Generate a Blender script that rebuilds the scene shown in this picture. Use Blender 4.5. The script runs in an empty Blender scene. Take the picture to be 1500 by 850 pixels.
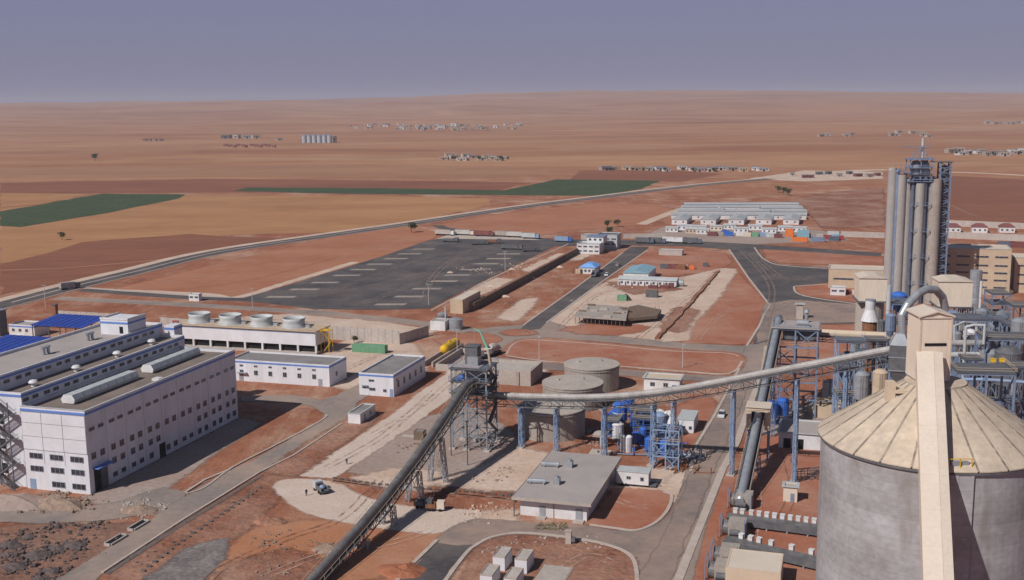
import bpy, math, random
from mathutils import Vector, Matrix, noise

random.seed(7)
scene = bpy.context.scene
R = math.radians
COL = scene.collection

# ------------------------------------------------------------------ camera
CAM_H, FPX, HORIZ, ROLL = 85.0, 1620.0, 150.0, R(0.65)      # eye height, focal length and horizon row of the 1500x850 photograph
PITCH = math.atan((425 - HORIZ) / FPX)
cam_data = bpy.data.cameras.new("camera")
cam_data.sensor_width = 36.0
cam_data.lens = FPX * 36.0 / 1500.0
cam_data.clip_start = 1.0
cam_data.clip_end = 60000.0
cam = bpy.data.objects.new("camera", cam_data)
COL.objects.link(cam)
cam.matrix_world = (Matrix.Translation((0, 0, CAM_H)) @ Matrix.Rotation(R(90) - PITCH, 4, 'X')
                    @ Matrix.Rotation(-ROLL, 4, 'Z'))
scene.camera = cam

# ------------------------------------------------------------------ sky and sun
SUN_EL, SUN_AZ = R(43.0), R(227.0)          # azimuth clockwise from +Y: the sun stands behind the camera, to its left
world = bpy.data.worlds.new("World")
scene.world = world
world.use_nodes = True
wn, wl = world.node_tree.nodes, world.node_tree.links
wn.clear()
w_out = wn.new("ShaderNodeOutputWorld")
w_bg = wn.new("ShaderNodeBackground")
w_sky = wn.new("ShaderNodeTexSky")
w_sky.sky_type = 'NISHITA'
w_sky.sun_disc = False
w_sky.sun_elevation = SUN_EL
w_sky.sun_rotation = SUN_AZ
w_sky.altitude = 400
w_sky.air_density = 1.0
w_sky.dust_density = 1.0
w_sky.ozone_density = 3.0
# dust: a lavender grey veil over the sky, thick along the horizon all round and thinning evenly towards the zenith
w_mix = wn.new("ShaderNodeMixRGB")
w_low = wn.new("ShaderNodeMixRGB")          # the veil itself is warmer and greyer right down at the horizon
w_low.inputs[1].default_value = (5.25, 5.05, 7.6, 1)
w_low.inputs[2].default_value = (5.3, 5.5, 9.3, 1)
w_lowf = wn.new("ShaderNodeMapRange"); w_lowf.inputs[1].default_value = 0.0; w_lowf.inputs[2].default_value = 0.11
wl.new(w_lowf.outputs[0], w_low.inputs[0]); wl.new(w_low.outputs[0], w_mix.inputs[2])
w_geo = wn.new("ShaderNodeTexCoord")
w_sep = wn.new("ShaderNodeSeparateXYZ")
w_veil = wn.new("ShaderNodeMapRange")
w_veil.interpolation_type = 'SMOOTHSTEP'
w_veil.inputs[1].default_value = -0.05
w_veil.inputs[2].default_value = 0.55
w_veil.inputs[3].default_value = 0.97
w_veil.inputs[4].default_value = 0.0
w_bg.inputs[1].default_value = 0.05
wl.new(w_geo.outputs["Generated"], w_sep.inputs[0])
wl.new(w_sep.outputs[2], w_veil.inputs[0])
wl.new(w_sep.outputs[2], w_lowf.inputs[0])
wl.new(w_veil.outputs[0], w_mix.inputs[0])
wl.new(w_sky.outputs[0], w_mix.inputs[1])
wl.new(w_mix.outputs[0], w_bg.inputs[0])
wl.new(w_bg.outputs[0], w_out.inputs[0])

sun_data = bpy.data.lights.new("sun", 'SUN')
sun_data.energy = 5.0
sun_data.angle = R(0.5)
sun_data.color = (1.0, 0.955, 0.90)
sun = bpy.data.objects.new("sun", sun_data)
COL.objects.link(sun)
sd = Vector((math.sin(SUN_AZ) * math.cos(SUN_EL), math.cos(SUN_AZ) * math.cos(SUN_EL), math.sin(SUN_EL)))
sun.rotation_euler = sd.to_track_quat('Z', 'Y').to_euler()
sun.location = sd * 400

scene.view_settings.view_transform = 'Standard'
scene.view_settings.look = 'None'
scene.view_settings.exposure = -0.32
scene.view_settings.gamma = 1.0
scene.view_settings.use_curve_mapping = False
try:
    scene.cycles.volume_bounces = 0
    scene.cycles.max_bounces = 5
except Exception:
    pass

# ------------------------------------------------------------------ where a pixel of the photograph stands in the place
def ray(x, y):
    a, b = x - 750.0, 425.0 - y
    c, s = math.cos(ROLL), math.sin(ROLL)
    a, b = a * c + b * s, -a * s + b * c
    cp, sp = math.cos(PITCH), math.sin(PITCH)
    return Vector((a, FPX * cp + b * sp, -FPX * sp + b * cp))

def G(x, y, z=0.0):
    d = ray(x, y)
    t = (z - CAM_H) / d.z
    return Vector((d.x * t, d.y * t, z))

def V(x, y, Y):
    d = ray(x, y)
    t = Y / d.y
    return Vector((d.x * t, Y, CAM_H + d.z * t))

def smooth(t):
    t = max(0.0, min(1.0, t))
    return t * t * (3 - 2 * t)

CREST = [(-3000, 5), (0, 5.5), (250, 5.5), (500, 6), (600, 9), (730, 12), (980, 12), (1200, 9), (1500, 4), (4000, 4)]
def terrain(x, y):
    r = math.hypot(x, y)
    if r < 2300: return 0.0
    px = 750 + 1620 * x / max(y, 1.0) if y > 1 else 750
    px = max(-3000, min(4000, px))
    for (a, ha), (b, hb) in zip(CREST, CREST[1:]):
        if a <= px <= b:
            k = ha + (hb - ha) * smooth((px - a) / (b - a)); break
    top = 85 + k * 11500 / 1620
    h = top * smooth((r - 2600) / 9000) ** 1.25
    n = noise.noise(Vector((x / 1500, y / 1500, 3.1))) * 24 + noise.noise(Vector((x / 700, y / 700, 1.7))) * 20 + noise.noise(Vector((x / 330, y / 330, 5.2))) * 8
    return max(-3.0, h + n * smooth((r - 2300) / 4000))

def GT(x, y):
    d = ray(x, y).normalized()
    t, step = 1500.0, 20.0
    while t < 20000:
        p = Vector((0, 0, CAM_H)) + d * t
        if p.z <= terrain(p.x, p.y): return Vector((p.x, p.y, terrain(p.x, p.y)))
        t += step
    return Vector((d.x * 11000, d.y * 11000, terrain(d.x * 11000, d.y * 11000)))

GRID = R(16.9)                              # the whole plant stands on one grid, turned 16.9 degrees from the view
RG = -GRID
UX = Vector((math.cos(GRID), -math.sin(GRID), 0))
UY = Vector((math.sin(GRID), math.cos(GRID), 0))

# ------------------------------------------------------------------ materials
MATS = {}
def mat(name, col, col2=None, scale=0.25, rough=0.85, metal=0.0, detail=6.0, bump=0.0, bscale=None, mixw=0.5,
        stretch=(1, 1, 1), fine=0.12, fscale=3.0, spec=0.3, dust=0.0, dcol=(0.52, 0.355, 0.27), dscale=0.035):
    """base colour that wanders between two tones over a noise, with a finer grain on top"""
    if name in MATS: return MATS[name]
    m = bpy.data.materials.new(name); m.use_nodes = True
    nt = m.node_tree; N, Lk = nt.nodes, nt.links
    b = N["Principled BSDF"]
    b.inputs["Roughness"].default_value = rough
    b.inputs["Metallic"].default_value = metal
    b.inputs["Specular IOR Level"].default_value = spec
    if col2 is None: col2 = tuple(c * 0.78 for c in col)
    g = N.new("ShaderNodeNewGeometry")
    mp = N.new("ShaderNodeMapping"); mp.inputs["Scale"].default_value = stretch
    Lk.new(g.outputs["Position"], mp.inputs[0])
    n1 = N.new("ShaderNodeTexNoise"); n1.inputs["Scale"].default_value = scale; n1.inputs["Detail"].default_value = detail
    n1.inputs["Roughness"].default_value = 0.62
    Lk.new(mp.outputs[0], n1.inputs["Vector"])
    r1 = N.new("ShaderNodeValToRGB")
    r1.color_ramp.elements[0].position = max(0, mixw - 0.16); r1.color_ramp.elements[1].position = min(1, mixw + 0.16)
    r1.color_ramp.elements[0].color = (*col, 1); r1.color_ramp.elements[1].color = (*col2, 1)
    Lk.new(n1.outputs[0], r1.inputs[0])
    n2 = N.new("ShaderNodeTexNoise"); n2.inputs["Scale"].default_value = fscale; n2.inputs["Detail"].default_value = 5
    Lk.new(mp.outputs[0], n2.inputs["Vector"])
    mm = N.new("ShaderNodeMapRange")
    mm.inputs[1].default_value = 0.3; mm.inputs[2].default_value = 0.7
    mm.inputs[3].default_value = 1 - fine; mm.inputs[4].default_value = 1 + fine
    Lk.new(n2.outputs[0], mm.inputs[0])
    mx = N.new("ShaderNodeVectorMath"); mx.operation = 'SCALE'
    Lk.new(r1.outputs[0], mx.inputs[0]); Lk.new(mm.outputs[0], mx.inputs["Scale"])
    outc = mx.outputs[0]
    if dust:
        n4 = N.new("ShaderNodeTexNoise"); n4.inputs["Scale"].default_value = dscale; n4.inputs["Detail"].default_value = 10; n4.inputs["Roughness"].default_value = 0.72
        Lk.new(g.outputs["Position"], n4.inputs["Vector"])
        d1 = N.new("ShaderNodeMapRange"); d1.inputs[1].default_value = 0.42; d1.inputs[2].default_value = 0.66; d1.inputs[3].default_value = 0.0; d1.inputs[4].default_value = dust
        Lk.new(n4.outputs[0], d1.inputs[0])
        dm = N.new("ShaderNodeMixRGB"); dm.inputs[2].default_value = (*dcol, 1)
        Lk.new(d1.outputs[0], dm.inputs[0]); Lk.new(outc, dm.inputs[1]); outc = dm.outputs[0]
    Lk.new(outc, b.inputs["Base Color"])
    if bump:
        n3 = N.new("ShaderNodeTexNoise"); n3.inputs["Scale"].default_value = bscale or scale * 6; n3.inputs["Detail"].default_value = 6
        Lk.new(mp.outputs[0], n3.inputs["Vector"])
        bp = N.new("ShaderNodeBump"); bp.inputs["Strength"].default_value = 1.0; bp.inputs["Distance"].default_value = bump
        Lk.new(n3.outputs[0], bp.inputs["Height"]); Lk.new(bp.outputs[0], b.inputs["Normal"])
    MATS[name] = m
    return m

SOIL = (0.36, 0.130, 0.066)
M = dict(
    white=mat("painted_white", (0.70, 0.70, 0.72), (0.58, 0.57, 0.58), 0.3, 0.65, fine=0.06, dust=0.30, dcol=(0.50, 0.41, 0.35), dscale=0.15),
    whitepanel=mat("white_cladding", (0.72, 0.73, 0.78), (0.63, 0.63, 0.67), 0.2, 0.6, fine=0.05, dust=0.22, dcol=(0.50, 0.45, 0.42), dscale=0.12),
    joint=mat("panel_joint", (0.30, 0.30, 0.34), None, 1, 0.8),
    stripe=mat("blue_stripe_paint", (0.10, 0.20, 0.55), (0.14, 0.24, 0.55), 0.3, 0.5, fine=0.06),
    glass=mat("dark_window_glass", (0.025, 0.028, 0.04), (0.05, 0.055, 0.08), 0.4, 0.15, spec=0.6),
    dark=mat("dark_opening", (0.012, 0.012, 0.014), None, 1, 0.9),
    frame=mat("grey_window_frame", (0.32, 0.33, 0.36), None, 1, 0.6),
    roofgrey=mat("grey_roof_felt", (0.20, 0.185, 0.185), (0.27, 0.25, 0.245), 0.2, 0.95, fine=0.1, fscale=1.2),
    roofbrown=mat("dusty_brown_roof", (0.17, 0.135, 0.12), (0.24, 0.19, 0.165), 0.18, 0.95, fine=0.12),
    roofdust=mat("dusty_pale_roof", (0.33, 0.295, 0.285), (0.40, 0.355, 0.34), 0.12, 0.95, fine=0.06),
    ventgrey=mat("light_grey_sheet", (0.50, 0.52, 0.53), (0.40, 0.42, 0.43), 0.4, 0.5, fine=0.08),
    steel=mat("galvanised_steel", (0.40, 0.42, 0.45), (0.30, 0.32, 0.35), 0.5, 0.42, 0.35, fine=0.1),
    steelpale=mat("pale_galvanised_cover", (0.46, 0.44, 0.42), (0.30, 0.28, 0.27), 0.35, 0.6, 0.05, fine=0.16, stretch=(1, 1, 1), dust=0.5, dcol=(0.33, 0.305, 0.29), dscale=0.3),
    steeldark=mat("dark_weathered_steel", (0.10, 0.105, 0.12), (0.16, 0.16, 0.17), 0.6, 0.7, 0.2),
    bluesteel=mat("blue_grey_painted_steel", (0.15, 0.20, 0.31), (0.21, 0.26, 0.36), 0.5, 0.55, fine=0.1),
    bluelight=mat("pale_blue_painted_steel", (0.20, 0.29, 0.45), (0.26, 0.34, 0.47), 0.5, 0.55, fine=0.08),
    bluestrong=mat("strong_blue_paint", (0.035, 0.12, 0.50), (0.05, 0.16, 0.50), 0.6, 0.45, fine=0.08),
    blueroof=mat("blue_sheet_roof", (0.025, 0.055, 0.30), (0.03, 0.075, 0.36), 0.4, 0.5, fine=0.08),
    skyroof=mat("bright_blue_roof", (0.16, 0.36, 0.78), (0.20, 0.40, 0.76), 0.4, 0.5, fine=0.06),
    tealroof=mat("teal_sheet_roof", (0.20, 0.36, 0.45), (0.25, 0.40, 0.47), 0.3, 0.55, fine=0.06),
    beige=mat("beige_sheet_metal", (0.62, 0.50, 0.38), (0.56, 0.45, 0.34), 0.15, 0.6, fine=0.05),
    beigepale=mat("pale_beige_sheet", (0.66, 0.565, 0.475), (0.60, 0.505, 0.42), 0.15, 0.6, fine=0.05),
    concrete=mat("grey_concrete", (0.37, 0.325, 0.29), (0.45, 0.39, 0.345), 0.2, 0.95, fine=0.12, fscale=1.5, bump=0.02),
    concretedark=mat("stained_concrete", (0.30, 0.265, 0.24), (0.38, 0.33, 0.29), 0.25, 0.95, fine=0.14, fscale=1.5, bump=0.02),
    concretepale=mat("pale_concrete", (0.47, 0.42, 0.385), (0.40, 0.35, 0.32), 0.3, 0.95, fine=0.1, fscale=1.5),
    tan=mat("tan_render", (0.55, 0.43, 0.31), (0.47, 0.36, 0.26), 0.3, 0.9, fine=0.08),
    yellow=mat("yellow_paint", (0.72, 0.44, 0.02), (0.64, 0.38, 0.02), 0.6, 0.5, fine=0.06),
    green=mat("green_container_paint", (0.13, 0.30, 0.18), (0.17, 0.34, 0.21), 0.6, 0.6),
    cranegreen=mat("mint_green_paint", (0.13, 0.48, 0.34), (0.17, 0.50, 0.37), 0.6, 0.5),
    red=mat("faded_red_paint", (0.36, 0.05, 0.045), (0.30, 0.05, 0.045), 0.5, 0.6),
    maroon=mat("maroon_roof_tiles", (0.16, 0.055, 0.055), (0.22, 0.08, 0.075), 0.6, 0.8),
    orange=mat("orange_container_paint", (0.72, 0.19, 0.04), (0.62, 0.17, 0.05), 0.5, 0.6),
    rubber=mat("black_rubber", (0.015, 0.015, 0.016), None, 1, 0.9),
    rust=mat("rusty_steel", (0.20, 0.09, 0.05), (0.28, 0.13, 0.07), 0.8, 0.85),
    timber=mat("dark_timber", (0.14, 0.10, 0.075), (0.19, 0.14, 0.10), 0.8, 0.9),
    skin=mat("skin", (0.35, 0.20, 0.14), None, 2, 0.7),
    overall=mat("dark_workwear", (0.05, 0.06, 0.10), None, 2, 0.9),
    hat=mat("hard_hat_plastic", (0.75, 0.7, 0.6), None, 2, 0.4),
    leaf=mat("dusty_leaves", (0.045, 0.065, 0.030), (0.085, 0.10, 0.045), 0.8, 0.9, fine=0.25),
    bark=mat("bark", (0.12, 0.09, 0.07), None, 2, 0.95),
    rubble=mat("broken_rubble", (0.34, 0.24, 0.18), (0.22, 0.16, 0.13), 0.8, 0.95, fine=0.25),
    rubbledark=mat("dark_spoil", (0.085, 0.070, 0.072), (0.15, 0.11, 0.10), 0.5, 0.95, fine=0.25),
    redheap=mat("red_soil_heap", (0.30, 0.105, 0.055), (0.38, 0.15, 0.085), 0.4, 0.95, fine=0.2, bump=0.15),
)
def corrugated(name, col, col2, period=0.5, horiz=False):
    """sheet metal with shallow ribs"""
    m = mat(name, col, col2, 0.35, 0.6, fine=0.06, stretch=(1, 1, 0.12), detail=9, dust=0.22, dcol=(0.50, 0.45, 0.42), dscale=0.12)
    nt = m.node_tree; N, Lk = nt.nodes, nt.links
    tc = N.new("ShaderNodeTexCoord")
    w = N.new("ShaderNodeTexWave"); w.wave_type = 'BANDS'; w.bands_direction = 'Z' if horiz else 'DIAGONAL'
    w.inputs["Scale"].default_value = 0.31 / period
    Lk.new(tc.outputs["Object"], w.inputs[0])
    bp = N.new("ShaderNodeBump"); bp.inputs["Distance"].default_value = 0.04; bp.inputs["Strength"].default_value = 0.6
    Lk.new(w.outputs[0], bp.inputs["Height"]); Lk.new(bp.outputs[0], N["Principled BSDF"].inputs["Normal"])
    return m
M['belt'] = mat('dark_belt_cover', (0.21, 0.20, 0.20), (0.13, 0.12, 0.12), 0.4, 0.5, 0.15, fine=0.18)
M['cladding'] = corrugated("white_ribbed_cladding", (0.71, 0.72, 0.78), (0.61, 0.61, 0.65), 0.6)
M['gallery'] = corrugated("beige_ribbed_sheet", (0.76, 0.645, 0.53), (0.68, 0.57, 0.46), 0.5)

# ------------------------------------------------------------------ mesh building
class MB:
    def __init__(s): s.v, s.f = [], []
    def add(s, vs, fs):
        n = len(s.v); s.v += [tuple(v) for v in vs]; s.f += [tuple(i + n for i in f) for f in fs]; return s
    def box(s, x0, x1, y0, y1, z0, z1):
        return s.add([(x0, y0, z0), (x1, y0, z0), (x1, y1, z0), (x0, y1, z0), (x0, y0, z1), (x1, y0, z1), (x1, y1, z1), (x0, y1, z1)],
                     [(0, 3, 2, 1), (4, 5, 6, 7), (0, 1, 5, 4), (1, 2, 6, 5), (2, 3, 7, 6), (3, 0, 4, 7)])
    def beam(s, p, q, w=0.25, h=None):
        p, q = Vector(p), Vector(q); d = q - p
        if d.length < 1e-6: return s
        d.normalize()
        up = Vector((0, 0, 1)) if abs(d.z) < 0.95 else Vector((0, 1, 0))
        a = d.cross(up).normalized(); b = a.cross(d).normalized()
        a *= w / 2; b *= (h or w) / 2
        vs = [p - a - b, p + a - b, p + a + b, p - a + b, q - a - b, q + a - b, q + a + b, q - a + b]
        return s.add(vs, [(0, 3, 2, 1), (4, 5, 6, 7), (0, 1, 5, 4), (1, 2, 6, 5), (2, 3, 7, 6), (3, 0, 4, 7)])
    def cyl(s, p, q, r0, r1=None, n=12, caps=True):
        r1 = r0 if r1 is None else r1
        p, q = Vector(p), Vector(q); d = (q - p).normalized()
        up = Vector((0, 0, 1)) if abs(d.z) < 0.95 else Vector((1, 0, 0))
        a = d.cross(up).normalized(); b = a.cross(d).normalized()
        vs = []
        for c, r in ((p, r0), (q, r1)):
            for i in range(n):
                t = 2 * math.pi * i / n
                vs.append(c + (a * math.cos(t) + b * math.sin(t)) * r)
        fs = [(i, i + n, (i + 1) % n + n, (i + 1) % n) for i in range(n)]
        if caps: fs += [tuple(range(n)), tuple(range(2 * n - 1, n - 1, -1))]
        return s.add(vs, fs)
    def pipe(s, pts, r, n=10):
        for a, b in zip(pts, pts[1:]): s.cyl(a, b, r, n=n)
        for p in pts[1:-1]: s.ball(p, r * 1.01, n, max(4, n // 2))
        return s
    def ball(s, c, r, n=10, m=6, sz=1.0):
        c = Vector(c); vs = []
        for j in range(m + 1):
            ph = math.pi * j / m
            for i in range(n):
                t = 2 * math.pi * i / n
                vs.append(c + Vector((math.sin(ph) * math.cos(t), math.sin(ph) * math.sin(t), sz * math.cos(ph))) * r)
        fs = []
        for j in range(m):
            for i in range(n):
                fs.append((j * n + i, (j + 1) * n + i, (j + 1) * n + (i + 1) % n, j * n + (i + 1) % n))
        return s.add(vs, fs)
    def lathe(s, prof, n=24, c=(0, 0, 0), a0=0.0, a1=2 * math.pi):
        c = Vector(c); full = abs(a1 - a0 - 2 * math.pi) < 1e-6
        k = n if full else n + 1
        vs = [c + Vector((r * math.cos(a0 + (a1 - a0) * i / n), r * math.sin(a0 + (a1 - a0) * i / n), z)) for r, z in prof for i in range(k)]
        fs = []
        for j in range(len(prof) - 1):
            for i in range(n):
                i2 = (i + 1) % k
                fs.append((j * k + i, j * k + i2, (j + 1) * k + i2, (j + 1) * k + i))
        return s.add(vs, fs)
    def prism(s, poly, z0, z1):
        n = len(poly)
        vs = [(x, y, z0) for x, y in poly] + [(x, y, z1) for x, y in poly]
        return s.add(vs, [tuple(range(n - 1, -1, -1)), tuple(range(n, 2 * n))] + [(i, (i + 1) % n, (i + 1) % n + n, i + n) for i in range(n)])
    def sweep_y(s, prof, y0, y1):
        """a closed outline (x, z) drawn out along y"""
        n = len(prof)
        vs = [(x, y0, z) for x, z in prof] + [(x, y1, z) for x, z in prof]
        return s.add(vs, [tuple(range(n)), tuple(range(2 * n - 1, n - 1, -1))] + [(i, i + n, (i + 1) % n + n, (i + 1) % n) for i in range(n)])
    def sweep_x(s, prof, x0, x1):
        n = len(prof)
        vs = [(x0, y, z) for y, z in prof] + [(x1, y, z) for y, z in prof]
        return s.add(vs, [tuple(range(n)), tuple(range(2 * n - 1, n - 1, -1))] + [(i, i + n, (i + 1) % n + n, (i + 1) % n) for i in range(n)])
    def mesh(s, name, m, smooth_=False):
        me = bpy.data.meshes.new(name); me.from_pydata([tuple(v) for v in s.v], [], s.f)
        me.validate(); 
        if m: me.materials.append(m)
        if smooth_:
            for p in me.polygons: p.use_smooth = True
        me.update()
        return me

def fixn(me):
    import bmesh
    bm = bmesh.new(); bm.from_mesh(me); bmesh.ops.recalc_face_normals(bm, faces=bm.faces); bm.to_mesh(me); bm.free(); return me

def put(name, me, parent=None, loc=(0, 0, 0), rz=0.0, label=None):
    o = bpy.data.objects.new(name, me); COL.objects.link(o)
    o.location = loc; o.rotation_euler = (0, 0, rz)
    if parent: o.parent = parent
    if label: o["label"] = label
    return o

def part(name, mb, m, parent, loc=(0, 0, 0), rz=0.0, smooth_=False, label=None):
    return put(name, fixn(mb.mesh(name, m if not isinstance(m, str) else M[m], smooth_)), parent, loc, rz, label)

def tag(o, label, cat, group=None):
    o["label"] = label; o["category"] = cat
    if group: o["group"] = group
    return o

def thing(name, label, cat, loc=(0, 0, 0), rz=RG, group=None):
    o = bpy.data.objects.new(name, None); COL.objects.link(o)
    o.empty_display_size = 1.0
    o.location = loc; o.rotation_euler = (0, 0, rz)
    return tag(o, label, cat, group)

def single(name, label, cat, mb, m, loc=(0, 0, 0), rz=RG, group=None, smooth_=False):
    o = part(name, mb, m, None, loc, rz, smooth_)
    return tag(o, label, cat, group)

def kids(o): return [c for c in COL.objects if c.parent == o]
CHILD = {}
def dup(root, loc, rz, label, group=None):
    """a copy of a thing with copies of its parts and sub-parts"""
    def cp(o, parent):
        c = o.copy(); COL.objects.link(c)
        if parent: c.parent = parent
        for ch in o.children: cp(ch, c)
        return c
    r = cp(root, None); r.location = loc; r.rotation_euler = (0, 0, rz)
    r["label"] = label
    if group: r["group"] = group
    return r

# ================================================================== GROUND
def ground_material():
    m = bpy.data.materials.new("red_earth_and_far_fields"); m.use_nodes = True
    nt = m.node_tree; N, Lk = nt.nodes, nt.links
    b = N["Principled BSDF"]; b.inputs["Roughness"].default_value = 1.0; b.inputs["Specular IOR Level"].default_value = 0.1
    g = N.new("ShaderNodeNewGeometry")
    def nz(scale, stretch=(1, 1, 1), detail=6, rough=0.6, rot=0.0):
        mp = N.new("ShaderNodeMapping"); mp.inputs["Scale"].default_value = stretch; mp.inputs["Rotation"].default_value = (0, 0, rot)
        Lk.new(g.outputs["Position"], mp.inputs[0])
        n = N.new("ShaderNodeTexNoise"); n.inputs["Scale"].default_value = scale; n.inputs["Detail"].default_value = detail
        n.inputs["Roughness"].default_value = rough
        Lk.new(mp.outputs[0], n.inputs["Vector"]); return n.outputs[0]
    def ramp(src, stops):
        r = N.new("ShaderNodeValToRGB"); e = r.color_ramp.elements
        while len(e) < len(stops): e.new(0.5)
        for k, (p, c) in enumerate(stops): e[k].position = p; e[k].color = (*c, 1)
        Lk.new(src, r.inputs[0]); return r.outputs[0]
    def mix(f, a, c, mode='MIX'):
        x = N.new("ShaderNodeMixRGB"); x.blend_type = mode
        if isinstance(f, float): x.inputs[0].default_value = f
        else: Lk.new(f, x.inputs[0])
        for k, s in ((1, a), (2, c)):
            if isinstance(s, tuple): x.inputs[k].default_value = (*s, 1)
            else: Lk.new(s, x.inputs[k])
        return x.outputs[0]
    def mr(src, a, b_, c, d):
        x = N.new("ShaderNodeMapRange"); 
        for k, v in zip((1, 2, 3, 4), (a, b_, c, d)): x.inputs[k].default_value = v
        Lk.new(src, x.inputs[0]); return x.outputs[0]
    # the plant's bare red earth: darker damp and turned soil, pale dust
    near = ramp(nz(0.035, detail=9, rough=0.7), [(0.30, (0.19, 0.075, 0.046)), (0.45, (0.31, 0.122, 0.072)), (0.57, (0.375, 0.165, 0.102)), (0.70, (0.50, 0.315, 0.225))])
    near = mix(mr(nz(0.5, (1, 0.35, 1), 8, 0.7, GRID), 0.40, 0.68, 0.0, 0.55), near, (0.22, 0.085, 0.052))
    near = mix(mr(nz(0.018, detail=7, rough=0.68), 0.52, 0.66, 0.0, 0.75), near, (0.53, 0.38, 0.29))
    near = mix(mr(nz(0.11, (1, 0.22, 1), 9, 0.74, GRID), 0.52, 0.70, 0.0, 0.55), near, (0.52, 0.36, 0.27))
    near = mix(mr(nz(0.16, (0.3, 1, 1), 9, 0.74, GRID), 0.55, 0.72, 0.0, 0.5), near, (0.19, 0.085, 0.058))
    # the open country: fields of stubble, ploughed red earth and bare tan soil
    vmp = N.new("ShaderNodeMapping"); vmp.inputs["Scale"].default_value = (0.0016, 0.0040, 0.001); vmp.inputs["Rotation"].default_value = (0, 0, 0.12)
    Lk.new(g.outputs["Position"], vmp.inputs[0])
    vo = N.new("ShaderNodeTexVoronoi"); vo.inputs["Scale"].default_value = 1.0
    Lk.new(vmp.outputs[0], vo.inputs["Vector"])
    sep = N.new("ShaderNodeSeparateColor"); Lk.new(vo.outputs["Color"], sep.inputs[0])
    field = ramp(sep.outputs[0], [(0.0, (0.26, 0.105, 0.054)), (0.3, (0.38, 0.178, 0.09)), (0.55, (0.48, 0.255, 0.13)), (0.8, (0.42, 0.21, 0.112)), (1.0, (0.31, 0.135, 0.07))])
    band = ramp(nz(1.0, (0.0007, 0.0022, 0.001), 10, 0.66, 0.10), [(0.30, (0.23, 0.092, 0.050)), (0.43, (0.35, 0.160, 0.086)), (0.56, (0.46, 0.250, 0.142)), (0.68, (0.37, 0.180, 0.100))])
    far = mix(0.66, field, band)
    far = mix(mr(nz(0.012, (0.5, 1.3, 1), 8, 0.74), 0.40, 0.68, 0.0, 0.5), far, (0.22, 0.098, 0.060))
    far = mix(mr(nz(0.0032, (0.6, 1.2, 1), 9, 0.72), 0.50, 0.66, 0.0, 0.5), far, (0.45, 0.285, 0.185))
    far = mix(mr(nz(0.0052, (0.5, 1.5, 1), 9, 0.72, 0.4), 0.54, 0.68, 0.0, 0.5), far, (0.19, 0.090, 0.058))
    far = mix(mr(nz(0.0011, detail=6, rough=0.65), 0.55, 0.72, 0.0, 0.45), far, (0.42, 0.275, 0.19))
    d = N.new("ShaderNodeVectorMath"); d.operation = 'LENGTH'; Lk.new(g.outputs["Position"], d.inputs[0])
    wob = N.new("ShaderNodeMath"); wob.operation = 'MULTIPLY_ADD'; wob.inputs[1].default_value = 260.0
    Lk.new(nz(0.004, detail=5), wob.inputs[0]); Lk.new(d.outputs["Value"], wob.inputs[2])
    col = mix(mr(wob.outputs[0], 1050, 1650, 0.0, 1.0), near, far)
    fn = mr(nz(2.2, detail=4), 0.3, 0.7, 0.86, 1.14)
    sc = N.new("ShaderNodeVectorMath"); sc.operation = 'SCALE'; Lk.new(col, sc.inputs[0]); Lk.new(fn, sc.inputs["Scale"])
    Lk.new(sc.outputs[0], b.inputs["Base Color"])
    bp = N.new("ShaderNodeBump"); bp.inputs["Distance"].default_value = 0.55; bp.inputs["Strength"].default_value = 0.8
    Lk.new(nz(0.55, detail=9, rough=0.7), bp.inputs["Height"]); Lk.new(bp.outputs[0], b.inputs["Normal"])
    return m

def build_ground():
    xs, ys = [0.0], [-400.0]
    x, st = 0.0, 60.0
    while x < 15000: x += st; st *= 1.022; xs.append(x)
    xs = [-a for a in xs[:0:-1]] + xs
    st = 50.0
    while ys[-1] < 17000: ys.append(ys[-1] + st); st *= 1.0085
    vs = [(a, b, terrain(a, b) if b > 0 else 0.0) for b in ys for a in xs]
    n = len(xs)
    fs = [(j * n + i, j * n + i + 1, (j + 1) * n + i + 1, (j + 1) * n + i) for j in range(len(ys) - 1) for i in range(n - 1)]
    me = bpy.data.meshes.new("ground"); me.from_pydata(vs, [], fs); me.materials.append(ground_material())
    for p in me.polygons: p.use_smooth = True
    o = put("ground", me); o["kind"] = "structure"
build_ground()

def densify(pts, step, jit, closed=True):
    out = []
    n = len(pts)
    for i in range(n if closed else n - 1):
        a, b = Vector(pts[i][:2]), Vector(pts[(i + 1) % n][:2])
        k = max(1, int((b - a).length / step))
        for j in range(k):
            p = a.lerp(b, j / k)
            if jit and j:
                p = p + Vector((noise.noise(Vector((p.x * .6, p.y * .6, 0))), noise.noise(Vector((p.x * .6, p.y * .6, 9))))) * jit
            out.append(p)
    if not closed: out.append(Vector(pts[-1][:2]))
    return out

def curve(pts, k=5):
    """a smooth line through pixel points (Catmull-Rom), kept in pixels"""
    out = []
    for i in range(len(pts) - 1):
        p0, p1, p2, p3 = (Vector(pts[max(0, min(len(pts) - 1, i + d))]) for d in (-1, 0, 1, 2))
        for j in range(k):
            t = j / k
            out.append(0.5 * ((2 * p1) + (p2 - p0) * t + (2 * p0 - 5 * p1 + 4 * p2 - p3) * t * t + (3 * p1 - p0 - 3 * p2 + p3) * t ** 3))
    out.append(Vector(pts[-1])); return out

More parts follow.
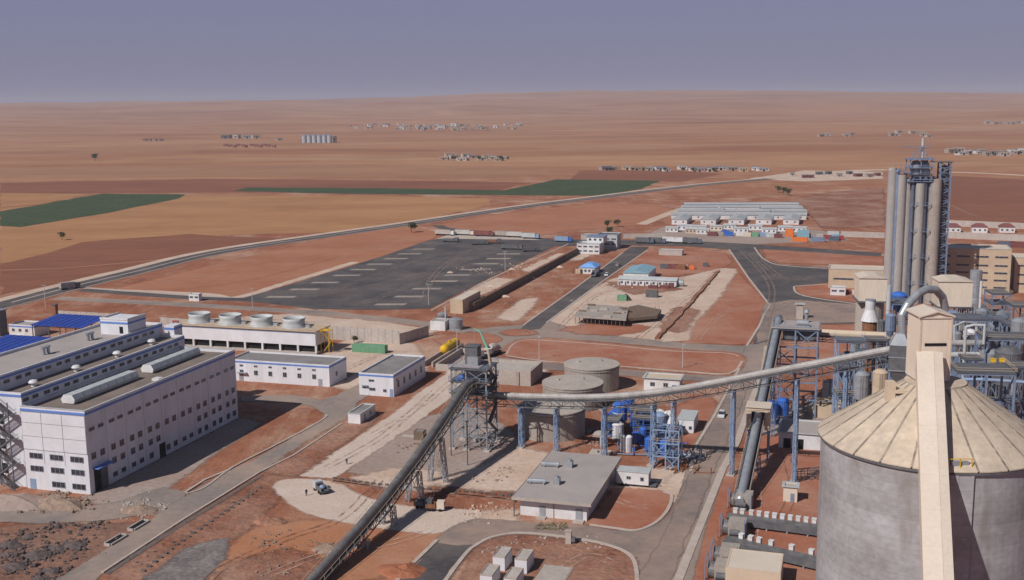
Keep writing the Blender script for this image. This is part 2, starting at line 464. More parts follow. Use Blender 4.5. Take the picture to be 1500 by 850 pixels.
SOFT = {}
def soft(m):
    """the same ground material, thinning out raggedly where its sheet's edge attribute falls to 0"""
    if m.name in SOFT: return SOFT[m.name]
    c = m.copy(); c.name = m.name + "_ragged"; nt = c.node_tree; N, Lk = nt.nodes, nt.links
    b = N["Principled BSDF"]; out = [n for n in N if n.type == 'OUTPUT_MATERIAL'][0]
    at = N.new("ShaderNodeAttribute"); at.attribute_name = "edge"
    g = N.new("ShaderNodeNewGeometry")
    n = N.new("ShaderNodeTexNoise"); n.inputs["Scale"].default_value = 0.45; n.inputs["Detail"].default_value = 9; n.inputs["Roughness"].default_value = 0.75
    Lk.new(g.outputs["Position"], n.inputs["Vector"])
    a = N.new("ShaderNodeMath"); a.operation = 'MULTIPLY_ADD'; a.inputs[1].default_value = 1.5
    Lk.new(n.outputs[0], a.inputs[0]); Lk.new(at.outputs["Fac"], a.inputs[2])
    mr = N.new("ShaderNodeMapRange"); mr.inputs[1].default_value = 0.95; mr.inputs[2].default_value = 1.40
    Lk.new(a.outputs[0], mr.inputs[0])
    tr = N.new("ShaderNodeBsdfTransparent"); mx = N.new("ShaderNodeMixShader")
    Lk.new(mr.outputs[0], mx.inputs[0]); Lk.new(tr.outputs[0], mx.inputs[1]); Lk.new(b.outputs[0], mx.inputs[2])
    Lk.new(mx.outputs[0], out.inputs["Surface"])
    SOFT[m.name] = c
    return c

SHEETS = [0]
FEATHER = dict(asphalt=0.7, asphaltworn=1.2, road=1.1, gravel=1.6, palesoil=4.0, orangesoil=5.0, lawn=2.5, greysoil=3.5, turned=3.5, darksoil=3.0, greydark=2.5, crop=0, gold=0, plough=0, tanfield=0, kerb=1.0)
def sheet(name, px, z, m, step=3.0, jit=0.0, fn=G, feather=None):
    """a thin ground sheet: outline traced on the ground, its rim fraying into the soil around it"""
    from mathutils.geometry import tessellate_polygon
    pts = densify([fn(*p) for p in px], step, jit)
    q = [pts[0]]
    for p in pts[1:]:
        if (p - q[-1]).length > 0.05: q.append(p)
    pts = q
    n = len(pts); SHEETS[0] += 1; z += SHEETS[0] * 0.0006
    area = sum(pts[i].x * pts[(i + 1) % n].y - pts[(i + 1) % n].x * pts[i].y for i in range(n))
    if area < 0: pts.reverse()
    fe = FEATHER.get(m, 0) if feather is None else feather
    v3 = [Vector((p.x, p.y, z)) for p in pts]
    fs = [tuple(t) for t in tessellate_polygon([v3])]
    vs = list(v3); edge = [1.0] * n
    if fe:
        for i in range(n):
            d0 = (pts[i] - pts[i - 1]).normalized(); d1 = (pts[(i + 1) % n] - pts[i]).normalized()
            d = d0 + d1
            d = d.normalized() if d.length > 1e-3 else d0
            vs.append(Vector((pts[i].x + d.y * fe, pts[i].y - d.x * fe, z))); edge.append(0.0)
        fs += [(i, n + i, n + (i + 1) % n, (i + 1) % n) for i in range(n)]
    me = bpy.data.meshes.new(name); me.from_pydata([tuple(v) for v in vs], [], fs)
    mm = M[m] if isinstance(m, str) else m
    me.materials.append(soft(mm) if fe else mm)
    if fe:
        at = me.attributes.new("edge", 'FLOAT', 'POINT')
        for i, e in enumerate(edge): at.data[i].value = e
    o = put(name, me); o["kind"] = "structure"; return o

def track(px, m='turned', gauge=1.9, w=0.7, z=0.2, jit=0.5):
    """a pair of wheel ruts pressed into the ground"""
    pts = densify([G(*p) for p in curve(px)], 3.0, jit, closed=False)
    SHEETS[0] += 1; z += SHEETS[0] * 0.0006
    vs, fs, ed = [], [], []
    for sg in (-1, 1):
        b0 = len(vs)
        for i, p in enumerate(pts):
            d = (pts[min(len(pts) - 1, i + 1)] - pts[max(0, i - 1)]).normalized(); nn = Vector((-d.y, d.x)); c = p + nn * sg * gauge / 2
            for k, e in ((-1, 0.0), (0, .45), (1, 0.0)):
                q = c + nn * k * w; vs.append((q.x, q.y, z)); ed.append(e if 0 < i < len(pts) - 1 else 0)
        for i in range(len(pts) - 1):
            for k in (0, 1): fs.append((b0 + 3 * i + k, b0 + 3 * i + 3 + k, b0 + 3 * i + 4 + k, b0 + 3 * i + 1 + k))
    me = bpy.data.meshes.new("wheel_rut"); me.from_pydata(vs, [], fs); me.materials.append(soft(M[m]))
    at = me.attributes.new("edge", 'FLOAT', 'POINT')
    for i, e in enumerate(ed): at.data[i].value = e
    fixn(me)
    o = put("wheel_rut", me); o["kind"] = "structure"; return o

def ribbon(name, px, width, z0, z1, m, side=0.0, jit=0.0, world_pts=None, step=4.0):
    """a strip of real width along a line on the ground (kerbs, verges, walls)"""
    pts = world_pts or [G(*p) for p in px]
    pts = densify(pts, step, jit, closed=False)
    mb = MB(); L_, R_ = [], []
    for i, p in enumerate(pts):
        a, b = pts[max(0, i - 1)], pts[min(len(pts) - 1, i + 1)]
        d = (b - a).normalized(); nrm = Vector((-d.y, d.x))
        L_.append(p + nrm * width * (0.5 + side)); R_.append(p - nrm * width * (0.5 - side))
    vs = []
    for l, r in zip(L_, R_): vs += [(l.x, l.y, z0), (l.x, l.y, z1), (r.x, r.y, z1), (r.x, r.y, z0)]
    fs = []
    for i in range(len(pts) - 1):
        a, b = 4 * i, 4 * i + 4
        fs += [(a, b, b + 1, a + 1), (a + 1, b + 1, b + 2, a + 2), (a + 2, b + 2, b + 3, a + 3)]
    fs += [(0, 1, 2, 3), tuple(4 * (len(pts) - 1) + k for k in (3, 2, 1, 0))]
    mb.add(vs, fs)
    o = put(name, fixn(mb.mesh(name, M[m] if isinstance(m, str) else m)))
    return o

def struct(o): o["kind"] = "structure"; return o

M.update(
    asphalt=mat("asphalt", (0.055, 0.052, 0.058), (0.092, 0.084, 0.086), 0.06, 0.95, fine=0.14, fscale=0.8, detail=10, dust=0.5, dcol=(0.22, 0.175, 0.155), dscale=0.045),
    asphaltworn=mat("dusty_asphalt", (0.17, 0.145, 0.14), (0.27, 0.20, 0.17), 0.10, 0.95, fine=0.10, fscale=0.7, detail=9, dust=0.5),
    road=mat("dusty_concrete_road", (0.21, 0.18, 0.168), (0.29, 0.23, 0.20), 0.08, 0.95, fine=0.10, fscale=0.7, detail=9, dust=0.45),
    gravel=mat("pale_gravel", (0.60, 0.49, 0.425), (0.53, 0.415, 0.35), 0.12, 1.0, fine=0.10, fscale=1.2, bump=0.06, bscale=2.0, dust=0.2),
    palesoil=mat("pale_crushed_stone", (0.60, 0.47, 0.39), (0.50, 0.355, 0.27), 0.07, 1.0, fine=0.12, fscale=0.8, detail=9, bump=0.1, bscale=0.9),
    orangesoil=mat("orange_sand", (0.42, 0.185, 0.095), (0.36, 0.145, 0.075), 0.06, 1.0, fine=0.1, fscale=1.0, bump=0.1, bscale=0.8, dust=0.35),
    lawn=mat("raked_red_soil", (0.355, 0.130, 0.076), (0.31, 0.108, 0.062), 0.06, 1.0, fine=0.1, fscale=1.2, bump=0.08, bscale=1.5, detail=8, dust=0.45),
    greysoil=mat("grey_dusty_yard", (0.36, 0.29, 0.26), (0.27, 0.20, 0.175), 0.07, 1.0, fine=0.14, fscale=0.8, detail=9, bump=0.1, bscale=0.8, dust=0.35),
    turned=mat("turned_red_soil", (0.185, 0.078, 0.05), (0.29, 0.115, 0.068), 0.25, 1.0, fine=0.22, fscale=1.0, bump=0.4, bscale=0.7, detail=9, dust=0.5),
    darksoil=mat("dark_spoil_soil", (0.16, 0.085, 0.062), (0.26, 0.125, 0.085), 0.15, 1.0, fine=0.25, fscale=1.0, bump=0.3, bscale=0.8, detail=10, dust=0.2),
    greydark=mat("grey_debris_ground", (0.25, 0.215, 0.205), (0.13, 0.11, 0.11), 0.25, 1.0, fine=0.25, fscale=1.2, detail=10, bump=0.2, bscale=1.0),
    kerb=mat("kerb_stone", (0.50, 0.43, 0.385), (0.42, 0.34, 0.29), 0.4, 0.95, fine=0.1),
    pad=mat("pale_parking_pad", (0.34, 0.305, 0.27), (0.24, 0.21, 0.19), 0.4, 0.95, fine=0.12, dust=0.3),
    crop=mat("green_crop", (0.038, 0.062, 0.028), (0.055, 0.080, 0.035), 0.03, 1.0, stretch=(1, 1, 1), fine=0.3, fscale=0.22, detail=8),
    gold=mat("golden_stubble", (0.42, 0.218, 0.100), (0.335, 0.158, 0.073), 0.02, 1.0, stretch=(0.35, 1, 1), fine=0.14, fscale=0.16, detail=8),
    plough=mat("ploughed_red_field", (0.20, 0.076, 0.044), (0.26, 0.102, 0.058), 0.015, 1.0, stretch=(0.3, 1, 1), fine=0.12, fscale=0.16, detail=8),
    tanfield=mat("tan_field", (0.36, 0.185, 0.10), (0.30, 0.145, 0.082), 0.012, 1.0, stretch=(0.3, 1, 1), fine=0.1, fscale=0.1, detail=8),
)

# ---- fields beyond the highway
sheet("field", [(0, 338), (0, 386), (330, 345), (500, 340), (640, 318), (720, 300), (715, 291), (560, 287), (280, 286), (0, 305)], 0.05, 'gold', 20, 6)
sheet("field", [(0, 432), (0, 388), (120, 355), (280, 343), (420, 349), (180, 394), (90, 415)], 0.08, 'plough', 20, 6)
sheet("field", [(0, 284), (0, 300), (130, 283), (340, 282), (560, 284), (700, 284), (780, 268), (700, 266), (300, 262), (0, 268)], 0.05, 'plough', 30, 8)
sheet("crop_field", [(0, 331), (0, 310), (150, 284), (272, 285), (262, 291), (160, 312), (30, 333)], 0.11, 'crop', 20, 3)
sheet("crop_field", [(340, 280), (362, 275), (560, 276), (740, 279), (815, 263), (968, 265), (940, 277), (880, 287), (730, 286), (500, 284)], 0.11, 'crop', 20, 3)
sheet("field", [(0, 283), (0, 304), (60, 299), (132, 284)], 0.09, 'gold', 20, 3)
sheet("field", [(0, 247), (0, 262), (320, 258), (680, 262), (820, 254), (780, 244), (420, 241), (150, 244)], 0.05, 'tanfield', 40, 10)
sheet("field", [(835, 263), (1000, 266), (1060, 255), (960, 248), (850, 250)], 0.07, 'plough', 30, 6)
sheet("field", [(1335, 257), (1400, 259), (1550, 267), (1900, 285), (1900, 350), (1600, 338), (1385, 328), (1330, 324)], 0.05, 'plough', 30, 8, feather=10)

M['smoothsoil'] = mat("smooth_orange_soil", (0.385, 0.158, 0.085), (0.335, 0.130, 0.070), 0.02, 1.0, stretch=(.5, 1, 1), fine=0.1, fscale=0.3, detail=9, dust=0.18)
FEATHER['smoothsoil'] = 3.0
sheet("bare_field", [(165, 425), (330, 385), (500, 345), (600, 331), (640, 342), (628, 351), (560, 375), (480, 399), (420, 417), (345, 436)], 0.04, 'smoothsoil', 8, 1.0)
sheet("bare_field", [(705, 340), (640, 330), (760, 310), (880, 297), (960, 300), (985, 308), (940, 328), (900, 332), (830, 338), (790, 345)], 0.04, 'smoothsoil', 8, 2.0)
# ---- highway and its pale verge
HW = curve([(-60, 461), (0, 448), (100, 422), (200, 398), (320, 369.5), (500, 342.5), (605, 327.5), (700, 313), (780, 301.5), (880, 289), (960, 279), (1040, 270), (1130, 262)])
hw = [G(*p) for p in HW]
for nm, side, w, z, m in (("highway", 0.0, 13.0, 0.16, 'asphalt'), ("road_verge", 1.02, 8.5, 0.13, 'palesoil'), ("road_verge", -1.1, 5.0, 0.13, 'greysoil')):
    struct(ribbon(nm, None, w, 0.0, z, m, side, world_pts=[p.copy() for p in hw], step=25, jit=0.4))
struct(ribbon("road_median", None, 1.2, 0.0, 0.22, 'kerb', 0, world_pts=[p.copy() for p in hw[6:]], step=25))
struct(ribbon("service_road", curve([(118, 425), (200, 431), (290, 437), (380, 441), (472, 452)]), 7.0, 0.0, 0.14, 'asphalt', 0, 0.3))
struct(ribbon("road_verge", curve([(118, 421.5), (200, 427), (290, 433.5), (348, 437)]), 3.0, 0.0, 0.10, 'kerb', 0, 0.4))
struct(ribbon("back_road", curve([(82, 437), (200, 443), (330, 450), (480, 460), (600, 472), (690, 486)]), 8.0, 0.0, 0.14, 'road', 0, 0.4))
struct(ribbon("access_road", curve([(640, 330.5), (660, 336), (720, 341), (800, 351)]), 8.0, 0.0, 0.10, 'asphalt', 0, 0.4))
struct(ribbon("dirt_track", curve([(0, 396), (90, 393), (200, 384), (290, 375)]), 3.0, 0.0, 0.12, 'tanfield', 0, 0.8, step=20))
# far roads
struct(ribbon("dirt_road", curve([(1130, 262), (1190, 254), (1260, 250), (1300, 249)]), 22.0, 0.0, 0.18, 'palesoil', 0, 2, step=20))
struct(ribbon("dirt_road", curve([(1380, 252), (1440, 254), (1520, 258)]), 12.0, 0.0, 0.12, 'palesoil', 0, 1, step=20))
struct(ribbon("dirt_road", curve([(940, 329), (985, 311), (1010, 303)]), 8.0, 0.0, 0.12, 'palesoil', 0, 1, step=10))
sheet("pale_yard", [(1100, 262), (1180, 250), (1290, 252), (1290, 262), (1180, 266)], 0.07, 'palesoil', 15, 4)
sheet("pale_yard", [(940, 349), (975, 333), (1200, 338), (1240, 352), (1100, 358)], 0.05, 'greysoil', 8, 1.5)

# ---- truck park
sheet("truck_park", [(348, 440), (420, 419), (480, 400.5), (560, 376), (628, 352.5), (645, 350), (792, 352), (830, 354), (812, 361), (720, 405), (628, 452), (560, 454), (470, 453)], 0.10, 'asphalt', 6, 0.5)
for x0, y0 in ((620, 365), (600, 372), (580, 379), (556, 387), (532, 395), (508, 403.5), (476, 414), (446, 424), (412, 435),
               (745, 372), (730, 379), (712, 386.5), (692, 395), (670, 403), (650, 412), (625, 423), (600, 434.5), (572, 446)):
    a = G(x0, y0, 0.14); w = UX * 6.4 + UY * 1.6; t = UY * 2.3
    mb = MB().add([a - w - t, a + w - t, a + w + t, a - w + t], [(0, 1, 2, 3)])
    struct(put("parking_pad", mb.mesh("parking_pad", M['pad'])))
struct(ribbon("kerb", [(832, 358), (720, 408), (632, 455)], 0.9, 0.0, 0.16, 'kerb'))
struct(ribbon("dirt_verge", curve([(160, 425), (300, 431), (345, 436), (420, 415), (520, 384)]), 5.0, 0.0, 0.06, 'palesoil', 0, 2.0))
sheet("pale_yard", [(640, 350), (660, 344), (790, 350), (800, 352)], 0.08, 'kerb', 6, 0.6)

# ---- roads of the plant
sheet("road", [(769, 478), (840, 426), (912, 372), (925, 362), (950, 362), (946, 366), (880, 412), (799, 472), (790, 482), (760, 486)], 0.09, 'asphalt', 5, 0.3)
struct(ribbon("kerb", [(768, 476), (840, 424.5), (912, 371)], 0.8, 0.0, 0.2, 'kerb'))
struct(ribbon("kerb", [(801, 473), (882, 413), (949, 366.5)], 0.8, 0.0, 0.2, 'kerb'))
sheet("road", [(795, 351), (900, 351.5), (1000, 353), (1100, 358), (1290, 371), (1290, 376), (1120, 366), (1106, 364), (1070, 366), (1010, 361), (905, 359), (812, 361)], 0.08, 'asphalt', 8, 0.5)
sheet("plaza", [(1068, 364), (1108, 363), (1120, 381), (1144, 388), (1212, 393), (1212, 414), (1163, 420), (1178, 434), (1257, 445), (1262, 474), (1160, 476), (1122, 500), (1104, 505), (1112, 478), (1127, 446), (1096, 405)], 0.11, 'asphalt', 6, 0.5)
sheet("plaza_wear", [(1122, 446), (1160, 440), (1257, 447), (1262, 472), (1165, 474), (1122, 498), (1108, 503), (1114, 480)], 0.15, 'asphaltworn', 6, 1.0)
struct(ribbon("kerb", [(1068, 366), (1096, 407), (1127, 447), (1111, 480), (1094, 507)], 0.9, 0.0, 0.24, 'kerb'))
struct(ribbon("kerb", curve([(1105, 363), (1112, 373), (1122, 382), (1144, 389), (1212, 394)]), 0.9, 0.0, 0.24, 'kerb'))
struct(ribbon("kerb", curve([(1212, 417), (1175, 419), (1163, 422), (1178, 434), (1257, 446)]), 0.9, 0.0, 0.24, 'kerb'))
sheet("island", [(1212, 418), (1176, 421), (1168, 424), (1180, 433), (1257, 444), (1257, 418)], 0.21, 'lawn', 5, 0.3)
# cross road between the islands, with the little roundabout
sheet("road", [(690, 486), (720, 480), (760, 477), (800, 470), (862, 489), (940, 497), (1000, 503), (1090, 508), (1122, 500), (1120, 535), (1083, 540), (1085, 520), (1000, 511), (900, 502), (800, 494), (765, 498), (745, 512), (712, 523), (685, 520), (725, 498), (715, 488)], 0.07, 'road', 4, 0.4)
sheet("roundabout", curve([(738, 487.5), (755, 484), (778, 486), (780, 490), (760, 492), (742, 490.5), (738, 487.5)]), 0.24, 'lawn', 3)
sheet("road", [(690, 520), (708, 523), (765, 528), (817, 535), (900, 541), (1000, 549), (1068, 552), (1066, 560), (1000, 557), (900, 549), (800, 541), (720, 531), (690, 530)], 0.08, 'asphaltworn', 5, 0.3)
sheet("lawn", curve([(740, 517), (752, 504), (775, 498), (820, 500), (900, 506), (980, 514), (1060, 517), (1082, 522), (1085, 532), (1068, 546), (1000, 543), (900, 536), (800, 529), (750, 523), (740, 517)]), 0.20, 'lawn', 4, 0.3)
struct(ribbon("kerb", curve([(742, 520), (752, 505), (775, 499), (820, 501), (900, 507), (980, 515), (1060, 518), (1083, 523)]), 0.6, 0.0, 0.26, 'kerb'))
struct(ribbon("kerb", curve([(742, 522), (800, 530), (900, 537), (1000, 544.5), (1068, 548), (1087, 530)]), 0.8, 0.0, 0.26, 'kerb'))
sheet("lawn", curve([(640, 499), (665, 492), (700, 489), (725, 494), (728, 500), (700, 508), (660, 508)]), 0.15, 'lawn', 3, 0.3)
# main road at the right
sheet("road", [(985, 870), (900, 870), (945, 812), (985, 770), (1006, 700), (1021, 650), (1045, 610), (1069, 567), (1083, 539), (1095, 507), (1122, 505), (1120, 535), (1109, 567), (1092, 604), (1080, 640), (1063, 682), (1030, 770), (1004, 870)], 0.12, 'road', 4, 0.3)
sheet("road_wear", [(935, 850), (970, 800), (1000, 735), (1025, 660), (1072, 572), (1090, 545), (1100, 545), (1080, 600), (1050, 672), (1005, 780), (978, 850)], 0.16, 'asphaltworn', 4, 1.2)
struct(ribbon("kerb", [(1083, 541), (1069, 568), (1045, 612), (1021, 651), (1012, 690)], 0.7, 0.0, 0.28, 'kerb'))
struct(ribbon("kerb", [(1123, 508), (1119, 540), (1098, 595), (1080, 648), (1058, 690), (1030, 760), (990, 860)], 1.6, 0.0, 0.26, 'kerb'))
sheet("soil_strip", [(1060, 684), (1075, 684), (1052, 760), (1022, 860), (995, 860), (1030, 762)], 0.10, 'lawn', 3, 0.5)
# bottom road and the curve past the flat roofed building
sheet("road", curve([(575, 868), (610, 826), (640, 794), (662, 776), (692, 764), (720, 763), (760, 767)], 4) + [(860, 773), (933, 780), (958, 770), (985, 752), (1010, 700), (1030, 760), (960, 860), (934, 860)] +
      curve([(932, 852), (926, 818), (888, 800), (821, 788), (760, 782), (722, 788), (699, 799), (681, 813), (640, 868)], 4), 0.13, 'asphaltworn', 4, 0.3)
sheet("asphalt_patch", [(583, 862), (614, 828), (640, 797), (668, 802), (690, 800), (664, 826), (634, 866)], 0.17, 'asphalt', 3, 0.4)
struct(ribbon("kerb", [(573, 862), (606, 826), (640, 793)], 0.8, 0.0, 0.35, 'kerb'))
struct(ribbon("kerb", curve([(645, 862), (681, 814), (699, 799), (722, 788), (760, 782), (821, 787), (888, 799), (926, 818), (934, 856)]), 0.8, 0.0, 0.3, 'kerb'))
struct(ribbon("kerb", curve([(864, 770), (900, 775), (933, 778), (960, 767), (978, 748), (984, 727), (972, 722)]), 0.7, 0.0, 0.3, 'kerb'))
sheet("lawn", [(866, 768), (900, 772), (932, 774), (955, 764), (972, 747), (977, 728), (960, 722), (905, 718), (890, 740)], 0.15, 'lawn', 3, 0.3)
sheet("lawn", curve([(690, 862), (700, 830), (716, 800), (760, 792), (820, 796), (884, 806), (914, 822), (922, 850), (922, 866)]) , 0.14, 'turned', 3, 0.6)
# left roads
R1 = [(60, 868), (85, 851), (155, 809), (191, 785), (222, 766), (243, 746), (262, 736), (300, 712), (336, 692), (372, 676), (415, 652), (455, 630), (476, 615), (478, 606), (462, 596), (430, 589), (355, 588), (355, 581), (430, 580), (470, 588), (495, 580), (532, 562), (560, 567), (520, 590), (517, 606), (500, 621), (460, 650), (420, 672), (380, 691), (320, 728), (267, 762), (200, 806), (150, 838), (118, 868)]
sheet("road", R1, 0.10, 'road', 3, 0.4)
sheet("road", [(-20, 752), (60, 748), (130, 744), (180, 735), (215, 722), (240, 716), (270, 722), (262, 738), (240, 750), (215, 752), (150, 762), (60, 766), (-20, 764)], 0.08, 'road', 3, 0.8)
sheet("apron", [(130, 728), (150, 724), (230, 680), (300, 645), (354, 615), (372, 622), (300, 668), (240, 712), (210, 730), (150, 736)], 0.06, 'greysoil', 3, 0.5)
struct(ribbon("kerb", [(150, 840), (267, 763), (380, 693), (430, 668), (500, 622)], 0.5, 0.0, 0.3, 'kerb'))
struct(ribbon("kerb", [(272, 722), (300, 704), (336, 689)], 0.6, 0.0, 0.3, 'kerb'))
struct(ribbon("kerb", curve([(478, 608), (476, 613), (450, 629), (400, 655), (340, 686), (300, 715), (274, 724)]), 0.5, 0.0, 0.28, 'kerb'))
# gravel strip and pale aprons
sheet("gravel_strip", [(443, 697), (470, 676), (520, 648), (575, 610), (620, 575), (655, 550), (668, 536), (700, 532), (712, 540), (690, 556), (650, 588), (600, 624), (540, 664), (486, 700)], 0.09, 'gravel', 3, 0.8)
sheet("pale_apron", curve([(404, 713), (422, 704), (486, 708), (515, 723), (551, 736), (611, 746), (681, 749), (700, 752), (691, 762), (644, 779), (603, 778), (525, 767), (448, 749), (404, 713)], 4), 0.07, 'gravel', 2.5, 0.9)
sheet("grey_yard", [(520, 690), (560, 650), (640, 610), (700, 600), (745, 640), (760, 690), (755, 715), (690, 712), (610, 704)], 0.04, 'greysoil', 3, 1.5)
sheet("pale_apron", [(690, 712), (640, 704), (700, 690), (765, 660), (800, 668), (770, 700), (752, 716)], 0.08, 'palesoil', 2.5, 1.0)
sheet("orange_soil", curve([(300, 850), (330, 805), (400, 775), (480, 770), (600, 782), (640, 790), (600, 812), (560, 835), (480, 850), (430, 862)]), 0.05, 'orangesoil', 3, 1.2)
sheet("spoil_ground", [(-20, 780), (60, 770), (150, 772), (205, 770), (180, 790), (140, 812), (70, 850), (-20, 870)], 0.05, 'darksoil', 3, 1.2)
sheet("turned_soil", [(170, 850), (280, 770), (400, 700), (430, 700), (390, 740), (320, 800), (250, 860)], 0.05, 'turned', 3, 1.2)
sheet("turned_soil", [(400, 690), (440, 662), (520, 612), (550, 610), (470, 668), (430, 696)], 0.12, 'turned', 3, 0.8)
sheet("grey_yard", [(210, 858), (280, 806), (330, 792), (322, 815), (280, 860)], 0.09, 'greydark', 3, 1.0)
# construction plots in the middle distance
sheet("pale_plot", [(805, 476), (840, 440), (905, 408), (980, 412), (1062, 394), (1074, 395), (1020, 450), (965, 500), (900, 496), (850, 488)], 0.05, 'palesoil', 4, 1.6)
sheet("pale_track", [(975, 500), (1000, 470), (1040, 425), (1060, 395), (1074, 395), (1050, 432), (1010, 474), (1000, 498)], 0.10, 'palesoil', 4, 1.0)
struct(ribbon("trench_bank", [(962, 498), (1005, 452), (1052, 398)], 1.6, 0.0, 0.8, 'turned', 0, 0.8))
sheet("red_plot", [(1003, 502), (1015, 476), (1052, 434), (1078, 400), (1122, 448), (1104, 480), (1090, 504)], 0.07, 'lawn', 4, 0.8)
sheet("red_plot", [(925, 384), (945, 367), (1060, 370), (1068, 385), (1050, 395), (980, 405)], 0.04, 'lawn', 5, 1.0)
sheet("lawn", [(1120, 366), (1290, 377), (1290, 390), (1145, 385), (1126, 378)], 0.10, 'lawn', 6, 0.6)
for pts in ([(700, 432), (690, 428), (730, 408), (745, 410)], [(770, 396), (800, 381), (812, 384), (785, 400)], [(735, 465), (770, 440), (785, 438), (750, 470)], [(820, 372), (860, 374), (845, 381), (805, 380)]):
    sheet("pale_patch", pts, 0.05, 'palesoil', 2.5, 1.8)
sheet("pale_yard", [(480, 512), (520, 498), (600, 505), (610, 520), (540, 545), (510, 545), (490, 532)], 0.04, 'palesoil', 3, 1.0)
sheet("pale_yard", [(702, 547), (740, 530), (800, 536), (790, 545), (720, 556)], 0.06, 'palesoil', 3, 0.8)
sheet("pale_yard", [(1100, 600), (1180, 600), (1290, 560), (1290, 640), (1180, 660), (1110, 640)], 0.04, 'greysoil', 4, 1.4)
sheet("red_plot", [(1110, 640), (1200, 640), (1200, 850), (1060, 870), (1085, 740)], 0.06, 'lawn', 4, 1.0)
sheet("red_plot", [(1190, 478), (1290, 478), (1300, 540), (1190, 540)], 0.05, 'lawn', 4, 1.0)
sheet("pale_yard", [(920, 716), (985, 712), (1010, 690), (1006, 725), (990, 735), (975, 722)], 0.08, 'palesoil', 3, 0.5)

# ---- wheel ruts across the bare soil
for pts, m in (([(560, 700), (500, 760), (420, 790), (330, 830), (300, 856)], 'turned'), ([(640, 775), (560, 800), (470, 815), (380, 850)], 'palesoil'), ([(330, 700), (300, 705), (262, 720)], 'palesoil'),
               ([(180, 425), (300, 405), (450, 380), (600, 352)], 'palesoil'), ([(240, 428), (360, 412), (500, 376)], 'turned'), ([(700, 470), (760, 430), (830, 385), (850, 375)], 'palesoil'), ([(715, 470), (790, 420), (850, 392)], 'turned'),
               ([(820, 480), (880, 430), (960, 425), (1010, 400)], 'turned'), ([(840, 485), (900, 450), (1000, 440), (1050, 396)], 'greysoil'), ([(930, 500), (980, 460), (1040, 420)], 'turned'), ([(1020, 500), (1060, 460), (1110, 450)], 'palesoil'),
               ([(760, 520), (850, 515), (960, 530), (1070, 535)], 'palesoil'), ([(1130, 372), (1200, 380), (1285, 384)], 'palesoil'), ([(940, 372), (1000, 376), (1060, 380)], 'palesoil'), ([(1090, 660), (1110, 720), (1100, 800)], 'palesoil'),
               ([(1150, 660), (1160, 720), (1140, 770)], 'turned'), ([(540, 640), (610, 600), (660, 560), (690, 535)], 'palesoil'), ([(470, 690), (560, 640), (640, 570)], 'greysoil'), ([(820, 840), (860, 815), (905, 830)], 'palesoil'),
               ([(650, 335), (760, 325), (900, 320), (960, 310)], 'palesoil'), ([(700, 345), (800, 330), (930, 335)], 'palesoil'), ([(880, 720), (920, 740), (955, 745)], 'palesoil'), 
               ([(500, 545), (560, 520), (620, 515)], 'turned'), ([(1200, 480), (1250, 500), (1290, 520)], 'palesoil'), ([(1390, 300), (1440, 320), (1500, 318)], 'palesoil'), ([(1060, 330), (1180, 300), (1290, 290)], 'palesoil')):
    track(pts, m, 2.2 if pts[0][1] < 420 else 1.8, .75 if pts[0][1] < 420 else .42)
for pts in ([(480, 430), (560, 400), (640, 375), (760, 360)], [(420, 440), (520, 425), (620, 400), (720, 372)], [(520, 450), (600, 420), (700, 385)], [(620, 440), (640, 400), (690, 365)], [(1100, 370), (1150, 410), (1200, 405)], [(1120, 460), (1180, 440), (1250, 460)], [(1085, 366), (1130, 420), (1120, 480)]):
    track(pts, 'greysoil', 2.4, .9)
for pts, m in (([(830, 484), (870, 476), (940, 480), (900, 490)], 'lawn'), ([(900, 414), (960, 420), (990, 424), (930, 430)], 'turned'), ([(980, 480), (1000, 452), (1012, 455), (990, 486)], 'turned')):
    sheet("dusty_patch", pts, 0.11, m, 3, 2.5, feather=6.0)
for pts, jj in (([(590, 395), (640, 384), (690, 378), (660, 396), (600, 408)], 3), ([(800, 700), (850, 690), (870, 720), (830, 735)], 1.5)): pass
for pts, m in (([(440, 640), (470, 622), (478, 630), (450, 650)], 'palesoil'), ([(530, 700), (600, 690), (640, 700), (600, 712)], 'palesoil'), ([(660, 770), (700, 755), (750, 752), (720, 770)], 'palesoil'),
               ([(290, 470), (420, 462), (560, 474), (630, 486), (560, 492), (400, 478)], 'palesoil'), ([(500, 565), (540, 545), (620, 540), (600, 552), (540, 572)], 'palesoil'), ([(1000, 600), (1030, 580), (1040, 600), (1010, 650), (990, 660)], 'lawn'),
               ([(880, 700), (940, 690), (1000, 695), (960, 712), (900, 712)], 'palesoil'), ([(350, 830), (420, 812), (470, 830), (420, 856), (340, 856)], 'turned'), ([(1180, 300), (1290, 296), (1290, 330), (1210, 335)], 'turned'),
               ([(1010, 330), (1200, 285), (1290, 275), (1290, 292), (1120, 320)], 'turned')):
    sheet("dusty_patch", pts, 0.03, m, 3, 2.0, feather=5.0)
# ---- the air: thin even haze round the camera and all the land, the sky outside it
def haze():
    mb = MB().box(-16500, 16500, -600, 17600, -8, 230)
    me = fixn(mb.mesh("haze", None))
    m = bpy.data.materials.new("haze_air"); m.use_nodes = True
    nt = m.node_tree; nt.nodes.clear()
    out = nt.nodes.new("ShaderNodeOutputMaterial"); v = nt.nodes.new("ShaderNodeVolumePrincipled")
    v.inputs["Color"].default_value = (0.92, 0.88, 1.0, 1)
    v.inputs["Density"].default_value = 0.000072
    v.inputs["Anisotropy"].default_value = 0.0
    nt.links.new(v.outputs[0], out.inputs["Volume"])
    me.materials.append(m)
    o = put("haze", me); o["kind"] = "stuff"
haze()

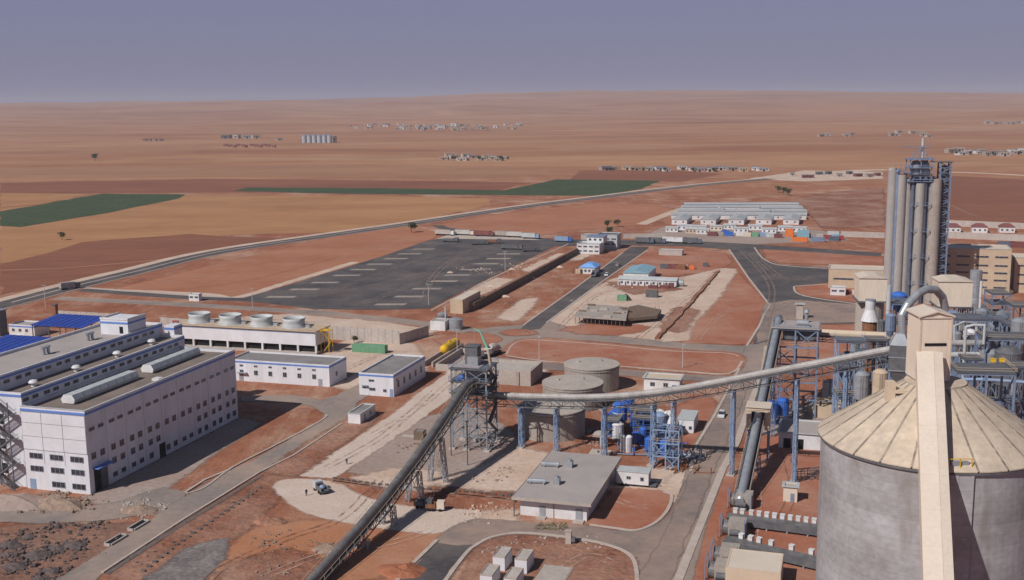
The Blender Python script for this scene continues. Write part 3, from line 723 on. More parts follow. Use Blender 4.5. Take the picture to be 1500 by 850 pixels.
# ================================================================== SHARED PIECES
def lattice_leg(mb, p, q, w, n, r=0.12):
    """four chords with zigzag bracing between p (foot) and q (head)"""
    p, q = Vector(p), Vector(q)
    cs = [Vector((a * w / 2, b * w / 2, 0)) for a, b in ((-1, -1), (1, -1), (1, 1), (-1, 1))]
    for c in cs: mb.beam(p + c, q + c, r * 1.5)
    for k in range(n):
        a, b = p.lerp(q, k / n), p.lerp(q, (k + 1) / n)
        for i in range(4):
            c, d = cs[i], cs[(i + 1) % 4]
            mb.beam(a + c, b + d, r) if k % 2 else mb.beam(a + d, b + c, r)
            mb.beam(b + c, b + d, r)

def window_meshes(w, h, mullions=1, cross=0):
    fr = MB(); t = 0.09
    fr.box(-w / 2, w / 2, -0.10, 0.0, -h / 2, -h / 2 + t); fr.box(-w / 2, w / 2, -0.10, 0.0, h / 2 - t, h / 2)
    fr.box(-w / 2, -w / 2 + t, -0.098, 0.0, -h / 2 + t, h / 2 - t); fr.box(w / 2 - t, w / 2, -0.098, 0.0, -h / 2 + t, h / 2 - t)
    for k in range(mullions):
        x = -w / 2 + w * (k + 1) / (mullions + 1)
        fr.box(x - 0.04, x + 0.04, -0.09, 0.0, -h / 2 + t, h / 2 - t)
    if cross: fr.box(-w / 2 + t, w / 2 - t, -0.085, 0.0, h * 0.18 - 0.04, h * 0.18 + 0.04)
    pn = MB().box(-w / 2 + 0.05, w / 2 - 0.05, -0.05, 0.0, -h / 2 + 0.05, h / 2 - 0.05)
    return fixn(fr.mesh("window", M['frame'])), fixn(pn.mesh("pane", M['glass']))

WM = {}
def window(parent, loc, rz=0.0, w=1.6, h=1.4, mull=1, cross=0, pane=True):
    """face looks towards local -y; rz turns it"""
    k = (w, h, mull, cross)
    if k not in WM: WM[k] = window_meshes(*k)
    o = put("window", WM[k][0], parent, loc, rz)
    put("pane", WM[k][1], o)
    return o

def simple_building(name, label, cat, loc, w, l, h, wall='cladding', roof='roofgrey', stripe=True, parapet=0.5, rz=RG, group=None, over=0.0):
    """white shed with parapet, blue band and recessed flat roof; front-left-bottom corner at the origin"""
    t = thing(name, label, cat, loc, rz, group)
    mb = MB(); th = 0.3
    mb.box(0, w, 0, th, 0, h); mb.box(0, w, l - th, l, 0, h); mb.box(0, th, th, l - th, 0, h); mb.box(w - th, w, th, l - th, 0, h)
    part("wall", mb, wall, t)
    part("roof", MB().box(th, w - th, th, l - th, h - parapet - 0.3, h - parapet), roof, t)
    if stripe:
        s = MB(); a, b, e = h - 0.95, h - 0.45, 0.05
        s.box(-e, w + e, -e, 0, a, b); s.box(-e, w + e, l, l + e, a, b); s.box(-e, 0, 0, l, a, b); s.box(w, w + e, 0, l, a, b)
        part("stripe", s, 'stripe', t)
    if over:
        e = over
        part("coping", MB().box(-e, w + e, -e, 0.25, h, h + 0.12).box(-e, w + e, l - 0.25, l + e, h, h + 0.12)
             .box(-e, 0.25, 0.25, l - 0.25, h, h + 0.12).box(w - 0.25, w + e, 0.25, l - 0.25, h, h + 0.12), 'ventgrey', t)
    return t

def door(parent, loc, rz=0.0, w=1.2, h=2.2, m='bluesteel'):
    return part("door", MB().box(-w / 2, w / 2, -0.08, 0, 0, h).box(w * 0.3, w * 0.36, -0.14, -0.08, h * .45, h * .5), m, parent, loc, rz)

# ================================================================== THE TURBINE HALL (left)
def hall():
    t = thing("factory_hall", "big stepped white factory hall with rows of dark windows and blue roof bands", "building", G(133, 725))
    WA, HA, LA = 17.0, 19.2, 62.8
    # front, tall block
    mb = MB(); th = 0.4
    mb.box(-WA, 0, 0, th, 0, HA); mb.box(-WA, 0, LA - th, LA, 0, HA); mb.box(-th, 0, th, 1.6, 0, HA); mb.box(-th, 0, 6.6, LA - th, 0, HA)
    mb.box(-th, 0, 1.6, 6.6, 5.4, HA); mb.box(-WA, -WA + th, th, LA - th, 0, HA)
    part("wall", mb, 'cladding', t)
    part("roof", MB().box(-WA + th, -th, th, LA - th, HA - 1.1, HA - 0.8), 'roofbrown', t)
    s = MB(); e = 0.08
    s.box(-WA - e, e, -e, 0, HA - 1.05, HA - 0.5); s.box(0, e, 0, LA, HA - 1.05, HA - 0.5)
    part("stripe", s, 'stripe', t)
    part("parapet_cap", MB().box(-WA - .1, .1, -.1, .45, HA, HA + .1).box(-.45, .1, .45, LA - .45, HA, HA + .1).box(-WA - .1, .1, LA - .45, LA + .1, HA, HA + .1), 'ventgrey', t)
    # cladding panels of the gable end: three bays, three rows, joints left open between them
    xs = [-WA + 0.05, -WA + 5.4, -WA + 10.9, -0.05]
    zs = [9.3, 12.4, 15.5, HA - 1.2]
    for i in range(3):
        for j in range(3):
            part("cladding_panel", MB().box(xs[i] + .07, xs[i + 1] - .07, -0.09, 0, zs[j] + .07, zs[j + 1] - .07), 'whitepanel', t)
    part("joint_backing", MB().box(-WA, 0, -0.02, 0.0, 9.2, HA - 1.1), 'joint', t)
    for i in range(1, 3): part("wall_joint", MB().box(xs[i] - .05, xs[i] + .05, -0.03, 0, 6.2, 9.2), 'joint', t)
    # side panels: seams of the long wall
    sp = MB()
    for k in range(1, 9): sp.box(0.0, 0.04, k * LA / 9 - .06, k * LA / 9 + .06, 0.2, HA - 1.2)
    part("wall_seam", sp, 'ventgrey', t)
    for z, row in ((7.9, 0), (4.9, 1), (1.6, 2)):
        for k, x in enumerate((-13.8, -8.3, -2.9)):
            if row == 2 and k == 0: continue
            window(t, (x, 0, z), 0, 3.5, 1.35, 2)
    door(t, (-15.2, 0, 0), 0, 1.6, 2.4, 'bluelight')
    # the shaded long side: windows in pairs, four heights
    for k in range(9):
        for sgn in (-1, 1):
            y = (k + 0.5) * LA / 9 + sgn * 1.55
            window(t, (0, y, 14.6), R(90), 1.9, 0.85, 1)
            window(t, (0, y, 8.4), R(90), 1.6, 1.5, 1, 1)
            if k not in (0, 4, 5): window(t, (0, y, 5.2), R(90), 1.6, 1.5, 1, 1)
            if not (k == 0 or (k == 3 and sgn > 0)): window(t, (0, y, 1.9), R(90), 1.6, 1.2 if k in (1, 2, 5) else 1.5, 1)
    o = part("gate", MB().box(-0.3, -0.1, 1.6, 4.05, 0, 5.4), 'dark', t)
    part("door_leaf", MB().box(-0.34, -0.2, 4.1, 6.6, 0, 5.3), 'steeldark', t)
    part("canopy", MB().box(0, 1.7, 1.2, 7.0, 5.55, 5.75), 'stripe', t)
    part("side_door", MB().box(-0.02, 0.10, 26.2, 28.6, 0, 3.6), 'dark', t)
    # two ridge ventilators lying on the roof
    for y0, y1 in ((6.5, 30.5), (36.5, 58.0)):
        prof = [(-10.9, HA - .6), (-10.9 - .35, HA + .3), (-10.5, HA + 1.35), (-8.2, HA + 1.35), (-7.5, HA + .3), (-7.8, HA - .6)]
        v = part("roof_ventilator", MB().sweep_y(prof, y0, y1), 'ventgrey', t)
        rb = MB()
        n = int((y1 - y0) / 3)
        for k in range(1, n):
            y = y0 + (y1 - y0) * k / n
            rb.sweep_y([(x * 1.0 + (0.05 if x > -9 else -0.05), z + .04) for x, z in prof], y - .06, y + .06)
        part("rib", rb, 'steel', v)
        part("end_cap", MB().sweep_y(prof, y0 - .08, y0 - .01), 'white', v)
    part("roof_hatch", MB().box(-3.6, -1.6, 30, 32, HA - .8, HA - .2), 'white', t)
    # second step
    HB, HC, LB, LC = 22.0, 25.0, 65.0, 66.0
    XB, XC, XD = -WA, -24.6, -41.5
    mb = MB()
    mb.box(XC, XB - .02, 0.6, 1.0, 0, HB); mb.box(XB - .42, XB - .02, 1.0, LB, 0, HB); mb.box(XC, XB - .42, LB - .4, LB, 0, HB)
    part("middle_wall", mb, 'cladding', t)
    part("middle_roof", MB().box(XC, XB - .42, 1.0, LB - .4, HB - 1.0, HB - .8), 'roofbrown', t)
    part("middle_stripe", MB().box(XC, XB + .03, .52, .6, HB - 1.0, HB - .45).box(XB - .02, XB + .05, .6, LB, HB - 1.0, HB - .45), 'stripe', t)
    mb = MB()
    mb.box(XD, XC - .02, 0.2, 0.6, 0, HC); mb.box(XC - .42, XC - .02, .6, LC, 0, HC); mb.box(XD, XC - .42, LC - .4, LC, 0, HC); mb.box(XD, XD + .4, .6, LC - .4, 0, HC)
    part("rear_wall", mb, 'cladding', t)
    part("rear_roof", MB().box(XD + .4, XC - .42, .6, LC - .4, HC - .9, HC - .7), 'roofdust', t)
    part("rear_stripe", MB().box(XD, XC + .05, .12, .2, HC - 1.0, HC - .45).box(XC - .02, XC + .05, .2, LC, HC - 1.0, HC - .45), 'stripe', t)
    for k in range(9):
        for sgn in (-1, 1):
            y = (k + 0.5) * LA / 9 + sgn * 1.55
            window(t, (XB - .02, y, 20.2), R(90), 1.9, 0.9, 1)
            window(t, (XC - .02, y, 23.2), R(90), 1.9, 0.9, 1)
    for y in (9, 24, 40, 55):
        mv = MB().cyl((XC + 4, y, HB - .8), (XC + 4, y, HB + .1), .55, n=12).lathe([(0, HB + .9), (.8, HB + .7), (1.15, HB + .25), (1.1, HB + .1), (0, HB + .1)], 14, (XC + 4, y, 0))
        part("roof_cowl", mv, 'white', t)
    for y in (26, 27.6, 43, 44.6):
        part("roof_vent", MB().cyl((XD + 10, y, HC - .7), (XD + 10, y, HC + 1.0), .45, n=10).cyl((XD + 10, y, HC + 1.0), (XD + 10, y, HC + 1.4), .7, n=10), 'steel', t)
    # stair house on the far roof and the far end tower
    h = part("stair_house", MB().box(XC - 9.2, XC - .6, LC - 14.6, LC - 6.6, HC - .7, HC + 3.4), 'cladding', t)
    part("stair_house_stripe", MB().box(XC - 9.28, XC - .52, LC - 14.68, LC - 6.52, HC + 2.3, HC + 2.8), 'stripe', h)
    part("parapet", MB().box(XC - 9.3, XC - .5, LC - 14.7, LC - 14.4, HC + 3.4, HC + 3.9).box(XC - .8, XC - .5, LC - 14.4, LC - 6.5, HC + 3.4, HC + 3.9)
         .box(XC - 9.3, XC - 9.0, LC - 14.4, LC - 6.5, HC + 3.4, HC + 3.9), 'white', h)
    part("hatch", MB().box(XC - 3.2, XC - 2.2, LC - 14.75, LC - 14.6, HC - .2, HC + 1.6), 'dark', h)
    e = part("end_tower", MB().box(XC + 1.2, XC + 4.4, LB + .02, LB + 4.0, 0, HC - .6), 'cladding', t)
    part("end_tower_stripe", MB().box(XC + 1.12, XC + 4.48, LB - .06, LB + 4.08, HC - 1.7, HC - 1.1), 'stripe', e)
    # zigzag fire stair against the end wall
    fs = part("fire_stair", MB().beam((-24.0, -2.3, 0), (-24.0, -2.3, 20.5), .2).beam((-18.4, -2.3, 0), (-18.4, -2.3, 20.5), .2).beam((-24.0, 0.3, 0), (-24.0, 0.3, 20), .2), 'steeldark', t)
    x0, x1, z = -23.4, -19.2, 0.0
    for k in range(7):
        a, b = (x0, x1) if k % 2 else (x1, x0)
        fl = MB()
        for yy in (-0.3, -1.9): fl.beam((a, yy, z), (b, yy, z + 2.9), .12, .34).beam((a, yy, z + 1.0), (b, yy, z + 3.9), .07)
        for i in range(12):
            f = (i + .5) / 12; x = a + (b - a) * f
            fl.box(x - .14, x + .14, -1.9, -.3, z + 2.9 * f - .03, z + 2.9 * f + .02)
        part("flight", fl, 'steeldark', fs)
        ld = MB().box(b - 1.0 if b == x0 else b, b if b == x0 else b + 1.0, -2.2, 0.15, z + 2.84, z + 2.94)
        xe = b - 1.0 if b == x0 else b + 1.0
        ld.beam((xe, -2.2, z + 3.9), (xe, .15, z + 3.9), .07).beam((xe, -2.2, z + 2.9), (xe, -2.2, z + 3.9), .07)
        part("landing", ld, 'steeldark', fs)
        if k in (2, 4, 0): part("stair_door", MB().box(x0 - .4, x0 + .9, .5, .6, z + 2.9, z + 5.2), 'dark', fs)
        z += 2.9
    return t
hall()

# ---- blue canopies over the transformer yard
def canopy(label, c, w, l, h, m, group="blue sheet roofs of the transformer yard"):
    t = thing("canopy", label, "canopy", c, RG, group)
    o = part("roof_sheet", MB().add([(-.5, -.5, h), (w + .5, -.5, h), (w + .5, l + .5, h + 1.2), (-.5, l + .5, h + 1.2), (-.5, -.5, h - .2), (w + .5, -.5, h - .2), (w + .5, l + .5, h + 1.0), (-.5, l + .5, h + 1.0)],
         [(0, 1, 2, 3), (4, 7, 6, 5), (0, 4, 5, 1), (1, 5, 6, 2), (2, 6, 7, 3), (3, 7, 4, 0)]), m, t)
    for k in range(1, int(w / 2.5)):
        x = w * k / int(w / 2.5)
        part("seam", MB().add([(x - .06, -.5, h + .0), (x + .06, -.5, h + .0), (x + .06, l + .5, h + 1.2), (x - .06, l + .5, h + 1.2), (x, -.5, h + .12), (x, l + .5, h + 1.32)],
             [(0, 1, 4), (1, 2, 5, 4), (2, 3, 5), (3, 0, 4, 5)]), m, o)
    nx = max(2, int(w / 6))
    for i in range(nx + 1):
        for j in (0, 1):
            x = w * i / nx
            part("post", MB().beam((x, j * l, 0), (x, j * l, h - .15 + j * 1.1), .28), 'steeldark', t)
    part("truss", MB().beam((0, 0, h - .5), (w, 0, h - .5), .2).beam((0, l, h + .5), (w, l, h + .5), .2), 'steeldark', t)
    return t
canopy("wide dark blue sheet roof on posts behind the factory hall", V(47, 474, 386) * Vector((1, 1, 0)), 21, 14, 9.0, 'blueroof')
canopy("dark blue open shed cut by the left edge of the picture, the higher roof", V(-40, 514, 352) * Vector((1, 1, 0)), 19, 16, 8.0, 'blueroof')
canopy("lowest dark blue roof at the left edge just above the hall", V(-40, 536, 330) * Vector((1, 1, 0)), 16, 12, 8.0, 'blueroof')
canopy("small bright blue roof tucked under the wide dark blue canopy", V(94, 498, 372) * Vector((1, 1, 0)), 9.5, 7, 5.0, 'bluestrong')

def transformer(loc, label):
    t = thing("transformer", label, "transformer", loc, RG, "transformers in the yard behind the hall")
    part("tank", MB().box(-2, 2, -1.2, 1.2, .3, 3.2).box(-2.3, 2.3, -1.4, 1.4, 0, .3), 'frame', t)
    f = MB()
    for k in range(8): f.box(-1.9 + k * .5, -1.75 + k * .5, -1.9, -1.2, .6, 2.8)
    part("radiator", f, 'ventgrey', t)
    part("conservator", MB().cyl((-1.6, .6, 4.0), (1.6, .6, 4.0), .5, n=10).beam((-1, .6, 3.2), (-1, .6, 3.8), .2).beam((1, .6, 3.2), (1, .6, 3.8), .2), 'tan', t)
    for x in (-1, 0, 1): part("bushing", MB().lathe([(.1, 3.2), (.28, 3.3), (.18, 3.7), (.25, 3.9), (.12, 4.6), (0, 4.6)], 8, (x, -.5, 0)), 'maroon', t)
    return t
tr0 = transformer(G(55, 520), "grey transformer under the left end of the wide blue canopy")
dup(tr0, G(76, 522), RG, "grey transformer between the wide blue canopy and the hall roof, middle one")
dup(tr0, G(100, 519), RG, "grey transformer nearest the small bright blue roof")
pl = MB()
for i in range(6):
    pl.beam((i * 4, 0, 0), (i * 4, 0, 7.5), .25).beam((i * 4, 0, 7.5), (i * 4 + (4 if i < 5 else 0), 0, 7.5), .2)
    pl.beam((i * 4, 3, 0), (i * 4, 3, 5.5), .2)
single("busbar_gantry", "thin steel gantry of posts and bars in front of the blue canopies", "gantry", pl, 'steel', G(18, 530))

b = simple_building("small_building", "low white flat roofed building left of the wide blue canopy", "building", G(14, 492), 11.5, 8, 4.5, 'white', 'roofdust')
for x in (2, 5, 8): window(b, (x, 0, 2.4), 0, 1.2, 1.1)

# ---- cooling tower with four fans
def cooling_tower():
    t = thing("cooling_tower", "long pale cooling tower block with four big fan stacks on its roof", "cooling tower", G(463, 520))
    w, l = 55.0, 10.5
    part("upper_wall", MB().box(-w, 0, 0, l, 3.1, 8.0), 'whitepanel', t)
    part("blue_trim", MB().box(-w - .05, .05, -.06, 0, 7.3, 7.7), 'bluesteel', t)
    part("basin", MB().box(-w - .4, .4, -.5, l + .4, 0, .7), 'concretepale', t)
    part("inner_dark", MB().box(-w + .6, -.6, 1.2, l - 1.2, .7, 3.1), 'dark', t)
    for k in range(9):
        x = -w + w * k / 8
        part("column", MB().box(x - .35, x + .35, 0, .6, .7, 3.1), 'white', t)
        part("rear_column", MB().box(x - .35, x + .35, l - .6, l, .7, 3.1), 'white', t)
    part("deck", MB().box(-w - .5, .5, -.5, l + .5, 8.0, 8.35), 'tan', t)
    for y in (-.4, l + .4):
        rl = MB(); rl.beam((-w - .4, y, 9.3), (.4, y, 9.3), .07).beam((-w - .4, y, 8.85), (.4, y, 8.85), .05)
        for k in range(19): rl.beam((-w - .4 + k * (w + .8) / 18, y, 8.35), (-w - .4 + k * (w + .8) / 18, y, 9.3), .06)
        part("railing", rl, 'steel', t)
    for k in range(4):
        x = -w + 6.5 + k * 12.6
        f = part("fan_stack", MB().lathe([(4.3, 8.35), (3.75, 9.4), (3.7, 10.4), (4.0, 11.6), (3.85, 11.6), (3.5, 10.4), (3.6, 9.0)], 28, (x, l / 2, 0)), 'ventgrey', t, smooth_=True)
        bl = MB().cyl((x, l / 2, 9.4), (x, l / 2, 10.2), .5)
        for q in range(6):
            a = q * math.pi / 3
            bl.beam((x, l / 2, 9.9), (x + 3.3 * math.cos(a), l / 2 + 3.3 * math.sin(a), 9.9), .7, .08)
        part("fan", bl, 'steeldark', f)
        part("motor", MB().box(x + 4.6, x + 6.2, l / 2 - .5, l / 2 + .5, 8.35, 9.3), 'steel', t)
    part("stair_tower", MB().beam((1, 2, 0), (1, 2, 9.3), .15).beam((4, 2, 0), (4, 2, 9.3), .15).beam((1, 5, 0), (1, 5, 9.3), .15).beam((4, 5, 0), (4, 5, 9.3), .15)
         .beam((1, 3.5, 0), (4, 3.5, 4), .9, .15).beam((4, 3.5, 4), (1, 3.5, 8.2), .9, .15).box(1, 4, 2, 5, 8.1, 8.25), 'yellow', t)
    part("end_pipe", MB().pipe([(-w - 1.6, 1, 0), (-w - 1.6, 1, 9), (-w + .6, 1, 9)], .35), 'red', t)
    return t
cooling_tower()

# ---- white sheds
b = simple_building("low_building", "long low white building with grey roof between the hall and the cooling tower", "building", G(483, 567) - UX * 34.5, 34.5, 12.2, 6.8)
for k in range(6):
    x = 34.5 - 3.6 - k * 5.0
    window(b, (x - 1.5, 0, 2.9), 0, 1.3, 1.5); window(b, (x - 1.5, 0, 5.0), 0, 1.2, .6)
door(b, (31.4, 0, 0), 0, 1.3, 2.3, 'frame'); door(b, (4.2, 0, 0), 0, 1.5, 2.4, 'frame')
window(b, (34.5, 5, 3), R(90), 1.3, 1.5)
part("door_hood", MB().box(3.2, 6.4, -1.1, 0, 2.7, 2.85), 'frame', b)
b = simple_building("low_building", "white building with grey roof standing alone beside the pale gravel strip", "building", G(577, 582) - UX * 11, 11, 25.5, 6.8)
window(b, (4.2, 0, 2.0), 0, 1.9, .9); window(b, (1.5, 0, 2.4), 0, 1.2, .5); window(b, (4.0, 0, 4.6), 0, 1.7, .7); window(b, (8.2, 0, 1.8), 0, 1.1, .9)
door(b, (10.3, 0, 0), 0, 1.0, 2.4, 'bluelight')
part("door_hood", MB().box(1.0, 2.9, -.9, 0, 3.0, 3.12), 'frame', b)
for k in range(5): window(b, (11, 3.5 + k * 4.6, 3.2), R(90), 1.3, 2.0)
window(b, (11, 2.5, 4.6), R(90), 1.0, .6)
b = simple_building("hut", "small white hut with dark roof on the soil below the white buildings", "hut", G(528, 622) - UX * 3.6, 3.6, 10, 2.9, 'white', 'roofgrey', False, .15, over=.15)
door(b, (3.6, 3, 0), R(90), 1.0, 2.0, 'frame'); window(b, (3.6, 6.5, 1.6), R(90), 1.0, .9)

# ---- container, walls, tank cars
def container(label, loc, m, w=6.1, l=2.45, h=2.6, rz=RG, group=None, ribs=True):
    t = thing("shipping_container", label, "container", loc, rz, group)
    part("shell", MB().box(0, w, 0, l, .12, h), m, t)
    rb = MB()
    n = int(w / .5)
    for k in range(n + 1): rb.box(w * k / n - .06, w * k / n + .06, -.06, 0, .25, h - .12)
    part("ribbing", rb, m, t)
    part("corner_post", MB().box(-.05, .12, -.07, .1, 0, h + .02).box(w - .12, w + .05, -.07, .1, 0, h + .02).box(-.05, .12, l - .1, l + .05, 0, h + .02).box(w - .12, w + .05, l - .1, l + .05, 0, h + .02), m, t)
    d = part("door", MB().box(w, w + .05, .1, l / 2 - .03, .25, h - .1).box(w, w + .05, l / 2 + .03, l - .1, .25, h - .1), m, t)
    part("lock_bar", MB().beam((w + .08, l * .35, .3), (w + .08, l * .35, h - .2), .06).beam((w + .08, l * .65, .3), (w + .08, l * .65, h - .2), .06), 'steel', d)
    return t
container("long green container on bare ground beside the concrete panel wall", G(516, 516), 'green', 12.2, 2.6, 2.8)

def panel_wall(label, a, b, h, n, m='concretepale', th=.35, group="concrete panel boundary walls"):
    d = (b - a); L = d.length; rz = math.atan2(d.y, d.x)
    t = thing("boundary_wall", label, "wall", a, rz, group)
    for k in range(n):
        x0, x1 = L * k / n, L * (k + 1) / n
        part("wall_panel", MB().box(x0 + .16, x1 - .16, -th / 2, th / 2, 0, h - .08 * (k % 2)), m, t)
        part("post", MB().box(x0 - .16, x0 + .16, -th / 2 - .08, th / 2 + .08, 0, h + .12), m, t)
    return t
panel_wall("pale concrete panel wall behind the blue canopies", G(86, 470), G(187, 476), 4.2, 12)
panel_wall("pale concrete panel wall left of the cooling tower fans", G(236, 478), G(300, 483), 3.6, 6)
panel_wall("pale concrete panel wall right of the cooling tower", G(484, 497), G(585, 505), 5.0, 10)
panel_wall("short return of the panel wall beside the white tank hut", G(585, 505), G(628, 492), 4.0, 5)

b = simple_building("tan_block", "windowless tan block at the near end of the long dark bank", "building", G(678, 460) - UX * 5.4, 5.4, 23, 5.8, 'tan', 'beigepale', False, .12)

def plant_hut():
    b = simple_building("pump_house", "small white pump house with pipes and grey drums beside the panel wall", "building", G(652, 485) - UX * 6, 6, 6, 3.6, 'white', 'roofdust', False, .2)
    part("mast", MB().cyl((5.2, 3, 3.4), (5.2, 3, 8.5), .35, n=8), 'ventgrey', b)
    return b
plant_hut()
def drum_tank(name, label, loc, r, h, m, roofm=None, group=None, cat="tank", n=20, legs=0.0):
    t = thing(name, label, cat, loc, RG, group)
    part("shell", MB().cyl((0, 0, legs), (0, 0, legs + h), r, n=n), m, t, smooth_=False)
    part("top", MB().lathe([(r + .05, legs + h), (r * .5, legs + h + r * .22), (0, legs + h + r * .3)], n), roofm or m, t)
    if legs:
        for k in range(4):
            a = math.pi / 4 + k * math.pi / 2
            part("leg", MB().beam((r * .8 * math.cos(a), r * .8 * math.sin(a), 0), (r * .8 * math.cos(a), r * .8 * math.sin(a), legs + .4), .2), 'steel', t)
    b = MB()
    for z in (legs + h * .33, legs + h * .66): b.lathe([(r + .06, z - .08), (r + .06, z + .08)], n)
    part("hoop", b, m, t)
    return t
drum_tank("storage_tank", "grey steel tank standing at the back of the white pump house", G(668, 483), 2.6, 4.0, 'steel')
drum_tank("storage_tank", "low dark grey tank left of the tan block", G(648, 466), 2.0, 1.8, 'steel')
tk = MB()
for k in range(7): tk.beam((k * .9, 0, 0), (k * .9, 0, 2.6), .15).beam((k * .9, 0, 2.6), (k * .9 + .9, 1.4, 2.0), .12)
single("pipe_rack", "tangle of low pipes between the pump house and the tan block", "pipes", tk, 'steeldark', G(640, 472))

def yellow_tank():
    t = thing("fuel_tank", "bright yellow horizontal tank on two cradles beside a sunken concrete pit", "tank", G(651, 521))
    part("shell", MB().cyl((0, 0, 2.2), (0, 11.5, 2.2), 1.6, n=20).ball((0, 0, 2.2), 1.58, 16, 8).ball((0, 11.5, 2.2), 1.58, 16, 8), 'yellow', t)
    for y in (2.2, 10.5): part("cradle", MB().box(-1.6, 1.6, y - .5, y + .5, 0, 1.3), 'concretepale', t)
    part("manhole", MB().cyl((0, 5, 3.7), (0, 5, 4.2), .5, n=10), 'yellow', t)
    rl = MB().beam((-.8, 1, 4.7), (-.8, 11, 4.7), .07)
    for k in range(6): rl.beam((-.8, 1 + k * 2, 3.4), (-.8, 1 + k * 2, 4.7), .06)
    part("railing", rl, 'steel', t)
yellow_tank()
pm = MB()
g0 = G(638, 543)
L2 = lambda px, py: (lambda d: Vector((d.dot(UX), d.dot(UY), 0)))(G(px, py) - g0)
pm.box(0, 6.5, 0, .5, 0, 2.2).box(6.0, 6.5, .5, 24, 0, 2.2).box(0, .5, .5, 24, 0, 2.2).box(0, 6.5, 24, 24.5, 0, 2.2)
single("retaining_wall", "concrete walled pit in front of the yellow tank", "wall", pm, 'concretepale', g0)
rw = MB().box(0, .6, 0, 30, 0, 1.7).box(3.0, 3.6, 0, 30, 0, 1.7)
single("drain_channel", "long open concrete channel left of the yellow tank", "channel", rw, 'concrete', G(632, 538) - UX * 3)

def crane_truck():
    t = thing("mobile_crane", "truck crane with a mint green boom by the roundabout road", "crane", G(712, 524), RG + R(70))
    part("chassis", MB().box(-4, 4, -1.2, 1.2, .7, 1.3), 'steeldark', t)
    part("cab", MB().box(-4.4, -2.4, -1.2, 1.2, 1.3, 3.2), 'white', t)
    part("turntable", MB().box(-.6, 3, -1.1, 1.1, 1.3, 2.9), 'concretepale', t)
    part("boom", MB().beam((1, 0, 2.6), (.2, 1.6, 7.0), .6).beam((.2, 1.6, 7.0), (-.3, 2.4, 9.0), .45), 'cranegreen', t)
    part("jib", MB().beam((-.3, 2.4, 9.0), (-.8, 4.4, 9.6), .3).beam((-.8, 4.4, 9.6), (-.8, 4.5, 4), .08), 'cranegreen', t)
    for x in (-3.2, -.5, 1.2, 3):
        for y in (-1.25, 1.25): part("wheel", MB().cyl((x, y - .2, .6), (x, y + .2, .6), .6, n=12), 'rubber', t)
crane_truck()
def mixer_truck(label, loc, rz, m='concretepale'):
    t = thing("mixer_truck", label, "truck", loc, rz)
    part("chassis", MB().box(-4, 4, -1.1, 1.1, .8, 1.3), 'steeldark', t)
    part("cab", MB().box(-4.3, -2.4, -1.2, 1.2, 1.2, 3.1), 'white', t)
    part("windscreen", MB().box(-4.36, -4.3, -1.05, 1.05, 2.0, 2.9), 'glass', t)
    part("drum", MB().lathe([(.3, -2.9), (1.0, -2.6), (1.45, -1.2), (1.5, .4), (1.0, 2.2), (.55, 3.0), (0, 3.0)], 16), m, t).matrix_local = Matrix.Translation((.9, 0, 2.7)) @ Matrix.Rotation(R(102), 4, 'Y') 
    part("chute", MB().beam((3.6, 0, 3.0), (4.8, 0, 1.5), .8, .15), 'steel', t)
    for x in (-3.2, 1.4, 2.8):
        for y in (-1.2, 1.2): part("wheel", MB().cyl((x, y - .2, .55), (x, y + .2, .55), .55, n=12), 'rubber', t)
    return t
mixer_truck("pale concrete mixer truck next to the mint green crane", G(722, 521), RG + R(75))

# ---- tanks
def basin():
    t = thing("concrete_basin", "open rectangular concrete basin beside the road behind the round tanks", "basin", G(775, 566) - UX * 17)
    w, l, h = 17.5, 14, 4.6
    part("wall", MB().box(0, w, 0, .6, 0, h).box(0, w, l - .6, l, 0, h).box(0, .6, .6, l - .6, 0, h).box(w - .6, w, .6, l - .6, 0, h), 'concrete', t)
    part("floor", MB().box(.6, w - .6, .6, l - .6, h - 1.0, h - .7), 'concretepale', t)
    for x in (3.2, 13.4): part("buttress", MB().box(x - .5, x + .5, -.35, 0, 0, h - .3), 'concretedark', t)
    part("inlet_box", MB().box(w - 4, w - .6, 2, 7, h - .7, h + .1), 'concretepale', t)
basin()
def round_tank(label, loc, r, h):
    t = thing("round_tank", label, "tank", loc, RG, "round grey concrete water tanks")
    part("wall", MB().cyl((0, 0, 0), (0, 0, h), r, n=48), 'concretedark', t)
    part("roof", MB().lathe([(r + .2, h - .15), (r + .2, h + .12), (r * .5, h + .35), (0, h + .45)], 48), 'concrete', t)
    part("ring_beam", MB().lathe([(r + .02, h - .9), (r + .16, h - .85), (r + .16, h - .55), (r + .02, h - .5)], 48), 'concretedark', t)
    part("hatch", MB().box(-r * .6, -r * .6 + 1.2, -.6, .6, h + .2, h + .7), 'concretepale', t)
    part("vent", MB().cyl((r * .3, r * .3, h + .3), (r * .3, r * .3, h + 1.0), .25, n=8), 'steel', t)
    return t
round_tank("farthest round grey concrete tank, behind the long conveyor tube", G(858, 577) + UY * 8.0, 8.2, 7.2)
round_tank("middle round grey tank, half hidden by the one in front", G(829, 604) + UY * 8.0, 8.5, 6.6)
round_tank("nearest round grey concrete tank, crossed by the shadow of the conveyor", G(796, 647) + UY * 8.3, 8.7, 7.0)

# ================================================================== CONVEYORS
def plane_hit(px, py, p0, d):
    """where the pixel's ray meets the vertical plane through p0 along d"""
    n = Vector((-d.y, d.x, 0)); r = ray(px, py); c = Vector((0, 0, CAM_H))
    t = (Vector(p0) - c).dot(n) / r.dot(n)
    return c + r * t

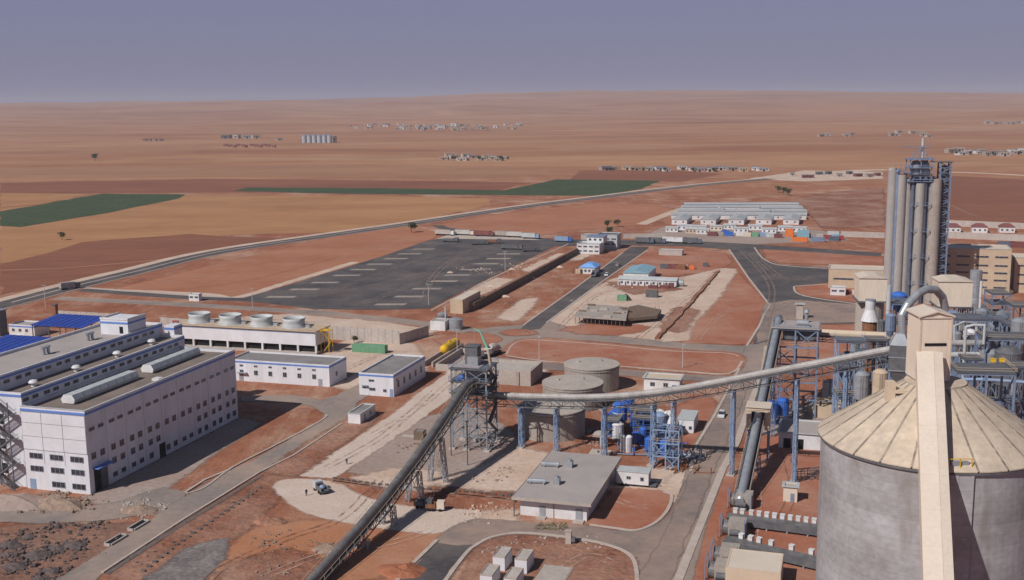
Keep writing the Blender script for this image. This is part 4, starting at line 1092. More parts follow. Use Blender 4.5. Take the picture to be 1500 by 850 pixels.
def resample(pts, step):
    pts = [Vector(p) for p in pts]; out = [pts[0]]; acc = 0.0
    for a, b in zip(pts, pts[1:]):
        L = (b - a).length; pos = step - acc
        while pos < L:
            out.append(a.lerp(b, pos / L)); pos += step
        acc = L - (pos - step)
    if (out[-1] - pts[-1]).length > step * .3: out.append(pts[-1])
    return out

def tube_conveyor(name, label, pts, w=3.0, hood='steelpale', truss_h=1.9, step=3.0, truss='bluesteel', walk=True):
    """covered belt: half round hood on a lattice gallery, pts along the belt"""
    t = thing(name, label, "conveyor", pts[0], 0.0)
    o0 = Vector(pts[0]); P = [p - o0 for p in resample(pts, step)]
    fr = []
    for i, p in enumerate(P):
        d = (P[min(i + 1, len(P) - 1)] - P[max(i - 1, 0)]).normalized()
        s = d.cross(Vector((0, 0, 1))).normalized(); u = s.cross(d).normalized()
        fr.append((p, s, u, d))
    K = 10
    hd = MB(); vs = []; fs = []
    prof = [(-w * .36, -.75)] + [(w * .36 * -math.cos(math.pi * k / K), w * .36 * math.sin(math.pi * k / K)) for k in range(K + 1)] + [(w * .36, -.75)]
    n = len(prof)
    for p, s, u, d in fr: vs += [p + s * a + u * b for a, b in prof]
    for i in range(len(fr) - 1):
        for k in range(n): fs.append((i * n + k, i * n + (k + 1) % n, (i + 1) * n + (k + 1) % n, (i + 1) * n + k))
    fs += [tuple(range(n)), tuple(range((len(fr) - 1) * n + n - 1, (len(fr) - 1) * n - 1, -1))]
    h = part("hood", MB().add(vs, fs), hood, t)
    for e in h.data.polygons: e.use_smooth = len(e.vertices) == 4
    rb = MB()
    for i in range(0, len(fr), 1):
        p, s, u, d = fr[i]
        a = [p + s * x * 1.035 + u * (y * 1.035 + .0) - d * .05 for x, y in prof[1:-1]]; b = [q + d * .10 for q in a]
        rb.add(a + b, [(k, k + 1, k + 1 + len(a), k + len(a)) for k in range(len(a) - 1)])
    part("hood_rib", rb, hood, h)["kind"] = "stuff"
    tr = MB()
    cor = [(-w / 2, -.8), (w / 2, -.8), (w / 2, -.8 - truss_h), (-w / 2, -.8 - truss_h)]
    for i in range(len(fr) - 1):
        (p, s, u, d), (q, s2, u2, d2) = fr[i], fr[i + 1]
        for x, y in cor: tr.beam(p + s * x + u * y, q + s2 * x + u2 * y, .17)
        for sg in (-1, 1):
            a, b = (p + s * sg * w / 2 + u * -.8, q + s2 * sg * w / 2 + u2 * (-.8 - truss_h))
            if i % 2: a, b = (p + s * sg * w / 2 + u * (-.8 - truss_h), q + s2 * sg * w / 2 + u2 * -.8)
            tr.beam(a, b, .12)
            tr.beam(p + s * sg * w / 2 + u * -.8, p + s * sg * w / 2 + u * (-.8 - truss_h), .12)
        tr.beam(p + s * w / 2 + u * (-.8 - truss_h), p - s * w / 2 + u * (-.8 - truss_h), .12)
    part("truss", tr, truss, t)
    dk = MB(); vs = []; fs = []
    for p, s, u, d in fr: vs += [p + s * -w * .62 + u * -.82, p + s * w * .62 + u * -.82, p + s * w * .62 + u * -.92, p + s * -w * .62 + u * -.92]
    for i in range(len(fr) - 1):
        for k in range(4): fs.append((4 * i + k, 4 * i + (k + 1) % 4, 4 * i + 4 + (k + 1) % 4, 4 * i + 4 + k))
    part("walkway", dk.add(vs, fs), 'steeldark', t)
    rl = MB()
    for i in range(len(fr) - 1):
        (p, s, u, d), (q, s2, u2, d2) = fr[i], fr[i + 1]
        for sg in (-1, 1):
            rl.beam(p + s * sg * w * .62 + u * .25, q + s2 * sg * w * .62 + u2 * .25, .06)
            rl.beam(p + s * sg * w * .62 + u * -.85, p + s * sg * w * .62 + u * .25, .06)
    part("railing", rl, 'tan' if walk == 'y' else 'steel', t)
    return t

# main conveyor: transfer tower to the hopper beside the silos
CD = Vector((61.6, -28.7, 0)).normalized()
C0 = Vector((1.8, 266.0, 0))
main_pts = [plane_hit(x, y, C0, CD) for x, y in ((708, 577.5), (760, 580), (800, 581), (850, 582), (900, 580.5), (950, 576), (1000, 569), (1060, 558), (1120, 546.5), (1200, 531.5), (1260, 520), (1316, 509.5))]
tube_conveyor("belt_conveyor", "long grey tube conveyor rising gently from the lattice tower to the silos", main_pts, 2.05, truss='steeldark')
# inclined conveyor running down to the lower left
D0 = Vector((-18.2, 238.2, 0)); DD = Vector((8.4, 25.2, 0)).normalized()
inc_pts = [plane_hit(x, y, D0, DD) for x, y in ((695, 558.5), (680, 566.5), (660, 596), (628, 643), (603, 678), (564, 728), (525, 774), (455, 852), (400, 912))]
tube_conveyor("belt_conveyor", "dark grey tube conveyor sloping down to the lower edge of the picture", inc_pts, 2.5, 'belt', 1.5, 3.0, 'steeldark', 'y')
# conveyor 3: from the belts at ground level up to the blue tower
E0, E1 = Vector((47.2, 221.0, 1.8)), Vector((73.6, 299.5, 25.6))
tube_conveyor("belt_conveyor", "straight tube conveyor climbing through the beige box house to the blue tower", [E0, E0.lerp(E1, .5), E1], 2.5, 'steel', 1.5, 3.0, 'steeldark', 'y')
# conveyor 4: level gallery from the blue tower to the right
tube_conveyor("belt_conveyor", "level beige conveyor gallery running right from the top of the blue tower", [V(1186, 487, 303), V(1260, 490.5, 300), V(1345, 495, 297)], 3.0, 'beige', 1.4, 3.5, 'steeldark')

def leg_trestle(label, foot, top, spread, m='bluelight', w=1.0, group="blue lattice legs under the long conveyor"):
    t = thing("trestle", label, "support", (foot.x, foot.y, 0), math.atan2(CD.y, CD.x), group)
    H = top - 2.5
    for sg in (-1, 1):
        mb = MB(); lattice_leg(mb, (0, sg * spread * .42, .3), (0, sg * .75, H), .62, max(3, int(H / 2.6)), .075)
        part("leg", mb, m, t)
        part("footing", MB().box(-.9, .9, sg * spread * .42 - .7, sg * spread * .42 + .7, 0, .4), 'concretepale', t)
    part("head_beam", MB().beam((0, -1.8, H + .1), (0, 1.8, H + .1), .5), m, t)
    for f in (.35, .65): part("tie", MB().beam((0, -spread * .42, H * f), (0, spread * .42, H * f), .15), m, t)
    return t
def on_line(px):
    best = min(resample(main_pts, .25), key=lambda p: abs((p.x, p.y, p.z) and pix(p)[0] - px))
    return best
def pix(p):
    q = cam.matrix_world.inverted() @ Vector(p)
    return (750 + FPX * q.x / -q.z, 425 - FPX * q.y / -q.z)
for px, sp, lb in ((763, 2.2, "blue lattice leg nearest the transfer tower, in front of the near round tank"), (815, 2.4, "blue lattice leg before the right half of the near round tank"),
               (885, 2.6, "blue lattice leg at the left end of the blue process plant"), (957, 3.0, "blue lattice leg in the middle of the blue process plant"), (987, 2.6, "blue lattice leg at the right end of the blue process plant"),
               (1075, 2.2, "slim blue lattice leg on the right edge of the main road"), (1168, 2.4, "tall blue lattice leg beside the small cream hut"), (1240, 2.4, "blue lattice leg close to the left rim of the silo roof")):
    p = on_line(px); leg_trestle(lb, p, p.z - .8, sp)
def trestle2(label, px):
    p = min(resample(inc_pts, .25), key=lambda q: abs(pix(q)[0] - px))
    t = thing("trestle", label, "support", (p.x, p.y, 0), RG, "trestles under the sloping conveyor")
    H = p.z - 2.6
    for sg in (-1, 1):
        mb = MB(); lattice_leg(mb, (sg * (1.0 + H * .09), 0, 0), (sg * 1.1, 0, H), .9, max(3, int(H / 1.6)), .11)
        part("leg", mb, 'steel', t)
    part("cross_brace", MB().beam((-1.4, 0, .5), (1.2, 0, H), .12).beam((1.4, 0, .5), (-1.2, 0, H), .12), 'steel', t)
    return t
for px, lb in ((640, "tallest steel trestle of the sloping conveyor, next to the lattice tower"), (606, "steel trestle where the sloping conveyor crosses the trench"), (567, "steel trestle on the pale gravel apron under the sloping conveyor"), (528, "low steel trestle on the orange sand under the sloping conveyor")):
    trestle2(lb, px)
for k in range(3):
    p = E0.lerp(E1, (.28, .66, .86)[k])
    t = thing("trestle", ("short steel trestle below the beige box house", "steel trestle above the beige box house, behind the long conveyor", "steel trestle just before the blue tower")[k], "support", (p.x, p.y, 0), RG, "trestles of the climbing conveyor")
    for sg in (-1, 1):
        mb = MB(); lattice_leg(mb, (sg * 1.6, 0, 0), (sg * 1.2, 0, p.z - 2.3), .8, 6, .11); part("leg", mb, 'bluesteel', t)

M['greyblue'] = mat('grey_blue_lattice', (0.20, 0.22, 0.26), (0.26, 0.27, 0.29), .6, .6)
TWR = 'greyblue'
# ---- transfer tower in the centre
def transfer_tower():
    o = Vector((-10.6, 263.7, 0)); t = thing("transfer_tower", "blue grey lattice transfer tower where the two tube conveyors meet", "tower", o)
    W, D, H = 9.0, 8.0, 14.5
    xs = (-4.8, -1.0, 4.2); ys = (0, D)
    for x in xs:
        for y in ys:
            part("column", MB().beam((x, y, 0), (x, y, 20.5), .34), TWR, t)
            part("footing", MB().box(x - .8, x + .8, y - .8, y + .8, 0, .5), 'concretepale', t)
    lv = [0, 3.6, 7.2, 10.8, 14.2, 17.2, 20.4]
    for i, (z0, z1) in enumerate(zip(lv, lv[1:])):
        b = MB()
        for y in ys:
            b.beam((xs[0], y, z1), (xs[2], y, z1), .24)
            for xa, xb in zip(xs, xs[1:]):
                b.beam((xa, y, z0), (xb, y, z1), .14).beam((xb, y, z0), (xa, y, z1), .14)
        for x in xs:
            b.beam((x, 0, z1), (x, D, z1), .24); b.beam((x, 0, z0), (x, D, z1), .14)
        part("bracing", b, TWR, t)
    for z in (14.2, 17.2, 20.4):
        part("floor", MB().box(-5.3, 4.7, -.6, D + .6, z + .17, z + .32), 'steeldark', t)
        r = MB()
        for zz in (.7, 1.15):
            for y in (-.6, D + .6): r.beam((-5.3, y, z + .3 + zz), (4.7, y, z + .3 + zz), .07)
            for x in (-5.3, 4.7): r.beam((x, -.6, z + .3 + zz), (x, D + .6, z + .3 + zz), .07)
        for k in range(6):
            for y in (-.6, D + .6): r.beam((-5.3 + 2 * k, y, z + .3), (-5.3 + 2 * k, y, z + 1.45), .07)
        part("railing", r, 'bluesteel', t)
    part("chute", MB().box(-2.2, 1.6, 2.4, 5.6, 14.5, 19.6).prism([(-1.6, 2.8), (1.2, 2.8), (1.2, 5.2), (-1.6, 5.2)], 20.8, 23.0), 'steel', t)
    part("roof_panel", MB().box(-5.5, 2.2, 1.0, D + .8, 20.75, 20.95), 'roofdust', t)
    part("dust_collector", MB().box(-2.4, .8, 3.6, 6.6, 21.0, 25.4).box(-2.6, 1.0, 3.4, 6.8, 25.4, 25.6), 'steeldark', t)
    part("duct", MB().pipe([(1.4, 5, 24.6), (3.2, 5, 24.6), (3.8, 5, 20), (3.8, 5, 15)], .3), 'tan', t)
    st = MB()
    for i, (z0, z1) in enumerate(zip(lv, lv[1:])):
        a, b = ((4.6, 1.2, z0), (4.6, 6.8, z1)) if i % 2 == 0 else ((4.6, 6.8, z0), (4.6, 1.2, z1))
        st.beam(a, b, .8, .2).beam((a[0] + .4, a[1], a[2] + 1), (b[0] + .4, b[1], b[2] + 1), .06)
    part("stair", st, 'steeldark', t)
    part("motor", MB().cyl((-3.6, 1.4, 18.2), (-2.0, 1.4, 18.2), .6).box(-3.8, -1.8, .8, 2.0, 17.5, 17.8), 'bluestrong', t)
transfer_tower()
lp = MB().cyl((0, 0, 0), (0, 0, 13), .12, n=6)
for lb, p in (("thin steel pole left of the transfer tower legs", G(661, 668)), ("thin steel pole in front of the transfer tower legs", G(685, 682))):
    single("pole", lb, "pole", MB().cyl((0, 0, 0), (0, 0, 11), .14, n=6).beam((-.5, 0, 10.8), (.5, 0, 10.8), .15), 'steeldark', p)

# ---- hopper beside the silos, at the end of the main conveyor
def hopper():
    p = main_pts[-1]; t = thing("dust_hopper", "grey steel filter hopper at the upper end of the long conveyor", "hopper", (p.x + .2, p.y, 0))
    z = p.z
    part("casing", MB().box(-2.0, 1.9, -1.8, 1.8, z - 4.6, z + .8), 'steeldark', t)
    part("cone", MB().add([(-2.0, -1.8, z - 4.6), (1.9, -1.8, z - 4.6), (1.9, 1.8, z - 4.6), (-2.0, 1.8, z - 4.6), (-.6, -.6, z - 8.2), (.5, -.6, z - 8.2), (.5, .6, z - 8.2), (-.6, .6, z - 8.2)],
         [(0, 1, 5, 4), (1, 2, 6, 5), (2, 3, 7, 6), (3, 0, 4, 7), (4, 5, 6, 7), (0, 3, 2, 1)]), 'steeldark', t)
    part("flange", MB().box(-2.15, 2.05, -1.95, 1.95, z - 4.75, z - 4.55), 'steel', t)
    part("flange", MB().box(-2.1, 2.0, -1.9, 1.9, z - 1.9, z - 1.7), 'steel', t)
    part("hood", MB().add([(-2.0, -1.8, z + .8), (1.9, -1.8, z + .8), (1.9, 1.8, z + .8), (-2.0, 1.8, z + .8), (-.8, -.8, z + 3.2), (.8, -.8, z + 3.2), (.8, .8, z + 3.2), (-.8, .8, z + 3.2)],
         [(0, 1, 5, 4), (1, 2, 6, 5), (2, 3, 7, 6), (3, 0, 4, 7), (4, 5, 6, 7)]), 'steel', t)
    o = Vector((p.x + .2, p.y, 0)); q = [V(x, y, p.y + dy) - o for x, y, dy in ((1322, 492, 0), (1321, 462, 0), (1327, 446, 1), (1336, 430, 3), (1344, 422, 5), (1353, 422, 7), (1358, 432, 9), (1360, 450, 10))]
    part("duct", MB().pipe([(0, 0, z + 3.0)] + q, .85, 14), 'steel', t)
    for x in (-1.8, 1.7):
        for y in (-1.6, 1.6): part("leg", MB().beam((x, y, 0), (x, y, z - 4.6), .35), 'bluesteel', t)
    part("bracing", MB().beam((-1.8, -1.6, z - 12), (1.7, -1.6, z - 6), .18).beam((1.7, -1.6, z - 12), (-1.8, -1.6, z - 6), .18).beam((-1.8, -1.6, z - 18), (1.7, -1.6, z - 12), .18), 'bluesteel', t)
hopper()

# ---- the flat roofed building at the bottom
def substation():
    g = G(859.5, 764)
    t = thing("flat_building", "low white building with a broad dusty grey flat roof near the bottom road", "building", g)
    w, l, h = 14.2, 28.5, 3.9
    part("wall", MB().box(-w, 0, 0, .3, 0, h).box(-w, 0, l - .3, l, 0, h).box(-w, -w + .3, .3, l - .3, 0, h).box(-.3, 0, .3, l - .3, 0, h), 'white', t)
    part("roof", MB().box(-w - 1.3, 1.2, -1.6, l + 1.6, h, h + .45), 'roofdust', t)
    part("roof_edge", MB().box(-w - 1.38, 1.28, -1.68, -1.6, h - .12, h + .55).box(1.2, 1.28, -1.6, l + 1.6, h - .12, h + .55).box(-w - 1.38, -w - 1.3, -1.6, l + 1.6, h - .12, h + .55), 'concrete', t)
    part("pilaster", MB().box(-7.1, -6.9, -.08, 0, 0, h), 'joint', t)
    door(t, (-9.4, 0, 0), 0, 1.3, 2.4, 'frame'); door(t, (-1.6, 0, 0), 0, 1.5, 2.5, 'frame')
    part("step", MB().box(-2.7, -.4, -1.8, 0, 0, .25).box(-10.3, -8.5, -1.6, 0, 0, .25), 'concretepale', t)
    for k in range(6): window(t, (0, 3 + 4.4 * k, 2.3), R(90), 1.6, 1.1, 1)
    for y in (7.5, 19.0):
        u = part("roof_fan", MB().cyl((-w - .6, y, h + 1.0), (-w + 3.4, y + .5, h + 1.0), .55, n=12), 'steel', t)
        part("fan_stand", MB().box(-w, -w + .3, y - .6, y + .6, h + .45, h + .9).box(-w + 3, -w + 3.3, y - .6, y + .6, h + .45, h + .9), 'steel', u)
        part("roof_cowl", MB().box(-w + 5.0, -w + 6.4, y + .2, y + 1.6, h + .45, h + 1.9).cyl((-w + 5.7, y + .9, h + 1.9), (-w + 5.7, y + .9, h + 2.4), .5), 'steel', t)
    part("gutter", MB().beam((-w - 1.0, -1.2, h - .2), (-w - 1.0, -1.2, .2), .2).beam((-w - 1.5, l * .45, 0), (-w - 6, l * .35, 0.4), .3), 'steeldark', t)
substation()
def site_cabin(label, loc, w=7.0, l=2.6, h=2.9, rz=RG, trailer=False, m='white'):
    t = thing("site_cabin", label, "cabin", loc, rz)
    z = .7 if trailer else .15
    part("body", MB().box(0, w, 0, l, z, z + h - .2), m, t)
    part("roof", MB().box(-.12, w + .12, -.12, l + .12, z + h - .2, z + h), 'ventgrey', t)
    window(t, (w * .38, 0, z + 1.5), 0, 1.0, .7); window(t, (w * .8, 0, z + 1.4), 0, .8, .9, 0)
    door(t, (w, l / 2, z), R(90), .9, 2.0, 'frame')
    if trailer:
        part("chassis", MB().box(-.4, w + 1.6, .3, l - .3, .45, .7).beam((w + 1.6, l / 2, .5), (w + 2.6, l / 2, .45), .15), 'steeldark', t)
        for x in (1.2, 2.2):
            for y in (.1, l - .1): part("wheel", MB().cyl((x, y - .12, .42), (x, y + .12, .42), .42, n=12), 'rubber', t)
    return t
site_cabin("white trailer cabin parked in the shade side of the flat roofed building", G(903, 712), 7.2, 3.4, 3.0, trailer=True)
b = simple_building("small_building", "small white building with a beige roof behind the right end of the long conveyor", "building", G(943, 572), 10.6, 6.5, 3.9, 'white', 'beige', False, .1, over=.5)
for x in (2.6, 6.5): window(b, (x, 0, 2.1), 0, 1.4, 1.2)
door(b, (9.0, 0, 0))

# ---- blue process plant under the conveyor
def vessel(name, label, loc, r, h, m, cat="tank", z0=0.0, legs=True, cone=0.0, top=.35, n=18, group=None, m2=None):
    t = thing(name, label, cat, loc, RG, group)
    part("shell", MB().lathe([(0, z0 + cone * 0), (r * .25 if cone else r, z0), (r, z0 + cone), (r, z0 + h), (r * .55, z0 + h + r * top), (0, z0 + h + r * top * 1.2)], n), m, t)
    part("band", MB().lathe([(r + .05, z0 + h * .5 - .12), (r + .05, z0 + h * .5 + .12)], n).lathe([(r + .05, z0 + h - .2), (r + .05, z0 + h - .02)], n), m2 or m, t)
    if legs and z0 > 0:
        for k in range(4):
            a = math.pi / 4 + k * math.pi / 2
            part("leg", MB().beam((r * .85 * math.cos(a), r * .85 * math.sin(a), 0), (r * .85 * math.cos(a), r * .85 * math.sin(a), z0 + cone + .3), .2), m2 or m, t)
    part("ladder", MB().beam((-.2, -r - .25, 0), (-.2, -r - .25, z0 + h), .06).beam((.2, -r - .25, 0), (.2, -r - .25, z0 + h), .06), 'steel', t)
    return t
vessel("process_tank", "tall bright blue tank with a white top, left centre of the blue plant", G(908, 628), 1.9, 4.2, 'bluestrong', z0=2.4, m2='white')
vessel("process_tank", "white cylinder standing in front of the tall bright blue tank", G(905, 642), 1.5, 3.8, 'white')
vessel("process_tank", "dark blue tank at the back of the blue plant, just under the conveyor", G(921, 612), 1.7, 3.6, 'bluestrong', z0=1.8)
vessel("process_tank", "first of two slim white cylinders at the front of the blue plant", G(913, 661), .85, 3.9, 'white')
vessel("process_tank", "second slim white cylinder, right beside the first one", G(921, 662), .85, 3.9, 'whitepanel')
vessel("process_tank", "short blue tank among the pipes at the left of the blue plant", G(889, 632), 1.2, 3.2, 'bluestrong', z0=1.2)
vessel("process_tank", "bright blue drum in front of the right blue lattice", G(953, 662), 1.5, 2.6, 'bluestrong', z0=.8)
vessel("process_tank", "bright blue drum right of the middle lattice leg", G(976, 668), 1.6, 3.0, 'bluestrong', z0=.6)
vessel("process_tank", "pale blue hopper below the white filter spheres", G(966, 641), 1.7, 4.0, 'bluelight', z0=2.0, cone=1.4)
for lb, p in (("left white round filter vessel at the back of the blue plant", G(966, 628)), ("middle white round filter vessel beside the white cabin", G(980, 630)), ("front white round filter vessel above the blue drums", G(984, 640))):
    t = thing("filter_vessel", lb, "tank", p, RG, "white round filter vessels")
    part("shell", MB().ball((0, 0, 3.4), 1.9, 16, 10, 1.0), 'white', t, smooth_=True)
    part("leg", MB().beam((-1.2, -1.2, 0), (-1.2, -1.2, 2.4), .2).beam((1.2, -1.2, 0), (1.2, -1.2, 2.4), .2).beam((0, 1.4, 0), (0, 1.4, 2.4), .2), 'white', t)
    part("pipe", MB().pipe([(0, -1.9, 3.4), (0, -2.6, 3.4), (0, -2.6, .4)], .18, 8), 'steel', t)
site_cabin("white box cabin at the right end of the blue plant, beside the road", G(992, 634), 4.2, 9, 3.6, m='whitepanel')
def steel_frame(name, label, loc, w, l, h, nx, ny, nz, m, cat="steel frame", rz=RG, floors='steeldark', brace=True, r=.25, fl=True):
    t = thing(name, label, cat, loc, rz)
    for i in range(nx + 1):
        for j in range(ny + 1):
            part("column", MB().beam((w * i / nx, l * j / ny, 0), (w * i / nx, l * j / ny, h), r * 1.4), m, t)
    for k in range(1, nz + 1):
        z = h * k / nz; b = MB()
        for j in range(ny + 1): b.beam((0, l * j / ny, z), (w, l * j / ny, z), r * 1.3)
        for i in range(nx + 1): b.beam((w * i / nx, 0, z), (w * i / nx, l, z), r * 1.3)
        part("floor_beam", b, m, t)
        if fl: part("floor", MB().box(-.3, w + .3, -.3, l + .3, z + r * .7, z + r * .7 + .12), floors, t)
        rr = MB()
        for zz in (.65, 1.1): rr.beam((-.3, -.3, z + zz + .2), (w + .3, -.3, z + zz + .2), .07).beam((-.3, -.3, z + zz + .2), (-.3, l + .3, z + zz + .2), .07).beam((w + .3, -.3, z + zz + .2), (w + .3, l + .3, z + zz + .2), .07)
        part("railing", rr, m if k % 2 else 'tan', t)
        if brace:
            b = MB(); z0 = h * (k - 1) / nz
            i = (k % nx) if nx > 1 else 0
            b.beam((w * i / nx, 0, z0), (w * (i + 1) / nx, 0, z), r * .8).beam((w * (i + 1) / nx, 0, z0), (w * i / nx, 0, z), r * .8)
            b.beam((0, 0, z0), (0, l / ny, z), r * .8).beam((w, 0, z), (w, l / ny, z0), r * .8)
            part("brace", b, m, t)
    return t
steel_frame("pipe_rack", "two storey blue steel frame full of pipes in the blue plant", G(928, 640), 7.5, 6, 4.6, 3, 1, 2, 'bluestrong', r=.2)
steel_frame("pipe_rack", "pale blue lattice frame over the blue drums", G(956, 687), 6.0, 5, 9.5, 2, 1, 3, 'bluelight', r=.2, fl=False)
def pipes(name, label, cat, loc, n, w, l, m, rmin, rmax, up):
    t = thing(name, label, cat, loc)
    for k in range(n):
        a = Vector((random.uniform(0, w), random.uniform(0, l), rmax + .1))
        b = a + Vector((random.choice((random.uniform(2, 5), .3)), random.choice((random.uniform(1, 4), .3)), 0))
        part("pipe", MB().pipe([a, b, b + Vector((0, 0, random.uniform(.5, up)))], random.uniform(rmin, rmax), 8), m if k % 3 else 'bluestrong' if m == 'bluesteel' else m, t)
    return t
steel_frame("pipe_rack", "dark blue pump frame between the tall bright blue tank and the white spheres", G(924, 632), 5.5, 7, 5.2, 2, 1, 2, 'bluestrong', r=.16)
steel_frame("pipe_rack", "low blue frame at the left edge of the blue plant", G(884, 642), 3.6, 6, 4.4, 1, 1, 2, 'bluestrong', r=.16)
for k, (px, py, r_, h_, m_, lb) in enumerate(((932, 650, 1.1, 2.2, 'bluestrong', "small blue drum in front of the dark blue pump frame, left one"), (942, 646, 1.0, 2.6, 'bluestrong', "small blue drum in front of the dark blue pump frame, right one"), (946, 630, 1.2, 3.0, 'ventgrey', "grey drum behind the right blue lattice"),
        (898, 624, 1.0, 3.4, 'bluestrong', "narrow blue tank left of the tall bright blue tank"), (935, 618, 1.1, 2.6, 'white', "small white tank at the back of the blue plant"), (970, 655, 1.0, 2.8, 'bluelight', "narrow pale blue tank between the two bright blue drums"), (884, 655, .9, 2.2, 'ventgrey', "small grey drum at the left front of the blue plant"))):
    vessel("process_tank", lb, G(px, py), r_, h_, m_, z0=.6)
pipes("pipe_bundle", "web of strong blue pipes behind the two slim white cylinders", "pipes", G(925, 655), 18, 10, 8, 'bluestrong', .1, .2, 2.0)
pipes("pipe_bundle", "tangle of grey and blue pipes running through the blue plant", "pipes", G(882, 668), 18, 20, 10, 'bluesteel', .12, .25, 2.4)
pipes("scrap_heap", "heap of rusty pipes and scrap at the foot of the blue lattice frame", "scrap", G(975, 694), 12, 7, 5, 'rust', .1, .25, 1.2)
pipes("pump_set", "grey pumps and valves beside the road, right of the blue drums", "pumps", G(988, 674), 10, 5, 4, 'steel', .15, .32, 1.8)
for lb, p in (("square pale concrete base left of the blue plant, larger one", G(862, 668)), ("square pale concrete base between the near tank and the blue plant", G(868, 640))):
    single("concrete_block", lb, "slab", MB().box(0, 5, 0, 4, 0, .6).box(1, 2, 1, 2, .6, 1.2), 'concretepale', p)

# ---- beige box house on the climbing conveyor, blue tower, hut
def box_house():
    p = E0.lerp(E1, .40); t = thing("conveyor_house", "beige box house with a dark portal astride the climbing conveyor", "building", (p.x, p.y, 0))
    z0, z1 = p.z - 3.4, p.z + 2.0
    part("side_wall", MB().box(-2.7, -1.55, 0, 4.6, z0, z1).box(1.55, 2.7, 0, 4.6, z0, z1), 'beige', t)
    part("lintel", MB().box(-1.55, 1.55, 0, 4.6, z1 - 1.0, z1), 'beige', t)
    part("roof", MB().box(-2.9, 2.9, -.3, 4.9, z1, z1 + .25), 'beigepale', t)
    part("inner_wall", MB().box(-1.54, 1.54, 4.1, 4.5, z0, z1 - 1.05), 'dark', t)
    for x in (-2.4, 2.4):
        for y in (.4, 4.2): part("leg", MB().beam((x, y, 0), (x, y, z0), .4), 'bluesteel', t)
box_house()
g = Vector((70.4, 292.0, 0))
t = steel_frame("lattice_tower", "tall blue steel tower carrying the head of the climbing conveyor", g, 11.5, 9.5, 24.0, 2, 1, 5, 'bluesteel', "tower", r=.3, fl=False)
part("top_floor", MB().box(-.6, 12.1, -.6, 10.1, 24.3, 24.6), 'roofdust', t)
part("head_house", MB().box(2.4, 11, 1.5, 8.0, 21.0, 23.6), 'steeldark', t)
part("drive", MB().cyl((6, 2, 25.6), (9, 2, 25.6), .8).box(5.6, 9.4, 1.2, 2.8, 24.6, 25.0), 'steel', t)
part("vent_stack", MB().cyl((8.2, 8, 24.6), (8.2, 8, 27.6), .5).lathe([(.8, 27.4), (.5, 28.2), (0, 28.2)], 10, (8.2, 8, 0)), 'steel', t)
vessel("process_tank", "blue tank on legs at the foot of the blue tower", G(1130, 622), 1.6, 4, 'bluestrong', z0=2)
vessel("process_tank", "second blue tank at the foot of the blue tower, right one", G(1146, 618), 1.6, 4, 'bluestrong', z0=2)
b = simple_building("cream_hut", "tiny cream hut with a blue grey door on the red soil by the silo", "hut", G(1147, 735), 2.9, 2.9, 3.4, 'beigepale', 'concrete', False, .1, over=.35)
door(b, (1.9, 0, .1), 0, .8, 1.9, 'bluesteel')
b = simple_building("low_shed", "low white shed with loading doors half hidden behind the silo", "building", G(1140, 656), 17, 12, 4.0, 'white', 'roofdust', False, .1, over=.4)
for x in (1.2, 4.2): part("bay_door", MB().box(x, x + 1.8, -.06, 0, 0, 2.6), 'dark', b)
rk = MB()
for i in range(7): rk.beam((i * 1.6, 0, 0), (i * 1.6, 0, 2.4), .14).beam((i * 1.6, 1.6, 0), (i * 1.6, 1.6, 2.4), .14).beam((i * 1.6, 0, 2.4), (i * 1.6, 1.6, 2.4), .12)
for y in (0, 1.6): rk.beam((0, y, 2.4), (9.6, y, 2.4), .2).beam((0, y, 1.2), (9.6, y, 1.2), .12)
single("pipe_trestle", "low dark pipe trestle leading from the tall leg to the silo", "trestle", rk, 'steeldark', G(1168, 706), RG + R(28))

# ---- hooded ground belts
def ground_belt(label, a, b, caps, m='steeldark', wide=1.35, z=1.5):
    d = b - a; L = d.length; t = thing("ground_conveyor", label, "conveyor", a, math.atan2(d.y, d.x), "dark belts with white hoods")
    part("gallery", MB().box(0, L, -wide, wide, z - .9, z + .5), m, t)
    part("lid", MB().box(0, L, -wide + .3, wide - .3, z + .5, z + .62), 'belt', t)
    for k in range(int(L / 4) + 1): part("leg", MB().box(k * 4 - .15, k * 4 + .15, -wide, -wide + .3, 0, z - .9).box(k * 4 - .15, k * 4 + .15, wide - .3, wide, 0, z - .9), 'steel', t)
    for x in caps:
        part("filter_cap", MB().box(x - .42, x + .42, wide - .1, wide + .8, z + .1, z + 1.35).box(x - .48, x + .48, wide - .2, wide + .9, z + 1.35, z + 1.45), 'white', t)
    return t
g1, g2 = G(1066, 768), G(1215, 788)
ground_belt("dark ground conveyor with a close row of white caps, the farther of two", g1, g2, [1.2, 2.6] + [4.4 + 1.55 * k for k in range(11)])
ground_belt("dark ground conveyor with widely spaced white caps, the nearer of two", G(1062, 803), G(1212, 838), [2.6, 4.5, 6.2, 8.6, 12.6, 16.4])
def end_drum(label, loc, h):
    t = thing("belt_pulley_house", label, "machinery", loc, RG)
    part("casing", MB().cyl((-1.0, 0, 1.4), (.2, 0, 1.4), 1.5, n=18), 'belt', t)
    part("box", MB().box(.2, 3.6, -1.8, 1.8, 0, 3.1), 'concretedark', t)
    part("motor", MB().cyl((.6, -2.6, 1.4), (2.4, -2.6, 1.4), .6).box(.4, 2.6, -3.1, -2.1, 0, .8), 'steeldark', t)
    part("frame", MB().beam((-1.4, -2, 0), (-1.4, -2, 3.6), .2).beam((-1.4, 2, 0), (-1.4, 2, 3.6), .2).beam((-1.4, -2, 3.6), (-1.4, 2, 3.6), .2), 'bluesteel', t)
    part("post", MB().beam((3.4, -2.2, 0), (3.4, -2.2, 4), .2), 'bluesteel', t)
end_drum("grey round pulley casing at the left end of the farther ground conveyor", G(1066, 782), 3)
